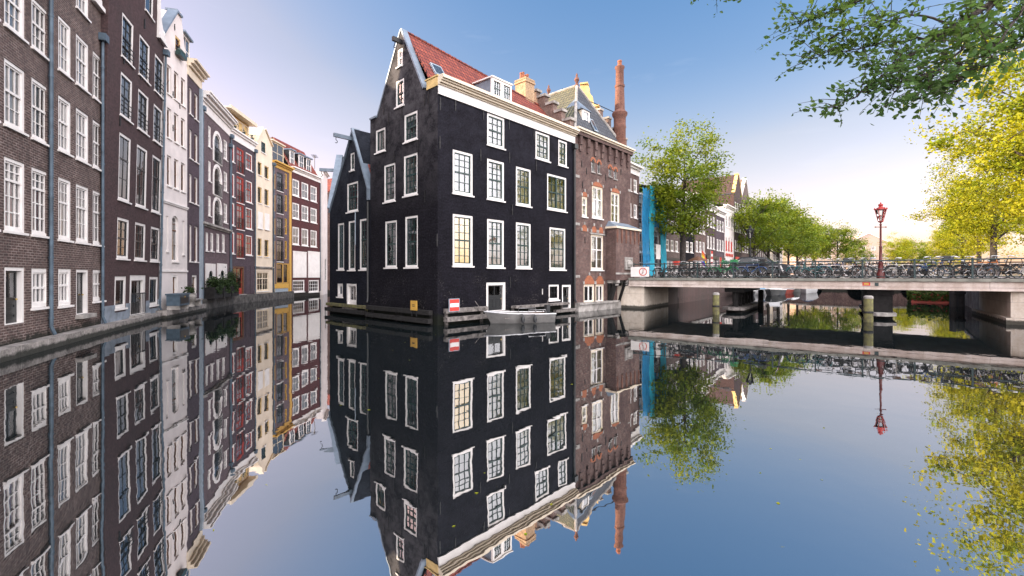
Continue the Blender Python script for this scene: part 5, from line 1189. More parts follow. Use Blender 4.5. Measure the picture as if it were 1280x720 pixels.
# ================================================================ bicycles
for n_, c_ in (('bike_black', (.015, .015, .017)), ('bike_teal', (.012, .12, .125)), ('bike_green', (.02, .20, .07)), ('bike_white', (.7, .68, .66)), ('bike_blue', (.04, .09, .24)), ('bike_red', (.45, .03, .03)), ('bike_orange', (.6, .2, .05))): plain(n_, c_, .35, var=.1)
plain('rubber', (.02, .02, .02), .8); plain('steel', (.45, .45, .46), .3, metal=.8); plain('saddle_brown', (.10, .05, .03), .6); plain('white_tyre', (.62, .58, .52), .7)
def bike(col, low=False, crate=None, tyre='rubber', rack=True):
    """city bicycle, wheels on the x axis, rear at -x, touching z = 0"""
    o = empty('bicycle', (0, 0, 0)); r = .33; X0, X1 = -.54, .54
    m = MB(); bb = (-.08, 0, .29); hd, hd2 = (.40, 0, .86), (.36, 0, .96); st = (-.26, 0, .82)
    m.tube([bb, (.42, 0, .70 if not low else .62)], .022, 6); m.tube([bb, st], .018, 6)
    if low: m.tube([(-.17, 0, .56), (.12, 0, .54), (.42, 0, .78)], .018, 6)
    else: m.tube([(-.25, 0, .79), (.41, 0, .80)], .018, 6)
    m.tube([(.43, 0, .66), hd2], .02, 6)
    for y in (-.06, .06): m.tube([bb, (X0, y, r)], .011, 5); m.tube([(-.24, 0, .75), (X0, y, r)], .010, 5); m.tube([(.43, y * .4, .66), (.45, y, .55), (X1, y, r)], .012, 5)
    m.build('frame', col, o, 40)
    for x in (X0, X1):
        w = bpy.data.objects.new('wheel', None); COL.objects.link(w); w.parent = o; w.location = (x, 0, r)
        t = MB(); t.torus((0, 0, 0), 'y', r - .022, .022, 28, 6); t.build('tyre', tyre, w, 50)
        q = MB(); q.torus((0, 0, 0), 'y', r - .05, .012, 28, 4)
        for k in range(10): a = math.pi * 2 * k / 10; q.beam((.02 * math.cos(a), -.02, .02 * math.sin(a)), ((r - .05) * math.cos(a + .15), 0, (r - .05) * math.sin(a + .15)), .005)
        q.tube([(0, -.05, 0), (0, .05, 0)], .025, 8); q.build('rim', 'steel', w)
    m = MB(); m.torus((X0, 0, r), 'y', r + .03, .022, 14, 4, (.2, 2.9)); m.torus((X1, 0, r), 'y', r + .03, .022, 12, 4, (.6, 2.7)); m.build('mudguard', col, o, 50)
    m = MB(); m.tube([(.355, 0, .94), (.34, 0, 1.04)], .013, 6); m.tube([(.12, -.29, 1.06), (.26, -.27, 1.09), (.36, -.12, 1.06), (.36, .12, 1.06), (.26, .27, 1.09), (.12, .29, 1.06)], .012, 6)
    for y in (-.29, .29): m.tube([(.11, y, 1.06), (.22, y * .96, 1.08)], .02, 6)
    m.build('handlebar', 'steel', o, 40)
    m = MB(); m.tube([st, (-.28, 0, .93)], .013, 6)
    m.hexa([(-.42, -.09, .93), (-.08, -.025, .93), (-.08, .025, .93), (-.42, .09, .93), (-.40, -.08, .985), (-.09, -.015, .965), (-.09, .015, .965), (-.40, .08, .985)]); m.build('saddle', 'saddle_brown', o)
    m = MB(); m.hexa([(X0, -.075, .25), (.02, -.075, .21), (.02, -.055, .21), (X0, -.055, .25), (X0, -.075, .41), (.02, -.075, .38), (.02, -.055, .38), (X0, -.055, .41)]); m.build('chain_guard', 'rubber', o)
    m = MB(); m.tube([(-.08, -.08, .29), (-.08, .08, .29)], .014, 6); m.beam((-.08, -.085, .29), (.04, -.085, .17), .02); m.beam((-.08, .085, .29), (-.2, .085, .41), .02); m.box(-.01, .09, -.2, -.1, .16, .18); m.box(-.25, -.15, .1, .2, .40, .42); m.build('pedals', 'steel', o)
    m = MB(); m.box(-.82, -.34, -.06, -.045, .71, .725); m.box(-.82, -.34, .045, .06, .71, .725)
    for x in (-.8, -.6, -.4): m.box(x - .01, x + .01, -.06, .06, .712, .724)
    for y in (-.06, .06): m.beam((-.72, y, .71), (X0, y, r), .01)
    m.build('carrier', 'steel', o)
    m = MB(); m.lathe([(.0, 0), (.045, .01), (.05, .06), (.0, .07)], (.44, 0, .82), 8); m.build('headlight', 'steel', o)
    if crate:
        m = MB(); x0, x1, y0, y1, z0, z1 = .42, .78, -.2, .2, .88, 1.12
        for zz in (z0, z0 + .09, z0 + .18): m.box(x0, x1, y0, y0 + .015, zz, zz + .06); m.box(x0, x1, y1 - .015, y1, zz, zz + .06); m.box(x0, x0 + .015, y0 + .016, y1 - .016, zz, zz + .06); m.box(x1 - .015, x1, y0 + .016, y1 - .016, zz, zz + .06)
        m.box(x0 + .016, x1 - .016, y0 + .016, y1 - .016, z0, z0 + .015)
        for xx in (x0, x1 - .02):
            for yy in (y0 + .016, y1 - .036): m.box(xx + .001, xx + .019, yy, yy + .02, z0 + .016, z1)
        m.build('crate', crate, o)
    return o
KINDS = [('black upright bicycle', bike('bike_black')), ('teal step-through bicycle', bike('bike_teal', True)), ('green bicycle with a green crate', bike('bike_green', True, 'bike_green')),
         ('white bicycle with pale tyres', bike('bike_white', True, None, 'white_tyre')), ('dark blue bicycle with a black crate', bike('bike_blue', False, 'black_paint')),
         ('black bicycle with a bright red crate', bike('bike_black', False, 'red_paint')), ('black step-through bicycle', bike('bike_black', True)), ('orange bicycle', bike('bike_orange'))]
PROTO = [k[1] for k in KINDS]; first = set()
rb = random.Random(5)
ORD = ['first', 'second', 'third', 'fourth', 'fifth', 'sixth', 'seventh', 'eighth', 'ninth', 'tenth', 'eleventh', 'twelfth', 'thirteenth', 'fourteenth', 'fifteenth', 'sixteenth', 'seventeenth', 'eighteenth', 'nineteenth', 'twentieth', 'twenty-first', 'twenty-second', 'twenty-third', 'twenty-fourth', 'twenty-fifth']
def put(kind, s, w, rz, lean, label, group):
    base = PROTO[kind]
    o = base if kind not in first else copy_tree(base); first.add(kind)
    p = bp(s, w, ZT - .002); o.location = p; o.rotation_euler = (lean, 0, lookrot() + rz); tag(o, label, 'bicycle', group); return o
near = []; s_ = 2.4; ks = [6, 0, 5, 0, 0, 2, 2, 6, 0, 4, 6, None, None, 1, 1, 0, 4, 0, 3, 0, 6, 3, 0, 0, 4, 1, 0, 6, 7, 6, 0, 0, 3, 4, 0, 3, 0, 6, 0]
for k in ks:
    if k is None: s_ += .75; continue
    near.append((s_, k)); s_ += rb.uniform(.40, .62)
ORD += ['twenty-sixth', 'twenty-seventh', 'twenty-eighth', 'twenty-ninth', 'thirtieth', 'thirty-first', 'thirty-second', 'thirty-third', 'thirty-fourth', 'thirty-fifth', 'thirty-sixth', 'thirty-seventh', 'thirty-eighth']
for i, (s, k) in enumerate(near):
    w = .34 + .30 * (i % 3) + rb.uniform(-.03, .05)
    put(k, s, w, (math.pi if rb.random() < .45 else 0) + rb.uniform(-.14, .14), -.09 * (1 if i % 2 == 0 else .5), f'{KINDS[k][0]}, {ORD[i]} from the left along the near bridge railing', 'bicycles along the near railing')
far = [(3.6, 0), (4.6, 6), (8.0, 0), (8.9, 4), (9.7, 6), (10.4, 0), (11.2, 3), (12.1, 0), (12.9, 7), (13.8, 3), (14.6, 0), (15.5, 6), (16.4, 3), (17.3, 0), (18.3, 4)]
for i, (s, k) in enumerate(far):
    put(k, s, BWID - .42 - .3 * (i % 2), (math.pi if rb.random() < .5 else 0) + rb.uniform(-.15, .15), .08, f'{KINDS[k][0]}, {ORD[i]} from the left along the far bridge railing', 'bicycles along the far railing')
# ================================================================ mooring poles
def pole(px, y0, y1, w, mat, label):
    p = wat(px, y1); z = CZ + (HY - y0) / F * p.y; r = w / 2 / F * p.y
    o = empty('mooring_pole', (p.x, p.y, 0), 0, label, 'mooring pole', 'mooring poles by the bridge')
    mb = MB(); mb.lathe([(r * 1.02, -1.2), (r, .2), (r * .97, z - .04), (r * .85, z - .005), (0, z - .005)], (0, 0, 0), 14); mb.build('timber', mat, o, 40)
    mb = MB(); mb.lathe([(r * .99, z - .1), (r * 1.04, z - .09), (r * 1.0, z), (r * .7, z + .04), (0, z + .045)], (0, 0, 0), 14); mb.build('cap', 'stone' if mat != 'dark_timber' else 'dark_timber', o, 40)
    mb = MB(); mb.lathe([(r + .015, .42), (r + .02, .44), (r + .02, .5), (r + .015, .52)], (0, 0, 0), 14); mb.build('iron_band', 'iron', o)
pole(895, 366.5, 393, 8, 'mossy_timber', 'pale-topped mossy mooring pole left of the first bridge pier')
pole(951, 363, 384.5, 6, 'dark_timber', 'dark slim mooring pole right of the first bridge pier')
pole(1085.4, 370.6, 402.5, 10, 'mossy_timber', 'yellow-green mossy mooring pole just left of the solid bridge pier')
quay_wall('brown brick quay wall running back from the bridge under the tree', [tuple(ql(-.2)), tuple(ql(70))], 'quay_brick', 1.75)
quay_wall('grey quay wall beyond the right abutment of the bridge', [tuple(qr(70)), tuple(qr(0)), (25.6, 24.2)], 'stone', 1.75)
# ================================================================ the houses along both sides of the far canal
def rowhouse(P0, P1, z, h, mat, label, group, top='cornice', cols=3, floors=4, trim='white_paint', roof='slate_tiles', gf='white_paint', base=None, cur=True, depth=8, wm='white_paint', zoff=None, winh=.60):
    H, f, L = house_at('row_house', P0, P1, label, 'house', group, z)
    fh = h / (floors + .25); rr = random.Random(label)
    ww = min(1.25, (L - .5) / cols * .62); gap = (L - ww * cols) / (cols + 1)
    for k in range(floors):
        z0 = k * fh + (.12 if k == 0 else .75 * fh * .35 + .2); hh = fh * (.8 if k == 0 else winh) * (1 - .05 * k)
        for c in range(cols):
            u0 = gap + c * (ww + gap)
            if k == 0 and c == (rr.randrange(cols)): door(H, f, (u0, u0 + ww, .1, .1 + fh * .8), leaf=rr.choice(['dark_green_paint', 'black_paint', 'brown_wood', 'red_paint']), glaze=.4, panels=1, fw=.08); continue
            window(H, f, (u0, u0 + ww, z0 + (.5 if k == 0 else 0), z0 + hh), fw=.09, frame=wm if k else gf, cols=2, rows=(1, 1), split=.55, curtain=rr.choice(['curtain_white', 'curtain_cream', None, 'curtain_grey']) if cur else None, bar=.04)
    if top == 'neck':
        nw = L * .5; out = neck(L, h, nw, h + 3.4); out = [(p[0], max(p[1], -.5)) for p in out]
        front(H, f, out, mat, depth)
        scroll(H, f, L / 2 + nw / 2 + .03, h + .02, 1, trim, L * .2, 1.7); scroll(H, f, L / 2 - nw / 2 - .03, h + .02, -1, trim, L * .2, 1.7)
        m = MB(); f.slab(m, [(L / 2 - nw / 2 - .1, h + 3.0)] + [(L / 2 - (nw / 2 + .1) * math.cos(t), h + 3.0 + .9 * math.sin(t)) for t in (.4, .9, 1.57, 2.24, 2.74)][::-1][::-1][0:0] + [(L / 2 + nw / 2 + .1, h + 3.0)] + [(L / 2 + (nw / 2 + .1) * math.cos(t), h + 3.0 + .9 * math.sin(t)) for t in (.4, .9, 1.57, 2.24, 2.74)], -.15, .25); m.build('pediment', trim, H)
        window(H, f, (L / 2 - .45, L / 2 + .45, h + .7, h + 2.2), fw=.08, frame=wm, cols=2, rows=(1, 1), hole=False, fd=(-.06, .1))
        m = MB(); pitched(m, f, 0, h - .6, L / 2, h + 2.6, L, h - .6, .4, depth); m.build('roof', roof, H)
    elif top == 'gable':
        front(H, f, [(0, -.5), (L, -.5), (L, h), (L / 2 + .4, h + 3.0), (L / 2 - .4, h + 3.0), (0, h)], mat, depth)
        m = MB(); m.beam(f.P(L, .1, h + .08), f.P(L / 2 + .3, .1, h + 3.06), .45, .12); m.beam(f.P(0, .1, h + .08), f.P(L / 2 - .3, .1, h + 3.06), .45, .12); f.box(m, L / 2 - .5, L / 2 + .5, -.12, .4, h + 3.01, h + 3.2); m.build('gable_coping', trim, H)
        m = MB(); pitched(m, f, 0, h - .2, L / 2, h + 2.9, L, h - .2, .35, depth); m.build('roof', roof, H)
    else:
        front(H, f, [(0, -.5), (L, -.5), (L, h), (0, h)], mat, depth)
        cornice(H, f, .0, L, h - .45, ((.05, .45), (.2, .16), (.4, .14)), trim)
        m = MB(); roofslab(m, f.P(0, .2, h + .28), f.P(L, .2, h + .28), f.P(L, depth / 2, h + 1.4), f.P(0, depth / 2, h + 1.4)); roofslab(m, f.P(L, depth, h + .28), f.P(0, depth, h + .28), f.P(0, depth / 2, h + 1.4), f.P(L, depth / 2, h + 1.4)); m.build('roof', roof, H)
    if base:
        m = MB(); f.box(m, .02, L - .02, -.12, -.002, fh * .86, fh * 1.02); m.build('shop_fascia', base, H)
    return H, f, L
RS = Vector((9.3, 36.6)); ZS = 2.0
def rs(u, off=0): return RS + CD * u + CN * off
GL = 'canal houses behind the bicycles'
# grey-brown narrow house beside the brick one
d38 = 38
rowhouse(rs(-.4), rs(2.35), ZS, (HY - 213) / F * 38 + CZ - ZS, 'red_brick', 'narrow brown house with white sashes squeezed between the ornate brick house and the blue scaffolding', GL, cols=2, floors=4, depth=6)
plain('cream_plain', (.74, .66, .55), .7, var=.08)
# house under repair behind the netting
Hs, fs_, Ls = rowhouse(rs(2.4, -.35), rs(8.2, -.35), ZS, (HY - 250) / F * 40.5 + CZ - ZS, 'mauve_brick', 'grey-mauve house under repair behind blue scaffold netting', GL, cols=3, floors=4, depth=8)
H2, f2, L2_ = rowhouse(rs(1.9, -7), rs(7.6, -7), ZS, (HY - 216) / F * 44.5 + CZ - ZS, 'cream_plain', 'sunlit cream building rising behind the scaffolded house', None, cols=3, floors=5, depth=5)
specs = [  # length, height, brick, top, floors, label
    (4.6, 8.2, 'brown_brick', 'cornice', 4, 'low brown house just right of the scaffolding, behind the big tree trunk'),
    (5.0, 8.6, 'black_brick', 'cornice', 4, 'black-painted house with pale ground floor windows behind the big tree'),
    (4.6, 9.2, 'red_brick', 'cornice', 4, 'reddish brick house between the black house and the low purple one'),
    (4.4, 8.6, 'purple_brick', 'cornice', 3, 'low purple-brown house with a broad white cornice behind the rainbow flag'),
    (4.6, 8.4, 'violet_brick', 'cornice', 3, 'low violet house beside the one with the white cornice'),
    (5.4, 9.6, 'white_render', 'cornice', 3, 'whitewashed house with red shutters over its ground floor'),
    (5.0, 12.2, 'purple_brick', 'gable', 4, 'tall dark house with a tawny pointed gable top, beside the whitewashed house'),
    (5.6, 12.4, 'brown_brick', 'gable', 4, 'tall brown house with a pale pointed gable before the leaning trees'),
    (5.2, 12.8, 'black_brick', 'cornice', 5, 'tall black house standing just before the leaning trees'),
    (6.0, 11, 'mauve_brick', 'cornice', 4, 'mauve house half hidden by the nearest leaning tree'),
    (6.0, 10.6, 'red_brick', 'cornice', 4, 'red brick house between the leaning trees'),
    (6.4, 10.5, 'beige_render', 'cornice', 4, 'beige house behind the leaning trees'),
    (6.4, 10.4, 'brown_brick', 'gable', 4, 'brown gabled house far down the canal behind the trees'),
    (7.0, 10.5, 'white_render', 'cornice', 4, 'white house farthest down the tree-lined quay'),
]
u = 8.3
for (l, h, m, t, fl_, lab) in specs:
    Hh, ff, Lh = rowhouse(rs(u), rs(u + l - .02), ZS, h, m, lab, GL, top=t, trim='yellow_stone' if 'tawny' in lab else 'white_paint', floors=fl_, base='black_paint' if m in ('brown_brick', 'purple_brick', 'violet_brick') else None, cur=u < 45)
    if m == 'white_render' and u < 40:
        for q in range(3): mb = MB(); a = .5 + q * (l - 1) / 3; ff.box(mb, a, a + .5, -.08, -.03, 3.6, 5.0); mb.build('shutter', 'red_paint', Hh)
        for q in range(5): mb = MB(); a = .4 + q * (l - .8) / 5; ff.box(mb, a, a + .45, -.1, -.05, 2.9, 3.3); mb.build('panel', 'red_paint', Hh)
    u += l
# scaffolding with netting
for (nm, col, a) in (('netting_blue', (.02, .30, .62), .62), ('netting_cyan', (.04, .52, .74), .80)):
    m, nt, b, out = newmat(nm); b.inputs['Base Color'].default_value = rgba(col); b.inputs['Roughness'].default_value = .7
    tc = N(nt, 'ShaderNodeTexCoord'); tr = N(nt, 'ShaderNodeBsdfTransparent'); mx = N(nt, 'ShaderNodeMixShader'); tl = N(nt, 'ShaderNodeBsdfTranslucent'); tl.inputs[0].default_value = rgba(col)
    m1 = N(nt, 'ShaderNodeMixShader'); m1.inputs[0].default_value = .35; nt.links.new(b.outputs[0], m1.inputs[1]); nt.links.new(tl.outputs[0], m1.inputs[2])
    nt.links.new(ramp(nt, noise(nt, tc.outputs['Object'], 1.6, 5, .7), ((.35, a), (.7, min(1, a + .3)))), mx.inputs[0])
    nt.links.new(m1.outputs[0], mx.inputs[2]); nt.links.new(tr.outputs[0], mx.inputs[1]); nt.links.new(mx.outputs[0], out.inputs[0])
p = rs(2.15, .30); sc = empty('scaffolding', (p.x, p.y, ZS), math.atan2(CD.y, CD.x), 'tube scaffolding hung with blue netting and a white board', 'scaffolding')
SW, SH = 5.6, 7.2
mb = MB()
for x in np.linspace(0, SW, 4):
    for y in (0, .6): mb.tube([(x, y, 0), (x, y, SH)], .03, 6)
for z in np.arange(1.0, SH + .1, 1.0):
    for y in (0, .6): mb.tube([(-.1, y, z), (SW + .1, y, z)], .025, 6)
    for x in np.linspace(0, SW, 4): mb.tube([(x, -.1, z + .05), (x, .65, z + .05)], .022, 6)
for k in range(3): mb.tube([(1.7, -.04, 2 * k + .2), (3.3, -.04, 2 * k + 2.1)], .022, 6)
mb.build('tubes', 'steel', sc, 40)
mb = MB()
for z in (2.0, 4.0, 6.0): mb.box(-.1, SW + .1, .05, .55, z + .08, z + .13)
mb.build('planks', 'old_timber', sc)
def net(x0, x1, z0, z1, mat, y=-.09):
    mb = MB(); rr = random.Random(int(x0 * 100)); n, k = 12, 14; vs = []
    for j in range(k + 1):
        for i in range(n + 1): vs.append((x0 + (x1 - x0) * i / n + .02 * math.sin(j), y - .05 * math.sin(i * 1.7 + j * .6) + rr.uniform(-.02, .02), z0 + (z1 - z0) * j / k + (.12 * math.sin(i * 1.3) if j in (0, k) else 0)))
    mb.add(vs, [(j * (n + 1) + i, j * (n + 1) + i + 1, (j + 1) * (n + 1) + i + 1, (j + 1) * (n + 1) + i) for j in range(k) for i in range(n)]); return mb.build('netting', mat, sc, 60)
net(-.1, 1.55, .3, 7.6, 'netting_blue'); net(1.45, 2.5, .3, 8.0, 'netting_cyan', -.13); net(4.2, 5.7, .5, 7.5, 'netting_cyan'); net(2.4, 4.25, 4.6, 7.2, 'netting_blue', -.07)
mb = MB(); mb.box(2.85, 3.85, -.2, -.15, 1.7, 3.0); mb.build('white_board', 'white_paint', sc)
# row on the right bank, facing the canal
GR = 'houses on the right bank'
def rh(u, off=0): return qr(u, 7.2 + off)
sp2 = [(6.0, 11, 'brown_brick', 'neck', 'brown neck-gabled house on the right bank, nearest'), (6.4, 12, 'yellow_brick', 'cornice', 'yellow brick house on the right bank, second along'), (6, 12.5, 'white_render', 'gable', 'white gabled house on the right bank, third along'),
       (6.5, 11.5, 'red_brick', 'neck', 'red brick house on the right bank, fourth along'), (6.2, 12, 'beige_render', 'cornice', 'beige house on the right bank, fifth along'), (6, 12, 'mauve_brick', 'neck', 'mauve house on the right bank, sixth along'),
       (6.5, 8.2, 'white_render', 'cornice', 'low pale house behind the sunlit trees at the right edge'), (6.5, 9.0, 'beige_render', 'gable', 'pale gabled house behind the sunlit trees at the right edge'), (6, 11, 'red_brick', 'cornice', 'red house beyond the pale ones on the right bank'), (6, 11.5, 'white_render', 'neck', 'white house farthest along the right bank')]
u = -9
for (l, h, m, t, lab) in sp2:
    if u > 24: rowhouse(rh(u + l - .02), rh(u), ZS, h, m, lab, GR, top=t, floors=4 if h > 9.5 else 3, cur=False); u += l
# pink gabled building closing the canal
p0 = at(1060, 150, 345); 
rowhouse((p0.x, p0.y), (p0.x + 12, p0.y - 2), ZS, 11, 'far_pink', 'pale pink gabled building closing the far end of the canal', None, top='gable', cols=4, floors=4, cur=False, depth=14, roof='slate_tiles')
rowhouse((p0.x - 14, p0.y + 4), (p0.x - .2, p0.y + 1), ZS, 13, 'far_pink', 'pale block with chimneys beside the far pink gable', None, top='cornice', cols=5, floors=5, cur=False, depth=10)
# ---------------------------------------------------------------- far arched bridge
A0 = ql(50, -.5); A1 = qr(54, .5); d = A1 - A0
fbp = empty('arched_bridge', (A0.x, A0.y, 0), math.atan2(d.y, d.x), 'far brick bridge with round arches across the canal', 'bridge'); f = Face(fbp, (0, 0), (1, 0)); L = d.length
# arches are cut out of the parapet wall; each arch springs at the water
for c, r in ((L * .26, 1.25), (L * .55, 1.65), (L * .84, 1.25)): f.holes.append(([(c - r, -.9), (c + r, -.9)] + [(c + r * math.cos(t), .05 + r * .98 * math.sin(t)) for t in [math.pi * k / 14 for k in range(15)]], 7.0))
mb = MB(); top = [(0, -1), (L, -1), (L, 2.1), (L * .75, 2.5), (L / 2, 2.65), (L * .25, 2.5), (0, 2.1)]; f.sheet(mb, top, 7); body(mb, f, top, 7); 
mb.build('wall', 'red_brick', fbp)
mb = MB()
for a, b in zip(top[2:], top[3:]): mb.beam(f.P(a[0], .1, a[1] + .08), f.P(b[0], .1, b[1] + .08), .5, .16)
mb.build('coping', 'stone', fbp)
mb = MB()
for k in range(14): t = k / 13; z = 2.15 + .55 * math.sin(math.pi * t); mb.tube([f.P(L * t, .1, z), f.P(L * t, .1, z + .95)], .03, 5)
for k in range(13): t, t2 = k / 13, (k + 1) / 13; za, zb = 3.1 + .55 * math.sin(math.pi * t), 3.1 + .55 * math.sin(math.pi * t2); mb.tube([f.P(L * t, .1, za), f.P(L * t2, .1, zb)], .03, 5)
mb.build('railing', 'rail_green', fbp)
# ================================================================ trees
leafmat('elm_leaf', (.11, .20, .016), (.30, .33, .013), .40)
leafmat('yellow_leaf', (.46, .43, .012), (.20, .30, .014), .38)
leafmat('shrub_leaf', (.03, .06, .02), (.05, .08, .02), .3)
leafmat('near_leaf', (.09, .19, .05), (.16, .26, .04), .5)
plain('bark', (.055, .045, .04), .9, var=.5, scale=6, bump=.6)
def leaves_mesh(name, cent, nrm, size, rng, mat, shape='leaf'):
    """folded leaves (two triangle pairs) at the given points"""
    n = len(cent)
    a = rng.normal(size=(n, 3)); a[:, 2] *= .6; a /= np.linalg.norm(a, axis=1)[:, None] + 1e-9
    q = rng.normal(size=(n, 3)); q[:, 2] += .8; b = np.cross(a, q); b /= np.linalg.norm(b, axis=1)[:, None] + 1e-9
    c = np.cross(a, b)
    s = (size * rng.uniform(.6, 1.3, n))[:, None]
    if shape == 'leaf':                               # pointed oval, folded along the midrib
        V = np.stack([cent - a * s * .5, cent - a * s * .12 + b * s * .3 + c * s * .08, cent + a * s * .25 + b * s * .22 + c * s * .06, cent + a * s * .6 - c * s * .1, cent + a * s * .25 - b * s * .22 + c * s * .06, cent - a * s * .12 - b * s * .3 + c * s * .08], 1)
        k = 6; loops = [0, 1, 2, 3, 0, 3, 4, 5]; st = [0, 4]
    else:
        V = np.stack([cent - a * s * .5, cent + b * s * .36 + c * s * .1, cent + a * s * .55, cent - b * s * .36 + c * s * .1], 1)
        k = 4; loops = [0, 1, 2, 3]; st = [0]
    me = bpy.data.meshes.new(name); nf = len(st)
    me.vertices.add(n * k); me.vertices.foreach_set('co', V.reshape(-1).astype(np.float32))
    L = (np.arange(n)[:, None] * k + np.array(loops)[None]).reshape(-1)
    me.loops.add(len(L)); me.loops.foreach_set('vertex_index', L.astype(np.int32))
    me.polygons.add(n * nf); me.polygons.foreach_set('loop_start', (np.arange(n)[:, None] * len(loops) + np.array(st)[None]).reshape(-1).astype(np.int32))
    me.materials.append(MATS[mat]); me.update(calc_edges=True); me.validate(); return me
def tree_meshes(seed, Ht, Rc, th, nclump, nleaf, ls, mat, spread=1.0, lean=(0, 0), zr=None):
    """trunk+limbs mesh and crown mesh; base at the origin"""
    rng = np.random.default_rng(seed); rnd = random.Random(seed)
    mb = MB(); zc = th + (Ht - th) * .55; rz = (Ht - th) * .52
    trunk = [Vector((lean[0] * t * t * Ht + .12 * math.sin(3 * t + seed), lean[1] * t * t * Ht + .1 * math.cos(2.3 * t + seed), Ht * .8 * t)) for t in np.linspace(0, 1, 9)]
    r0 = .016 * Ht + .06; mb.tube(trunk, [r0 * (1.25 if k == 0 else 1 - .82 * k / 8) for k in range(9)], 9)
    ends = []; nl = 11
    for k in range(nl):
        t = .30 + .62 * k / nl; i = t * 8; a = trunk[int(i)].lerp(trunk[min(8, int(i) + 1)], i % 1)
        th_ = k * 2.4 + rnd.uniform(-.4, .4); reach = Rc * (.95 - .45 * t) * rnd.uniform(.75, 1.1); up = reach * rnd.uniform(.45, .95) + .4
        e = a + Vector((math.cos(th_) * reach, math.sin(th_) * reach, up)); m = a.lerp(e, .5) + Vector((rnd.uniform(-.2, .2), rnd.uniform(-.2, .2), rnd.uniform(-.1, .25) * reach * .5))
        rr = r0 * .42 * (1 - .5 * t); mb.tube([a, m, e], [rr, rr * .6, rr * .25], 6)
        for j in range(4):
            s = m.lerp(e, rnd.uniform(.0, 1)); d = Vector((rnd.uniform(-1, 1), rnd.uniform(-1, 1), rnd.uniform(-.3, .8))) * reach * .55; mb.tube([s, s + d * .5 + Vector((0, 0, .12)), s + d], [rr * .32, rr * .22, rr * .1], 5); ends.append(s + d); ends.append(s + d * .6)
        ends.append(e)
    cl = [np.array(e) for e in ends]
    while len(cl) < nclump:
        p = rng.normal(size=3); p /= np.linalg.norm(p); p *= rng.uniform(.35, 1.0) ** .6
        lump = 1 + .22 * math.sin(3.1 * p[0] + seed) * math.cos(2.7 * p[1] + 2 * p[2])
        q = np.array([p[0] * Rc * lump + lean[0] * .5 * Ht, p[1] * Rc * lump + lean[1] * .5 * Ht, zc + p[2] * rz * lump]); 
        if q[2] > th * .7: cl.append(q)
    cl = np.array(cl); w = rng.uniform(.3, 1.6, len(cl)); idx = rng.choice(len(cl), nleaf, p=w / w.sum())
    sg = Rc * .125 * spread
    c = cl[idx] + rng.normal(size=(nleaf, 3)) * np.array([sg, sg, sg * .62]) * rng.uniform(.5, 1.3, len(cl))[idx][:, None]
    return mb.mesh('trunk', 'bark', 50), leaves_mesh('crown', c, None, ls, rng, mat, 'quad')
def tree_obj(loc, label, tm, cm, rz=0.0, s=1.0, group=None, name='elm_tree'):
    o = empty(name, loc, rz, label, 'tree', group); o.scale = (s, s, s)
    for n_, me in (('trunk', tm), ('crown', cm)): c = bpy.data.objects.new(n_, me); COL.objects.link(c); c.parent = o
    return o
# the big elm over the bridge
p = ql(4.0, -1.0)
t = tree_meshes(7, (HY - 152) / F * 38.3 + CZ - 2.0, 3.9, 3.2, 300, 19000, .20, 'elm_leaf', 1.0, (.012, -.01))
tree_obj((p.x, p.y, 2.0), 'big half-sunlit elm behind the left end of the bridge', *t, rz=.4)
# leaning trees on the far quay
T = [tree_meshes(21, 12, 4.2, 2.6, 170, 8500, .26, 'elm_leaf', 1.0, (.02, .01)), tree_meshes(34, 12, 4.6, 2.4, 180, 9000, .27, 'elm_leaf', 1.05), tree_meshes(55, 12, 3.6, 1.3, 260, 24000, .155, 'yellow_leaf', .95), tree_meshes(61, 12, 3.8, 1.2, 270, 26000, .155, 'yellow_leaf', 1.0)]
GT = 'trees along the left quay'
for (u_, off, k, s, rz, lab) in ((37, -1.2, 0, 1.02, .3, 'leaning green tree nearest the bridge on the left quay, behind the parked car'), (48, -1.0, 1, 1.12, 1.7, 'leaning tree with a forked dark trunk, second along the left quay'), (60, -1.0, 0, 1.28, 3.0, 'tall tree with the highest crown among those on the left quay'),
                                   (72, -.8, 1, 1.2, 4.1, 'broad tree in the middle of the left quay row'), (86, -.8, 0, 1.2, 5.2, 'yellow-topped tree beyond the tallest on the left quay'), (102, -.8, 1, 1.25, 2.2, 'tree standing last but one in the left quay row'), (122, -.6, 0, 1.3, 1.1, 'last tree of the left quay row before the pale buildings')):
    p = ql(u_, off); tree_obj((p.x, p.y, 2.0), lab, *T[k], rz=rz, s=s, group=GT)
GQ = 'sunlit trees along the right quay'
for (px, d, k, s, rz, lab) in ((1322, 32, 3, 1.62, 1.3, 'tallest sunlit yellow tree at the right edge, behind the bridge end'), (1244, 44, 2, 1.22, .2, 'broad sunlit yellow tree second along the right quay'), (1222, 58, 3, 1.15, 2.6, 'third sunlit yellow tree along the right quay'), (1202, 76, 2, 1.05, 3.3, 'fourth sunlit yellow tree along the right quay'), (1188, 98, 3, .95, 4.4, 'smallest sunlit yellow tree, farthest along the right quay')):
    p = at(px, d, HY); tree_obj((p.x, p.y, 2.0), lab, *T[k], rz=rz, s=s, group=GQ)
for (px, d, k, s, rz, lab) in ((1046, 118, 1, 1.15, 2.0, 'yellow-green tree just left of the far pale buildings'), (1070, 140, 0, .95, .4, 'small tree in front of the far pale buildings, left of the red lamp'), (1122, 125, 3, .95, .5, 'yellow-green tree on the far left bank beside the red lamp post'), (1140, 135, 1, .95, 2.5, 'round tree beyond the far end of the canal, middle of three'), (1158, 150, 2, .85, 4.0, 'low tree beyond the far end of the canal, nearest the right quay trees')):
    q = at(px, d, HY); tree_obj((q.x, q.y, 2.0), lab, *T[k], rz=rz, s=s, group='trees closing the far end')
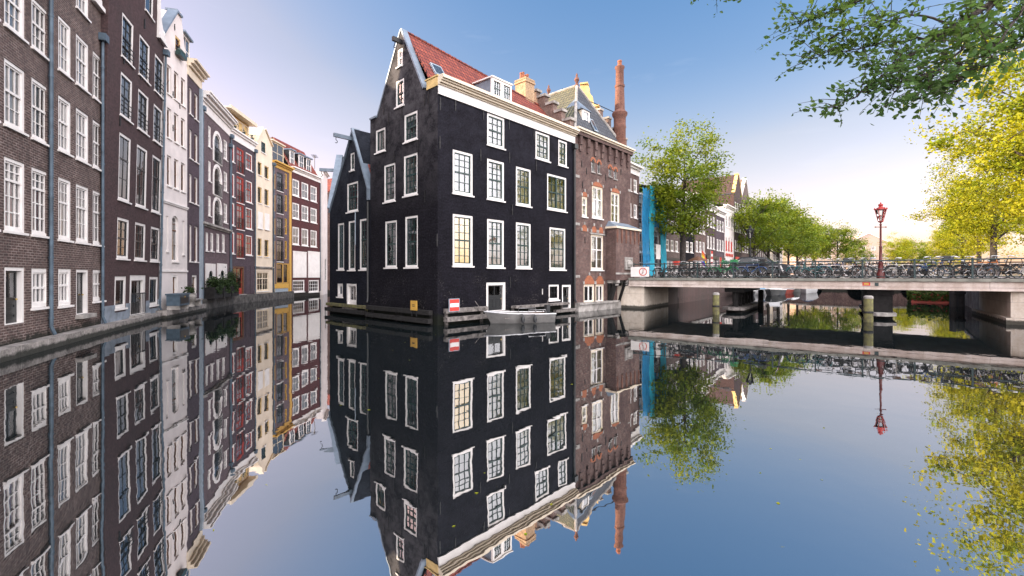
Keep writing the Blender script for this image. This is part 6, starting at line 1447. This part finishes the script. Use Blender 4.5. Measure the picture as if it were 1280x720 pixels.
# ---------------------------------------------------------------- branches of the near tree hanging in from the right
def near_tree():
    rng = np.random.default_rng(3); rnd = random.Random(3)
    base = Vector((14.5, 4.6, 2.0)); o = empty('elm_tree', base, 0, 'dark green leafy elm branches hanging into the top right corner', 'tree')
    mt = MB(); tr = [Vector((14.5, 4.6, 1.6)), Vector((14.4, 4.7, 4)), Vector((14.1, 5.0, 6.4)), Vector((13.6, 5.4, 8.6)), Vector((13.2, 5.8, 10.5))]
    mt.tube([p - base for p in tr], [.34, .28, .24, .18, .10], 10); mt.build('trunk', 'bark', o, 50)
    def A(px, py, d): return at(px, d, py)
    limbs = [([tr[2], A(1390, -60, 7.0), A(1300, -25, 7.3), A(1241, 2, 7.5), A(1200, 30, 7.6), A(1168, 48, 7.7), A(1127, 74, 7.8), A(1088, 108, 7.9), A(1046, 134, 8.0)], .085),
             ([tr[3], A(1380, -120, 7.4), A(1260, -70, 8.0), A(1160, -30, 8.4), A(1080, 0, 8.7), A(1022, 20, 8.8), A(998, 34, 8.9)], .07),
             ([tr[3], A(1280, -170, 8.5), A(1120, -115, 9.2), A(1000, -70, 9.6), A(930, -26, 9.8), A(884, -8, 9.9)], .06),
             ([A(1241, 2, 7.5), A(1222, 40, 7.2), A(1190, 72, 7.0), A(1165, 98, 6.9), A(1150, 122, 6.9)], .028),
             ([A(1300, -25, 7.3), A(1272, 20, 6.9), A(1248, 56, 6.7), A(1236, 82, 6.6)], .03),
             ([A(1168, 48, 7.7), A(1120, 50, 8.1), A(1065, 62, 8.4), A(1015, 74, 8.6)], .024),
             ([A(1200, 30, 7.6), A(1140, 18, 7.9), A(1090, 30, 8.2), A(1040, 46, 8.4)], .022),
             ([A(1300, -25, 7.3), A(1290, 10, 8.0), A(1280, 40, 8.3), A(1268, 62, 8.6)], .03),
             ([A(1127, 74, 7.8), A(1130, 95, 7.6), A(1118, 115, 7.6)], .014), ([A(1190, 72, 7.0), A(1210, 90, 6.9), A(1196, 106, 6.9)], .014)]
    mb = MB(); pts = []
    for path, r in limbs:
        P = []
        for a, b in zip(path, path[1:]):
            for k in range(4): P.append(a.lerp(b, k / 4) + Vector((rnd.uniform(-.03, .03), rnd.uniform(-.03, .03), rnd.uniform(-.03, .03))))
        P.append(path[-1]); n = len(P); mb.tube([p - base for p in P], [max(.006, r * (1 - .92 * k / (n - 1))) for k in range(n)], 6)
        for p in P[max(4, n // 6):]: pts.append(p)
    C = []
    for p in pts:
        px = CX + F * p.x / p.y
        if p.y < 3: continue
        for j in range(4):
            L = rnd.uniform(.25, .85); d = Vector((rnd.uniform(-1, .5), rnd.uniform(-1, 1), rnd.uniform(-.5, .6))).normalized() * L
            q = p + d; m = p + d * .5 + Vector((0, 0, .05)); mb.tube([p - base, m - base, q - base], [.008, .005, .003], 4)
            for k in range(9):
                t = .25 + .75 * k / 8; c = p.lerp(q, t) + Vector((rnd.gauss(0, .055), rnd.gauss(0, .055), rnd.gauss(-.01, .05)))
                C.append(c - base)
    mb.build('branches', 'bark', o, 60)
    me = leaves_mesh('foliage', np.array([list(c) for c in C]), None, .105, rng, 'near_leaf', 'leaf')
    c = bpy.data.objects.new('foliage', me); COL.objects.link(c); c.parent = o
near_tree()
# ================================================================ boats
plain('aluminium', (.20, .195, .19), .5, metal=.3, var=.2, scale=3)
plain('navy_cover', (.015, .03, .07), .7, var=.2); plain('white_cover', (.72, .72, .74), .6, var=.1); plain('blue_cover', (.05, .25, .45), .6, var=.15); plain('boat_black', (.02, .022, .025), .4); plain('boat_red', (.35, .05, .03), .5)
def hull(mb, L, B, h, sheer=.14, bow=.0, n=14, draft=.25):
    """open hull: bow at -x; returns gunwale points"""
    prof = []
    for i in range(n + 1):
        t = i / n; x = -L / 2 + L * t; w = B / 2 * (1 - (1 - min(1, t / .5)) ** 2.2) * (1 - .10 * max(0, t - .6)); w = max(w, .015)
        g = h + sheer * (1 - t) ** 2; rake = .30 * (1 - t) ** 3
        prof.append([(x - rake * 0, -w, g), (x + rake, -w * .82, .05), (x + rake, -w * .45, -draft * (1 - (1 - t) ** 3)), (x + rake, 0, -draft * (1 - (1 - t) ** 3) - .04), (x + rake, w * .45, -draft * (1 - (1 - t) ** 3)), (x + rake, w * .82, .05), (x, w, g)])
    vs = [p for r in prof for p in r]; k = 7; fs = [(i * k + j, (i + 1) * k + j, (i + 1) * k + j + 1, i * k + j + 1) for i in range(n) for j in range(k - 1)]
    fs.append(tuple((n * k + j) for j in range(k))); mb.add(vs, fs)
    iv = [(p[0] + .02, p[1] * .93, p[2] - .02) for p in vs]; m = len(mb.v); mb.add(iv, [f[::-1] for f in fs])
    return [r[0] for r in prof], [r[-1] for r in prof]
def boat(name, loc, rz, L, B, h, mat, label, cover=None, group=None, trim='white_paint', cabin=None):
    o = empty(name, loc, rz, label, 'boat', group); mb = MB(); a, b = hull(mb, L, B, h); mb.build('hull', mat, o, 40)
    mb = MB(); mb.tube(a, .03, 6); mb.tube(b, .03, 6); mb.tube([a[-1], b[-1]], .03, 6); mb.build('gunwale', trim, o, 40)
    if cover:
        mb = MB(); n = len(a); vs = []
        for p, q in zip(a, b): c = (Vector(p) + Vector(q)) / 2; w = (Vector(q) - Vector(p)).length; vs += [Vector(p) * 1.0 + Vector((0, 0, -.04)), Vector(p).lerp(c, .45) + Vector((0, 0, .14 * w + .03)), c + Vector((0, 0, .22 * w + .04)), Vector(q).lerp(c, .45) + Vector((0, 0, .14 * w + .03)), Vector(q) + Vector((0, 0, -.04))]
        mb.add(vs, [(i * 5 + j, (i + 1) * 5 + j, (i + 1) * 5 + j + 1, i * 5 + j + 1) for i in range(n - 1) for j in range(4)] + [tuple((n - 1) * 5 + j for j in range(5))]); mb.build('cover', cover, o, 50)
    else:
        for t in (.35, .62, .85):
            i = int(t * (len(a) - 1)); mb = MB(); mb.box(a[i][0] - .13, a[i][0] + .13, a[i][1] * .92, b[i][1] * .92, h - .18, h - .14); mb.build('thwart', 'old_timber', o)
    if cabin:
        mb = MB(); mb.hexa([(-L * .12, -B * .3, h - .05), (L * .22, -B * .33, h - .05), (L * .22, B * .33, h - .05), (-L * .12, B * .3, h - .05), (-.02 * L, -B * .25, h + .7), (L * .2, -B * .29, h + .7), (L * .2, B * .29, h + .7), (-.02 * L, B * .25, h + .7)]); cb = mb.build('cabin', cabin, o)
        mb = MB(); mb.box(.01 * L, L * .19, -B * .325, B * .325, h + .3, h + .55); mb.build('pane', 'pane_glass', cb)
    return o
def fr_ring(u): q = BC + RD * u - LD * .05; return Vector((q.x, q.y, 1.0))
p0, p1 = Vector((-1.28, 21.0)), Vector((1.86, 22.15)); d = p1 - p0; c = (p0 + p1) / 2
o = boat('rowing_boat', (c.x, c.y, 0), math.atan2(d.y, d.x), d.length, 1.35, .42, 'aluminium', 'small grey aluminium boat with two dark fenders moored at the black house door', None, None, 'steel')
mb = MB(); mb.tube([(.25, -.62, .42), (.28, -.62, .62), (1.15, -.60, .62), (1.18, -.60, .42)], .016, 6); mb.tube([(.25, .62, .42), (.28, .62, .62), (1.15, .60, .62), (1.18, .60, .42)], .016, 6); mb.build('rail', 'steel', o, 40)
for x in (-.05, .55):
    mb = MB(); mb.lathe([(.0, -.17), (.07, -.13), (.095, 0), (.07, .13), (.025, .17), (.02, .22), (0, .22)], (x, -.76, .2), 10); mb.tube([(x, -.76, .4), (x, -.68, .44)], .008, 5); mb.build('fender', 'boat_black', o, 40)
mb = MB(); mb.box(1.42, 1.60, -.14, .14, .34, .80); mb.box(1.55, 1.68, -.06, .06, -.25, .40); mb.build('outboard_motor', 'boat_black', o)
mb = MB(); iv = o.matrix_basis.inverted()
for bp0, wl in (((-1.55, 0, .5), fr_ring(2.2)), ((1.5, .5, .45), fr_ring(7.9))): b_ = iv @ wl; a_ = Vector(bp0); mb.tube([a_, a_.lerp(b_, .5) - Vector((0, 0, .12)), b_], .014, 5)
mb.build('mooring_rope', 'old_timber', o)
mb = MB(); mb.tube([(-.9, .25, .34), (1.2, .32, .40)], .022, 6); mb.hexa([(1.2, .26, .39), (1.65, .24, .40), (1.65, .40, .40), (1.2, .38, .39), (1.2, .26, .41), (1.65, .24, .42), (1.65, .40, .42), (1.2, .38, .41)]); mb.build('oar', 'brown_wood', o)
GB = 'boats moored along the left quay'
ca = math.atan2(CD.y, CD.x)
bs = [(17, 1.3, 5.0, 1.8, .55, 'boat_black', 'white_cover', None, 'dark boat under a white cover, moored nearest the bridge on the left quay'), (23.5, 1.3, 5.2, 1.9, .6, 'white_cover', 'blue_cover', None, 'white boat with a bright blue cover on the left quay'), (23, 3.5, 5.2, 1.9, .6, 'boat_black', None, 'white_cover', 'dark boat with a small white cabin tied outside the blue-covered one'),
      (30.5, 1.4, 6.0, 2.1, .65, 'white_cover', 'navy_cover', None, 'long white boat with a navy cover on the left quay'), (38, 1.4, 6.4, 2.2, .7, 'navy_cover', 'white_cover', None, 'navy boat with a pale cover, farthest along the left quay'), (29.5, 3.7, 4.6, 1.7, .5, 'boat_red', 'navy_cover', None, 'small red boat tied outside the long white one'), (37, 3.9, 5.6, 1.9, .6, 'aluminium', 'white_cover', None, 'grey boat with a white cover tied outside the navy boat'), (33, 5.9, 5.6, 1.9, .65, 'white_cover', 'navy_cover', None, 'white boat with a navy cover, outermost of the moored group')]
for u_, off, L, B, h, m, cv, cb, lab in bs: q = ql(u_, off); boat('moored_boat', (q.x, q.y, 0), ca, L, B, h, m, lab, cv, GB, 'white_paint', cb)
# ---------------------------------------------------------------- red-brown houseboat with ivy on the right
q = qr(17.5, -1.7); o = empty('houseboat', (q.x, q.y, 0), math.atan2(QRD.y, QRD.x), 'low red-brown pontoon overgrown with ivy at the right quay', 'houseboat')
mb = MB(); mb.box(-3.6, 5.5, -1.35, 1.35, -.4, .62); mb.box(-3.7, 5.6, -1.42, 1.42, .623, .72); mb.build('hull', 'boat_red', o)
rng = np.random.default_rng(8); n = 3200; c = np.stack([rng.uniform(-3.8, 5.6, n), rng.uniform(-1.5, 1.6, n), .65 + np.abs(rng.normal(0, .33, n))], 1)
k = rng.random(n) < .25; c[k, 1] = 1.42 + rng.uniform(0, .12, k.sum()); c[k, 2] = rng.uniform(.25, .8, k.sum()); k2 = rng.random(n) < .2; c[k2, 0] = -3.75; c[k2, 2] = rng.uniform(.2, .9, k2.sum())
leafmat('ivy_leaf', (.05, .09, .02), (.08, .12, .02), .3)
me = leaves_mesh('ivy', c, None, .22, rng, 'ivy_leaf', 'quad'); iv = bpy.data.objects.new('ivy', me); COL.objects.link(iv); iv.parent = o
q = qr(9.0, -.6); pl = empty('mooring_pole', (q.x, q.y, 0), 0, 'twin dark steel mooring piles beside the right quay wall', 'mooring pole', 'mooring poles by the bridge')
for dx in (-.28, .28): mb = MB(); mb.lathe([(.2, -1), (.2, 1.75), (.17, 1.8), (0, 1.8)], (dx, 0, 0), 12); mb.build('pile', 'dark_timber', pl, 40)
mb = MB(); mb.box(-.4, .4, -.24, -.2, .9, 1.1); mb.build('strap', 'iron', pl)
# ================================================================ things on the bridge and the street behind
plain('car_paint', (.012, .015, .02), .45, var=.05, spec=.3); glass('car_glass', 1.45, (.3, .34, .34), 0)
plain('car_light', (.7, .65, .6), .2); plain('tail_red', (.5, .02, .02), .3)
def car(loc, rz, label, paint='car_paint', group=None):
    o = empty('parked_car', loc, rz, label, 'car', group); L, W = 3.9, 1.66
    side = [(-1.95, .32), (-1.95, .70), (-1.9, .88), (-1.35, .98), (-.9, 1.02), (-.35, 1.42), (.2, 1.50), (1.2, 1.47), (1.75, 1.12), (1.93, .98), (1.95, .5), (1.9, .3)]
    mb = MB(); n = len(side); rowsY = [(-W / 2, .0), (-W / 2 + .07, .0), (W / 2 - .07, 0), (W / 2, 0)]
    vs = []
    for j, y in enumerate((-W / 2, -W / 2 * .96, W / 2 * .96, W / 2)):
        for (x, z) in side: tuck = 1 - max(0, z - .95) * .34; e = .03 if j in (0, 3) else 0; vs.append((x * (1 - e * .3), y * tuck, z - e * (1 if z > .6 else -1)))
    fs = [tuple(range(n))[::-1], tuple(range(3 * n, 4 * n))] + [(j * n + i, j * n + (i + 1) % n, (j + 1) * n + (i + 1) % n, (j + 1) * n + i) for j in range(3) for i in range(n)]
    mb.add(vs, fs); mb.build('body', paint, o, 35)
    g = MB()
    for s in (-1, 1):
        y = s * W / 2; f_ = lambda x, z: (x, y * (1 - max(0, z - .95) * .34) + s * .004, z)
        g.add([f_(-.78, 1.04), f_(.25, 1.04), f_(.25, 1.42), f_(-.33, 1.38)], [(0, 1, 2, 3)]); g.add([f_(.33, 1.04), f_(1.5, 1.06), f_(1.2, 1.40), f_(.33, 1.42)], [(0, 1, 2, 3)])
    g.add([(-.91, -.70, 1.04), (-.91, .70, 1.04), (-.38, .60, 1.415), (-.38, -.60, 1.415)], [(0, 1, 2, 3)]); g.add([(1.78, -.66, 1.13), (1.78, .66, 1.13), (1.25, .60, 1.455), (1.25, -.60, 1.455)], [(0, 1, 2, 3)])
    g.build('windows', 'car_glass', o)
    for x in (-1.22, 1.2):
        for s in (-1, 1):
            w = MB(); w.torus((x, s * .74, .30), 'y', .22, .085, 20, 8); w.build('wheel', 'rubber', o, 50); r_ = MB(); r_.tube([(x, s * .72, .30), (x, s * .80, .30)], .19, 14); r_.build('rim', 'steel', o.children[-1])
    for s in (-1, 1):
        m = MB(); m.box(-1.97, -1.86, s * .62 - .16, s * .62 + .16, .68, .83); m.build('headlight', 'car_light', o); m = MB(); m.box(1.88, 1.965, s * .66 - .1, s * .66 + .1, .72, .98); m.build('tail_light', 'tail_red', o)
    m = MB(); m.box(-1.985, -1.94, -.8, .8, .32, .5); m.box(1.94, 1.975, -.8, .8, .34, .52); m.build('bumper', 'rubber', o)
    return o
p = bp(7.3, 5.9, ZT - .03); car((p.x, p.y, p.z), lookrot() + math.pi, 'dark parked car behind the bicycles near the black lamp')
def scooter(loc, rz, label):
    o = empty('motor_scooter', loc, rz, label, 'scooter')
    mb = MB(); mb.hexa([(-.75, -.16, .42), (.05, -.14, .3), (.05, .14, .3), (-.75, .16, .42), (-.8, -.13, .72), (-.1, -.12, .74), (-.1, .12, .74), (-.8, .13, .72)]); mb.box(.05, .5, -.14, .14, .26, .32)
    mb.hexa([(.46, -.2, .3), (.54, -.14, .3), (.54, .14, .3), (.46, .2, .3), (.36, -.2, .95), (.44, -.13, .97), (.44, .13, .97), (.36, .2, .95)]); mb.build('body', 'bike_black', o)
    mb = MB(); mb.hexa([(-.8, -.13, .73), (-.05, -.12, .75), (-.05, .12, .75), (-.8, .13, .73), (-.78, -.1, .83), (-.1, -.09, .82), (-.1, .09, .82), (-.78, .1, .83)]); mb.build('seat', 'rubber', o)
    mb = MB(); mb.hexa([(.44, -.22, .98), (.46, -.22, .98), (.46, .22, .98), (.44, .22, .98), (.22, -.2, 1.42), (.24, -.2, 1.42), (.24, .2, 1.42), (.22, .2, 1.42)]); mb.build('windscreen', 'car_glass', o)
    mb = MB(); mb.tube([(.36, -.34, 1.03), (.38, 0, 1.0), (.36, .34, 1.03)], .018, 6); mb.build('handlebar', 'steel', o)
    for x in (-.55, .68): mb = MB(); mb.torus((x, 0, .22), 'y', .16, .06, 18, 8); mb.tube([(x, -.05, .22), (x, .05, .22)], .11, 10); mb.build('wheel', 'rubber', o, 50)
    mb = MB(); mb.beam((.5, 0, .75), (.68, 0, .24), .08); mb.build('fork', 'steel', o); mb = MB(); mb.lathe([(0, -.05), (.07, 0), (0, .05)], (.47, 0, .86), 8); mb.build('headlight', 'car_light', o)
    return o
q = bp(8.35, .62, ZT); scooter((q.x, q.y, q.z), lookrot() + .1, 'black motor scooter with a tall pale windscreen on the bridge, before the parked car')
# flags and awnings on the street
def flagpole(px, d, ztop, zbot, label, cols, w, h, name='flag', tilt=.5):
    q = at(px, d, HY); o = empty(name, (q.x, q.y, zbot), R(30), label, 'flag'); H_ = ztop - zbot
    mb = MB(); mb.tube([(0, 0, 0), (0, 0, H_)], .022, 6); mb.build('pole', 'steel', o)
    n = len(cols); nx = 10
    for k, c in enumerate(cols):
        m = MB(); vs = []
        for i in range(nx + 1):
            t = i / nx; drop = tilt * t * w
            for zz in (H_ - h * k / n, H_ - h * (k + 1) / n): vs.append((.02 + w * t * .8, .08 * math.sin(t * 6 + zz), zz - drop - .05))
        m.add(vs, [(2 * i, 2 * i + 2, 2 * i + 3, 2 * i + 1) for i in range(nx)]); s = m.build('stripe', c, o); sol = s.modifiers.new('thick', 'SOLIDIFY'); sol.thickness = .006
    return o
for n_, c_ in (('flag_orange', (.75, .25, .02)), ('flag_yellow', (.75, .6, .03)), ('flag_green', (.02, .3, .06)), ('flag_blue', (.02, .08, .45)), ('flag_violet', (.2, .03, .3))): plain(n_, c_, .7)
flagpole(877, 47, 4.95, 2.0, 'rainbow striped flag drooping from a pole behind the bicycles', ['red_paint', 'flag_orange', 'flag_yellow', 'flag_green', 'flag_blue', 'flag_violet'], 1.0, 1.3, tilt=.9)
flagpole(888.5, 48, 4.9, 2.0, 'red and white striped banner beside the rainbow flag', ['red_paint', 'white_paint', 'red_paint', 'white_paint', 'red_paint', 'white_paint', 'red_paint'], .5, 2.0, tilt=.1)
flagpole(899.5, 52, 4.4, 2.0, 'plain red banner on a pole right of the striped banner', ['red_paint'], .5, 1.3, tilt=.05)
q = at(872, 46, HY); o = empty('parasol', (q.x, q.y, 2.0), 0, 'dark brown closed-ribbed parasol behind the bicycles left of the rainbow flag', 'parasol')
mb = MB(); mb.tube([(0, 0, 0), (0, 0, 2.2)], .03, 8); mb.build('pole', 'old_timber', o); mb = MB(); mb.lathe([(1.05, 1.7), (.7, 1.92), (.35, 2.08), (.03, 2.2), (0, 2.25)], (0, 0, 0), 8); mb.build('canopy', 'brown_wood', o)
def shopsign(px, d, z, w, h, label, mats):
    q = at(px, d, HY); o = empty('shop_sign', (q.x, q.y, z), ca, label, 'sign'); mb = MB(); mb.box(-w / 2, w / 2, -.05, .03, -h / 2, h / 2); mb.build('board', mats[0], o)
    mb = MB()
    for k in range(4): mb.box(-w * .38, w * (.38 if k % 2 else .2), -.056, -.0505, h * (.3 - .2 * k) - .05 * h, h * (.3 - .2 * k) + .05 * h)
    mb.build('stripes', mats[1], o); return o
q = rs(37, .45); s_ = empty('shop_sign', (q.x, q.y, 4.1), ca, 'red and cream board on the tall dark red house behind the bicycles', 'sign'); mb = MB(); mb.box(-.9, .9, -.04, .04, -.9, .5); mb.build('board', 'curtain_cream', s_); mb = MB(); mb.box(-.95, .95, -.05, .05, .503, .85); mb.box(-.6, .2, -.046, -.0405, -.2, .1); mb.box(-.3, .7, -.046, -.0405, -.6, -.35); mb.build('red_band', 'red_paint', s_)
# ================================================================ things on the ledges at the left
H0 = [o for o in bpy.data.objects if o.get('label', '').startswith('white plastered narrow')][0]; f = Face(H0, (0, 0), (1, 0))
def wp(u, d, z): q = f.wo + f.wt * u + Vector((-f.wt.y, f.wt.x)) * d; return (q.x, q.y, z)
o = empty('storage_chest', wp(.75, -.62, .62), H0.rotation_euler.z, 'blue-grey storage chest on the stone ledge before the white gabled house', 'chest')
mb = MB(); mb.box(-.62, .62, -.3, .3, 0, .55); mb.build('body', 'zinc', o); mb = MB(); mb.box(-.66, .66, -.34, .34, .553, .64); mb.build('lid', 'zinc', o); mb = MB(); mb.box(-.5, .5, -.315, -.302, .1, .45); mb.build('front_panel', 'black_paint', o); mb = MB(); mb.box(-.06, .06, -.34, -.317, .42, .5); mb.build('latch', 'brass', o)
mb = MB(); mb.box(-.6, -.45, -.28, .28, -.22, -.003); mb.box(.45, .6, -.28, .28, -.22, -.003); mb.build('foot', 'stone', o)
o = empty('stone_urn', wp(2.55, -.55, .42), 0, 'pale stone urn with a tuft of leaves on the ledge by the white house', 'urn')
mb = MB(); mb.lathe([(.2, 0), (.2, .08), (.1, .14), (.1, .25), (.26, .42), (.3, .6), (.22, .72), (.25, .78), (0, .78)], (0, 0, 0), 12); mb.build('bowl', 'stone', o, 40)
rng = np.random.default_rng(2); c = rng.normal(size=(90, 3)) * (.16, .16, .12) + (0, 0, .95); me = leaves_mesh('leaves', c, None, .16, rng, 'shrub_leaf', 'quad'); x = bpy.data.objects.new('leaves', me); COL.objects.link(x); x.parent = o
o = empty('bench', wp(3.15, -.5, .42), H0.rotation_euler.z, 'low stone bench on the ledge between the white house and the narrow one', 'bench')
mb = MB(); mb.box(-.7, .7, -.22, .22, .34, .42); mb.build('seat', 'stone', o)
for xx in (-.5, .5): mb = MB(); mb.box(xx - .08, xx + .08, -.18, .18, 0, .337); mb.build('leg', 'stone', o)
H1 = [o for o in bpy.data.objects if o.get('label', '').startswith('mauve brick warehouse')][0]; f = Face(H1, (0, 0), (1, 0))
for k, (u_, h_, lab) in enumerate(((1.0, .7, 'low dark shrub in a planter under the left arched panel of the mauve warehouse'), (3.0, .6, 'spreading green shrub in the middle planter of the mauve warehouse'), (5.0, 1.3, 'tall dark shrub in the planter at the right end of the mauve warehouse'))):
    o = empty('shrub', wp(u_, -.45, .7), H1.rotation_euler.z, lab, 'shrub', 'shrubs before the mauve warehouse')
    mb = MB(); mb.box(-.85, .85, -.28, .28, 0, .75); mb.build('planter', 'dark_timber', o)
    rng = np.random.default_rng(40 + k); n = 700; c = rng.normal(size=(n, 3)) * (.34, .17, .26 * h_) + (0, 0, 0.8 + .3 * h_); c[:, 2] = np.maximum(c[:, 2], .65); k2 = rng.random(n) < .15; c[k2, 1] = -.34; c[k2, 2] = rng.uniform(.3, 1.0, k2.sum())
    me = leaves_mesh('leaves', c, None, .15, rng, 'shrub_leaf', 'quad'); x = bpy.data.objects.new('leaves', me); COL.objects.link(x); x.parent = o

# a few fallen leaves and bits of straw afloat
rng = np.random.default_rng(77); n = 90; yy = rng.uniform(2.6, 18, n); xx = rng.uniform(-1, 1, n) * yy * .95; c = np.stack([xx, yy, np.full(n, .004)], 1)
k = (xx > -.9 - yy * .5); c = c[k]; me = leaves_mesh('floating_leaves', c, None, .05, rng, 'yellow_leaf', 'quad')
me.vertices.foreach_get('co', (q := np.zeros(len(me.vertices) * 3, np.float32))); q = q.reshape(-1, 3); q[:, 2] = .004 + (q[:, 2] - .004) * .05; me.vertices.foreach_set('co', q.reshape(-1)); me.update()
o = bpy.data.objects.new('floating_leaves', me); COL.objects.link(o); tag(o, kind='stuff')
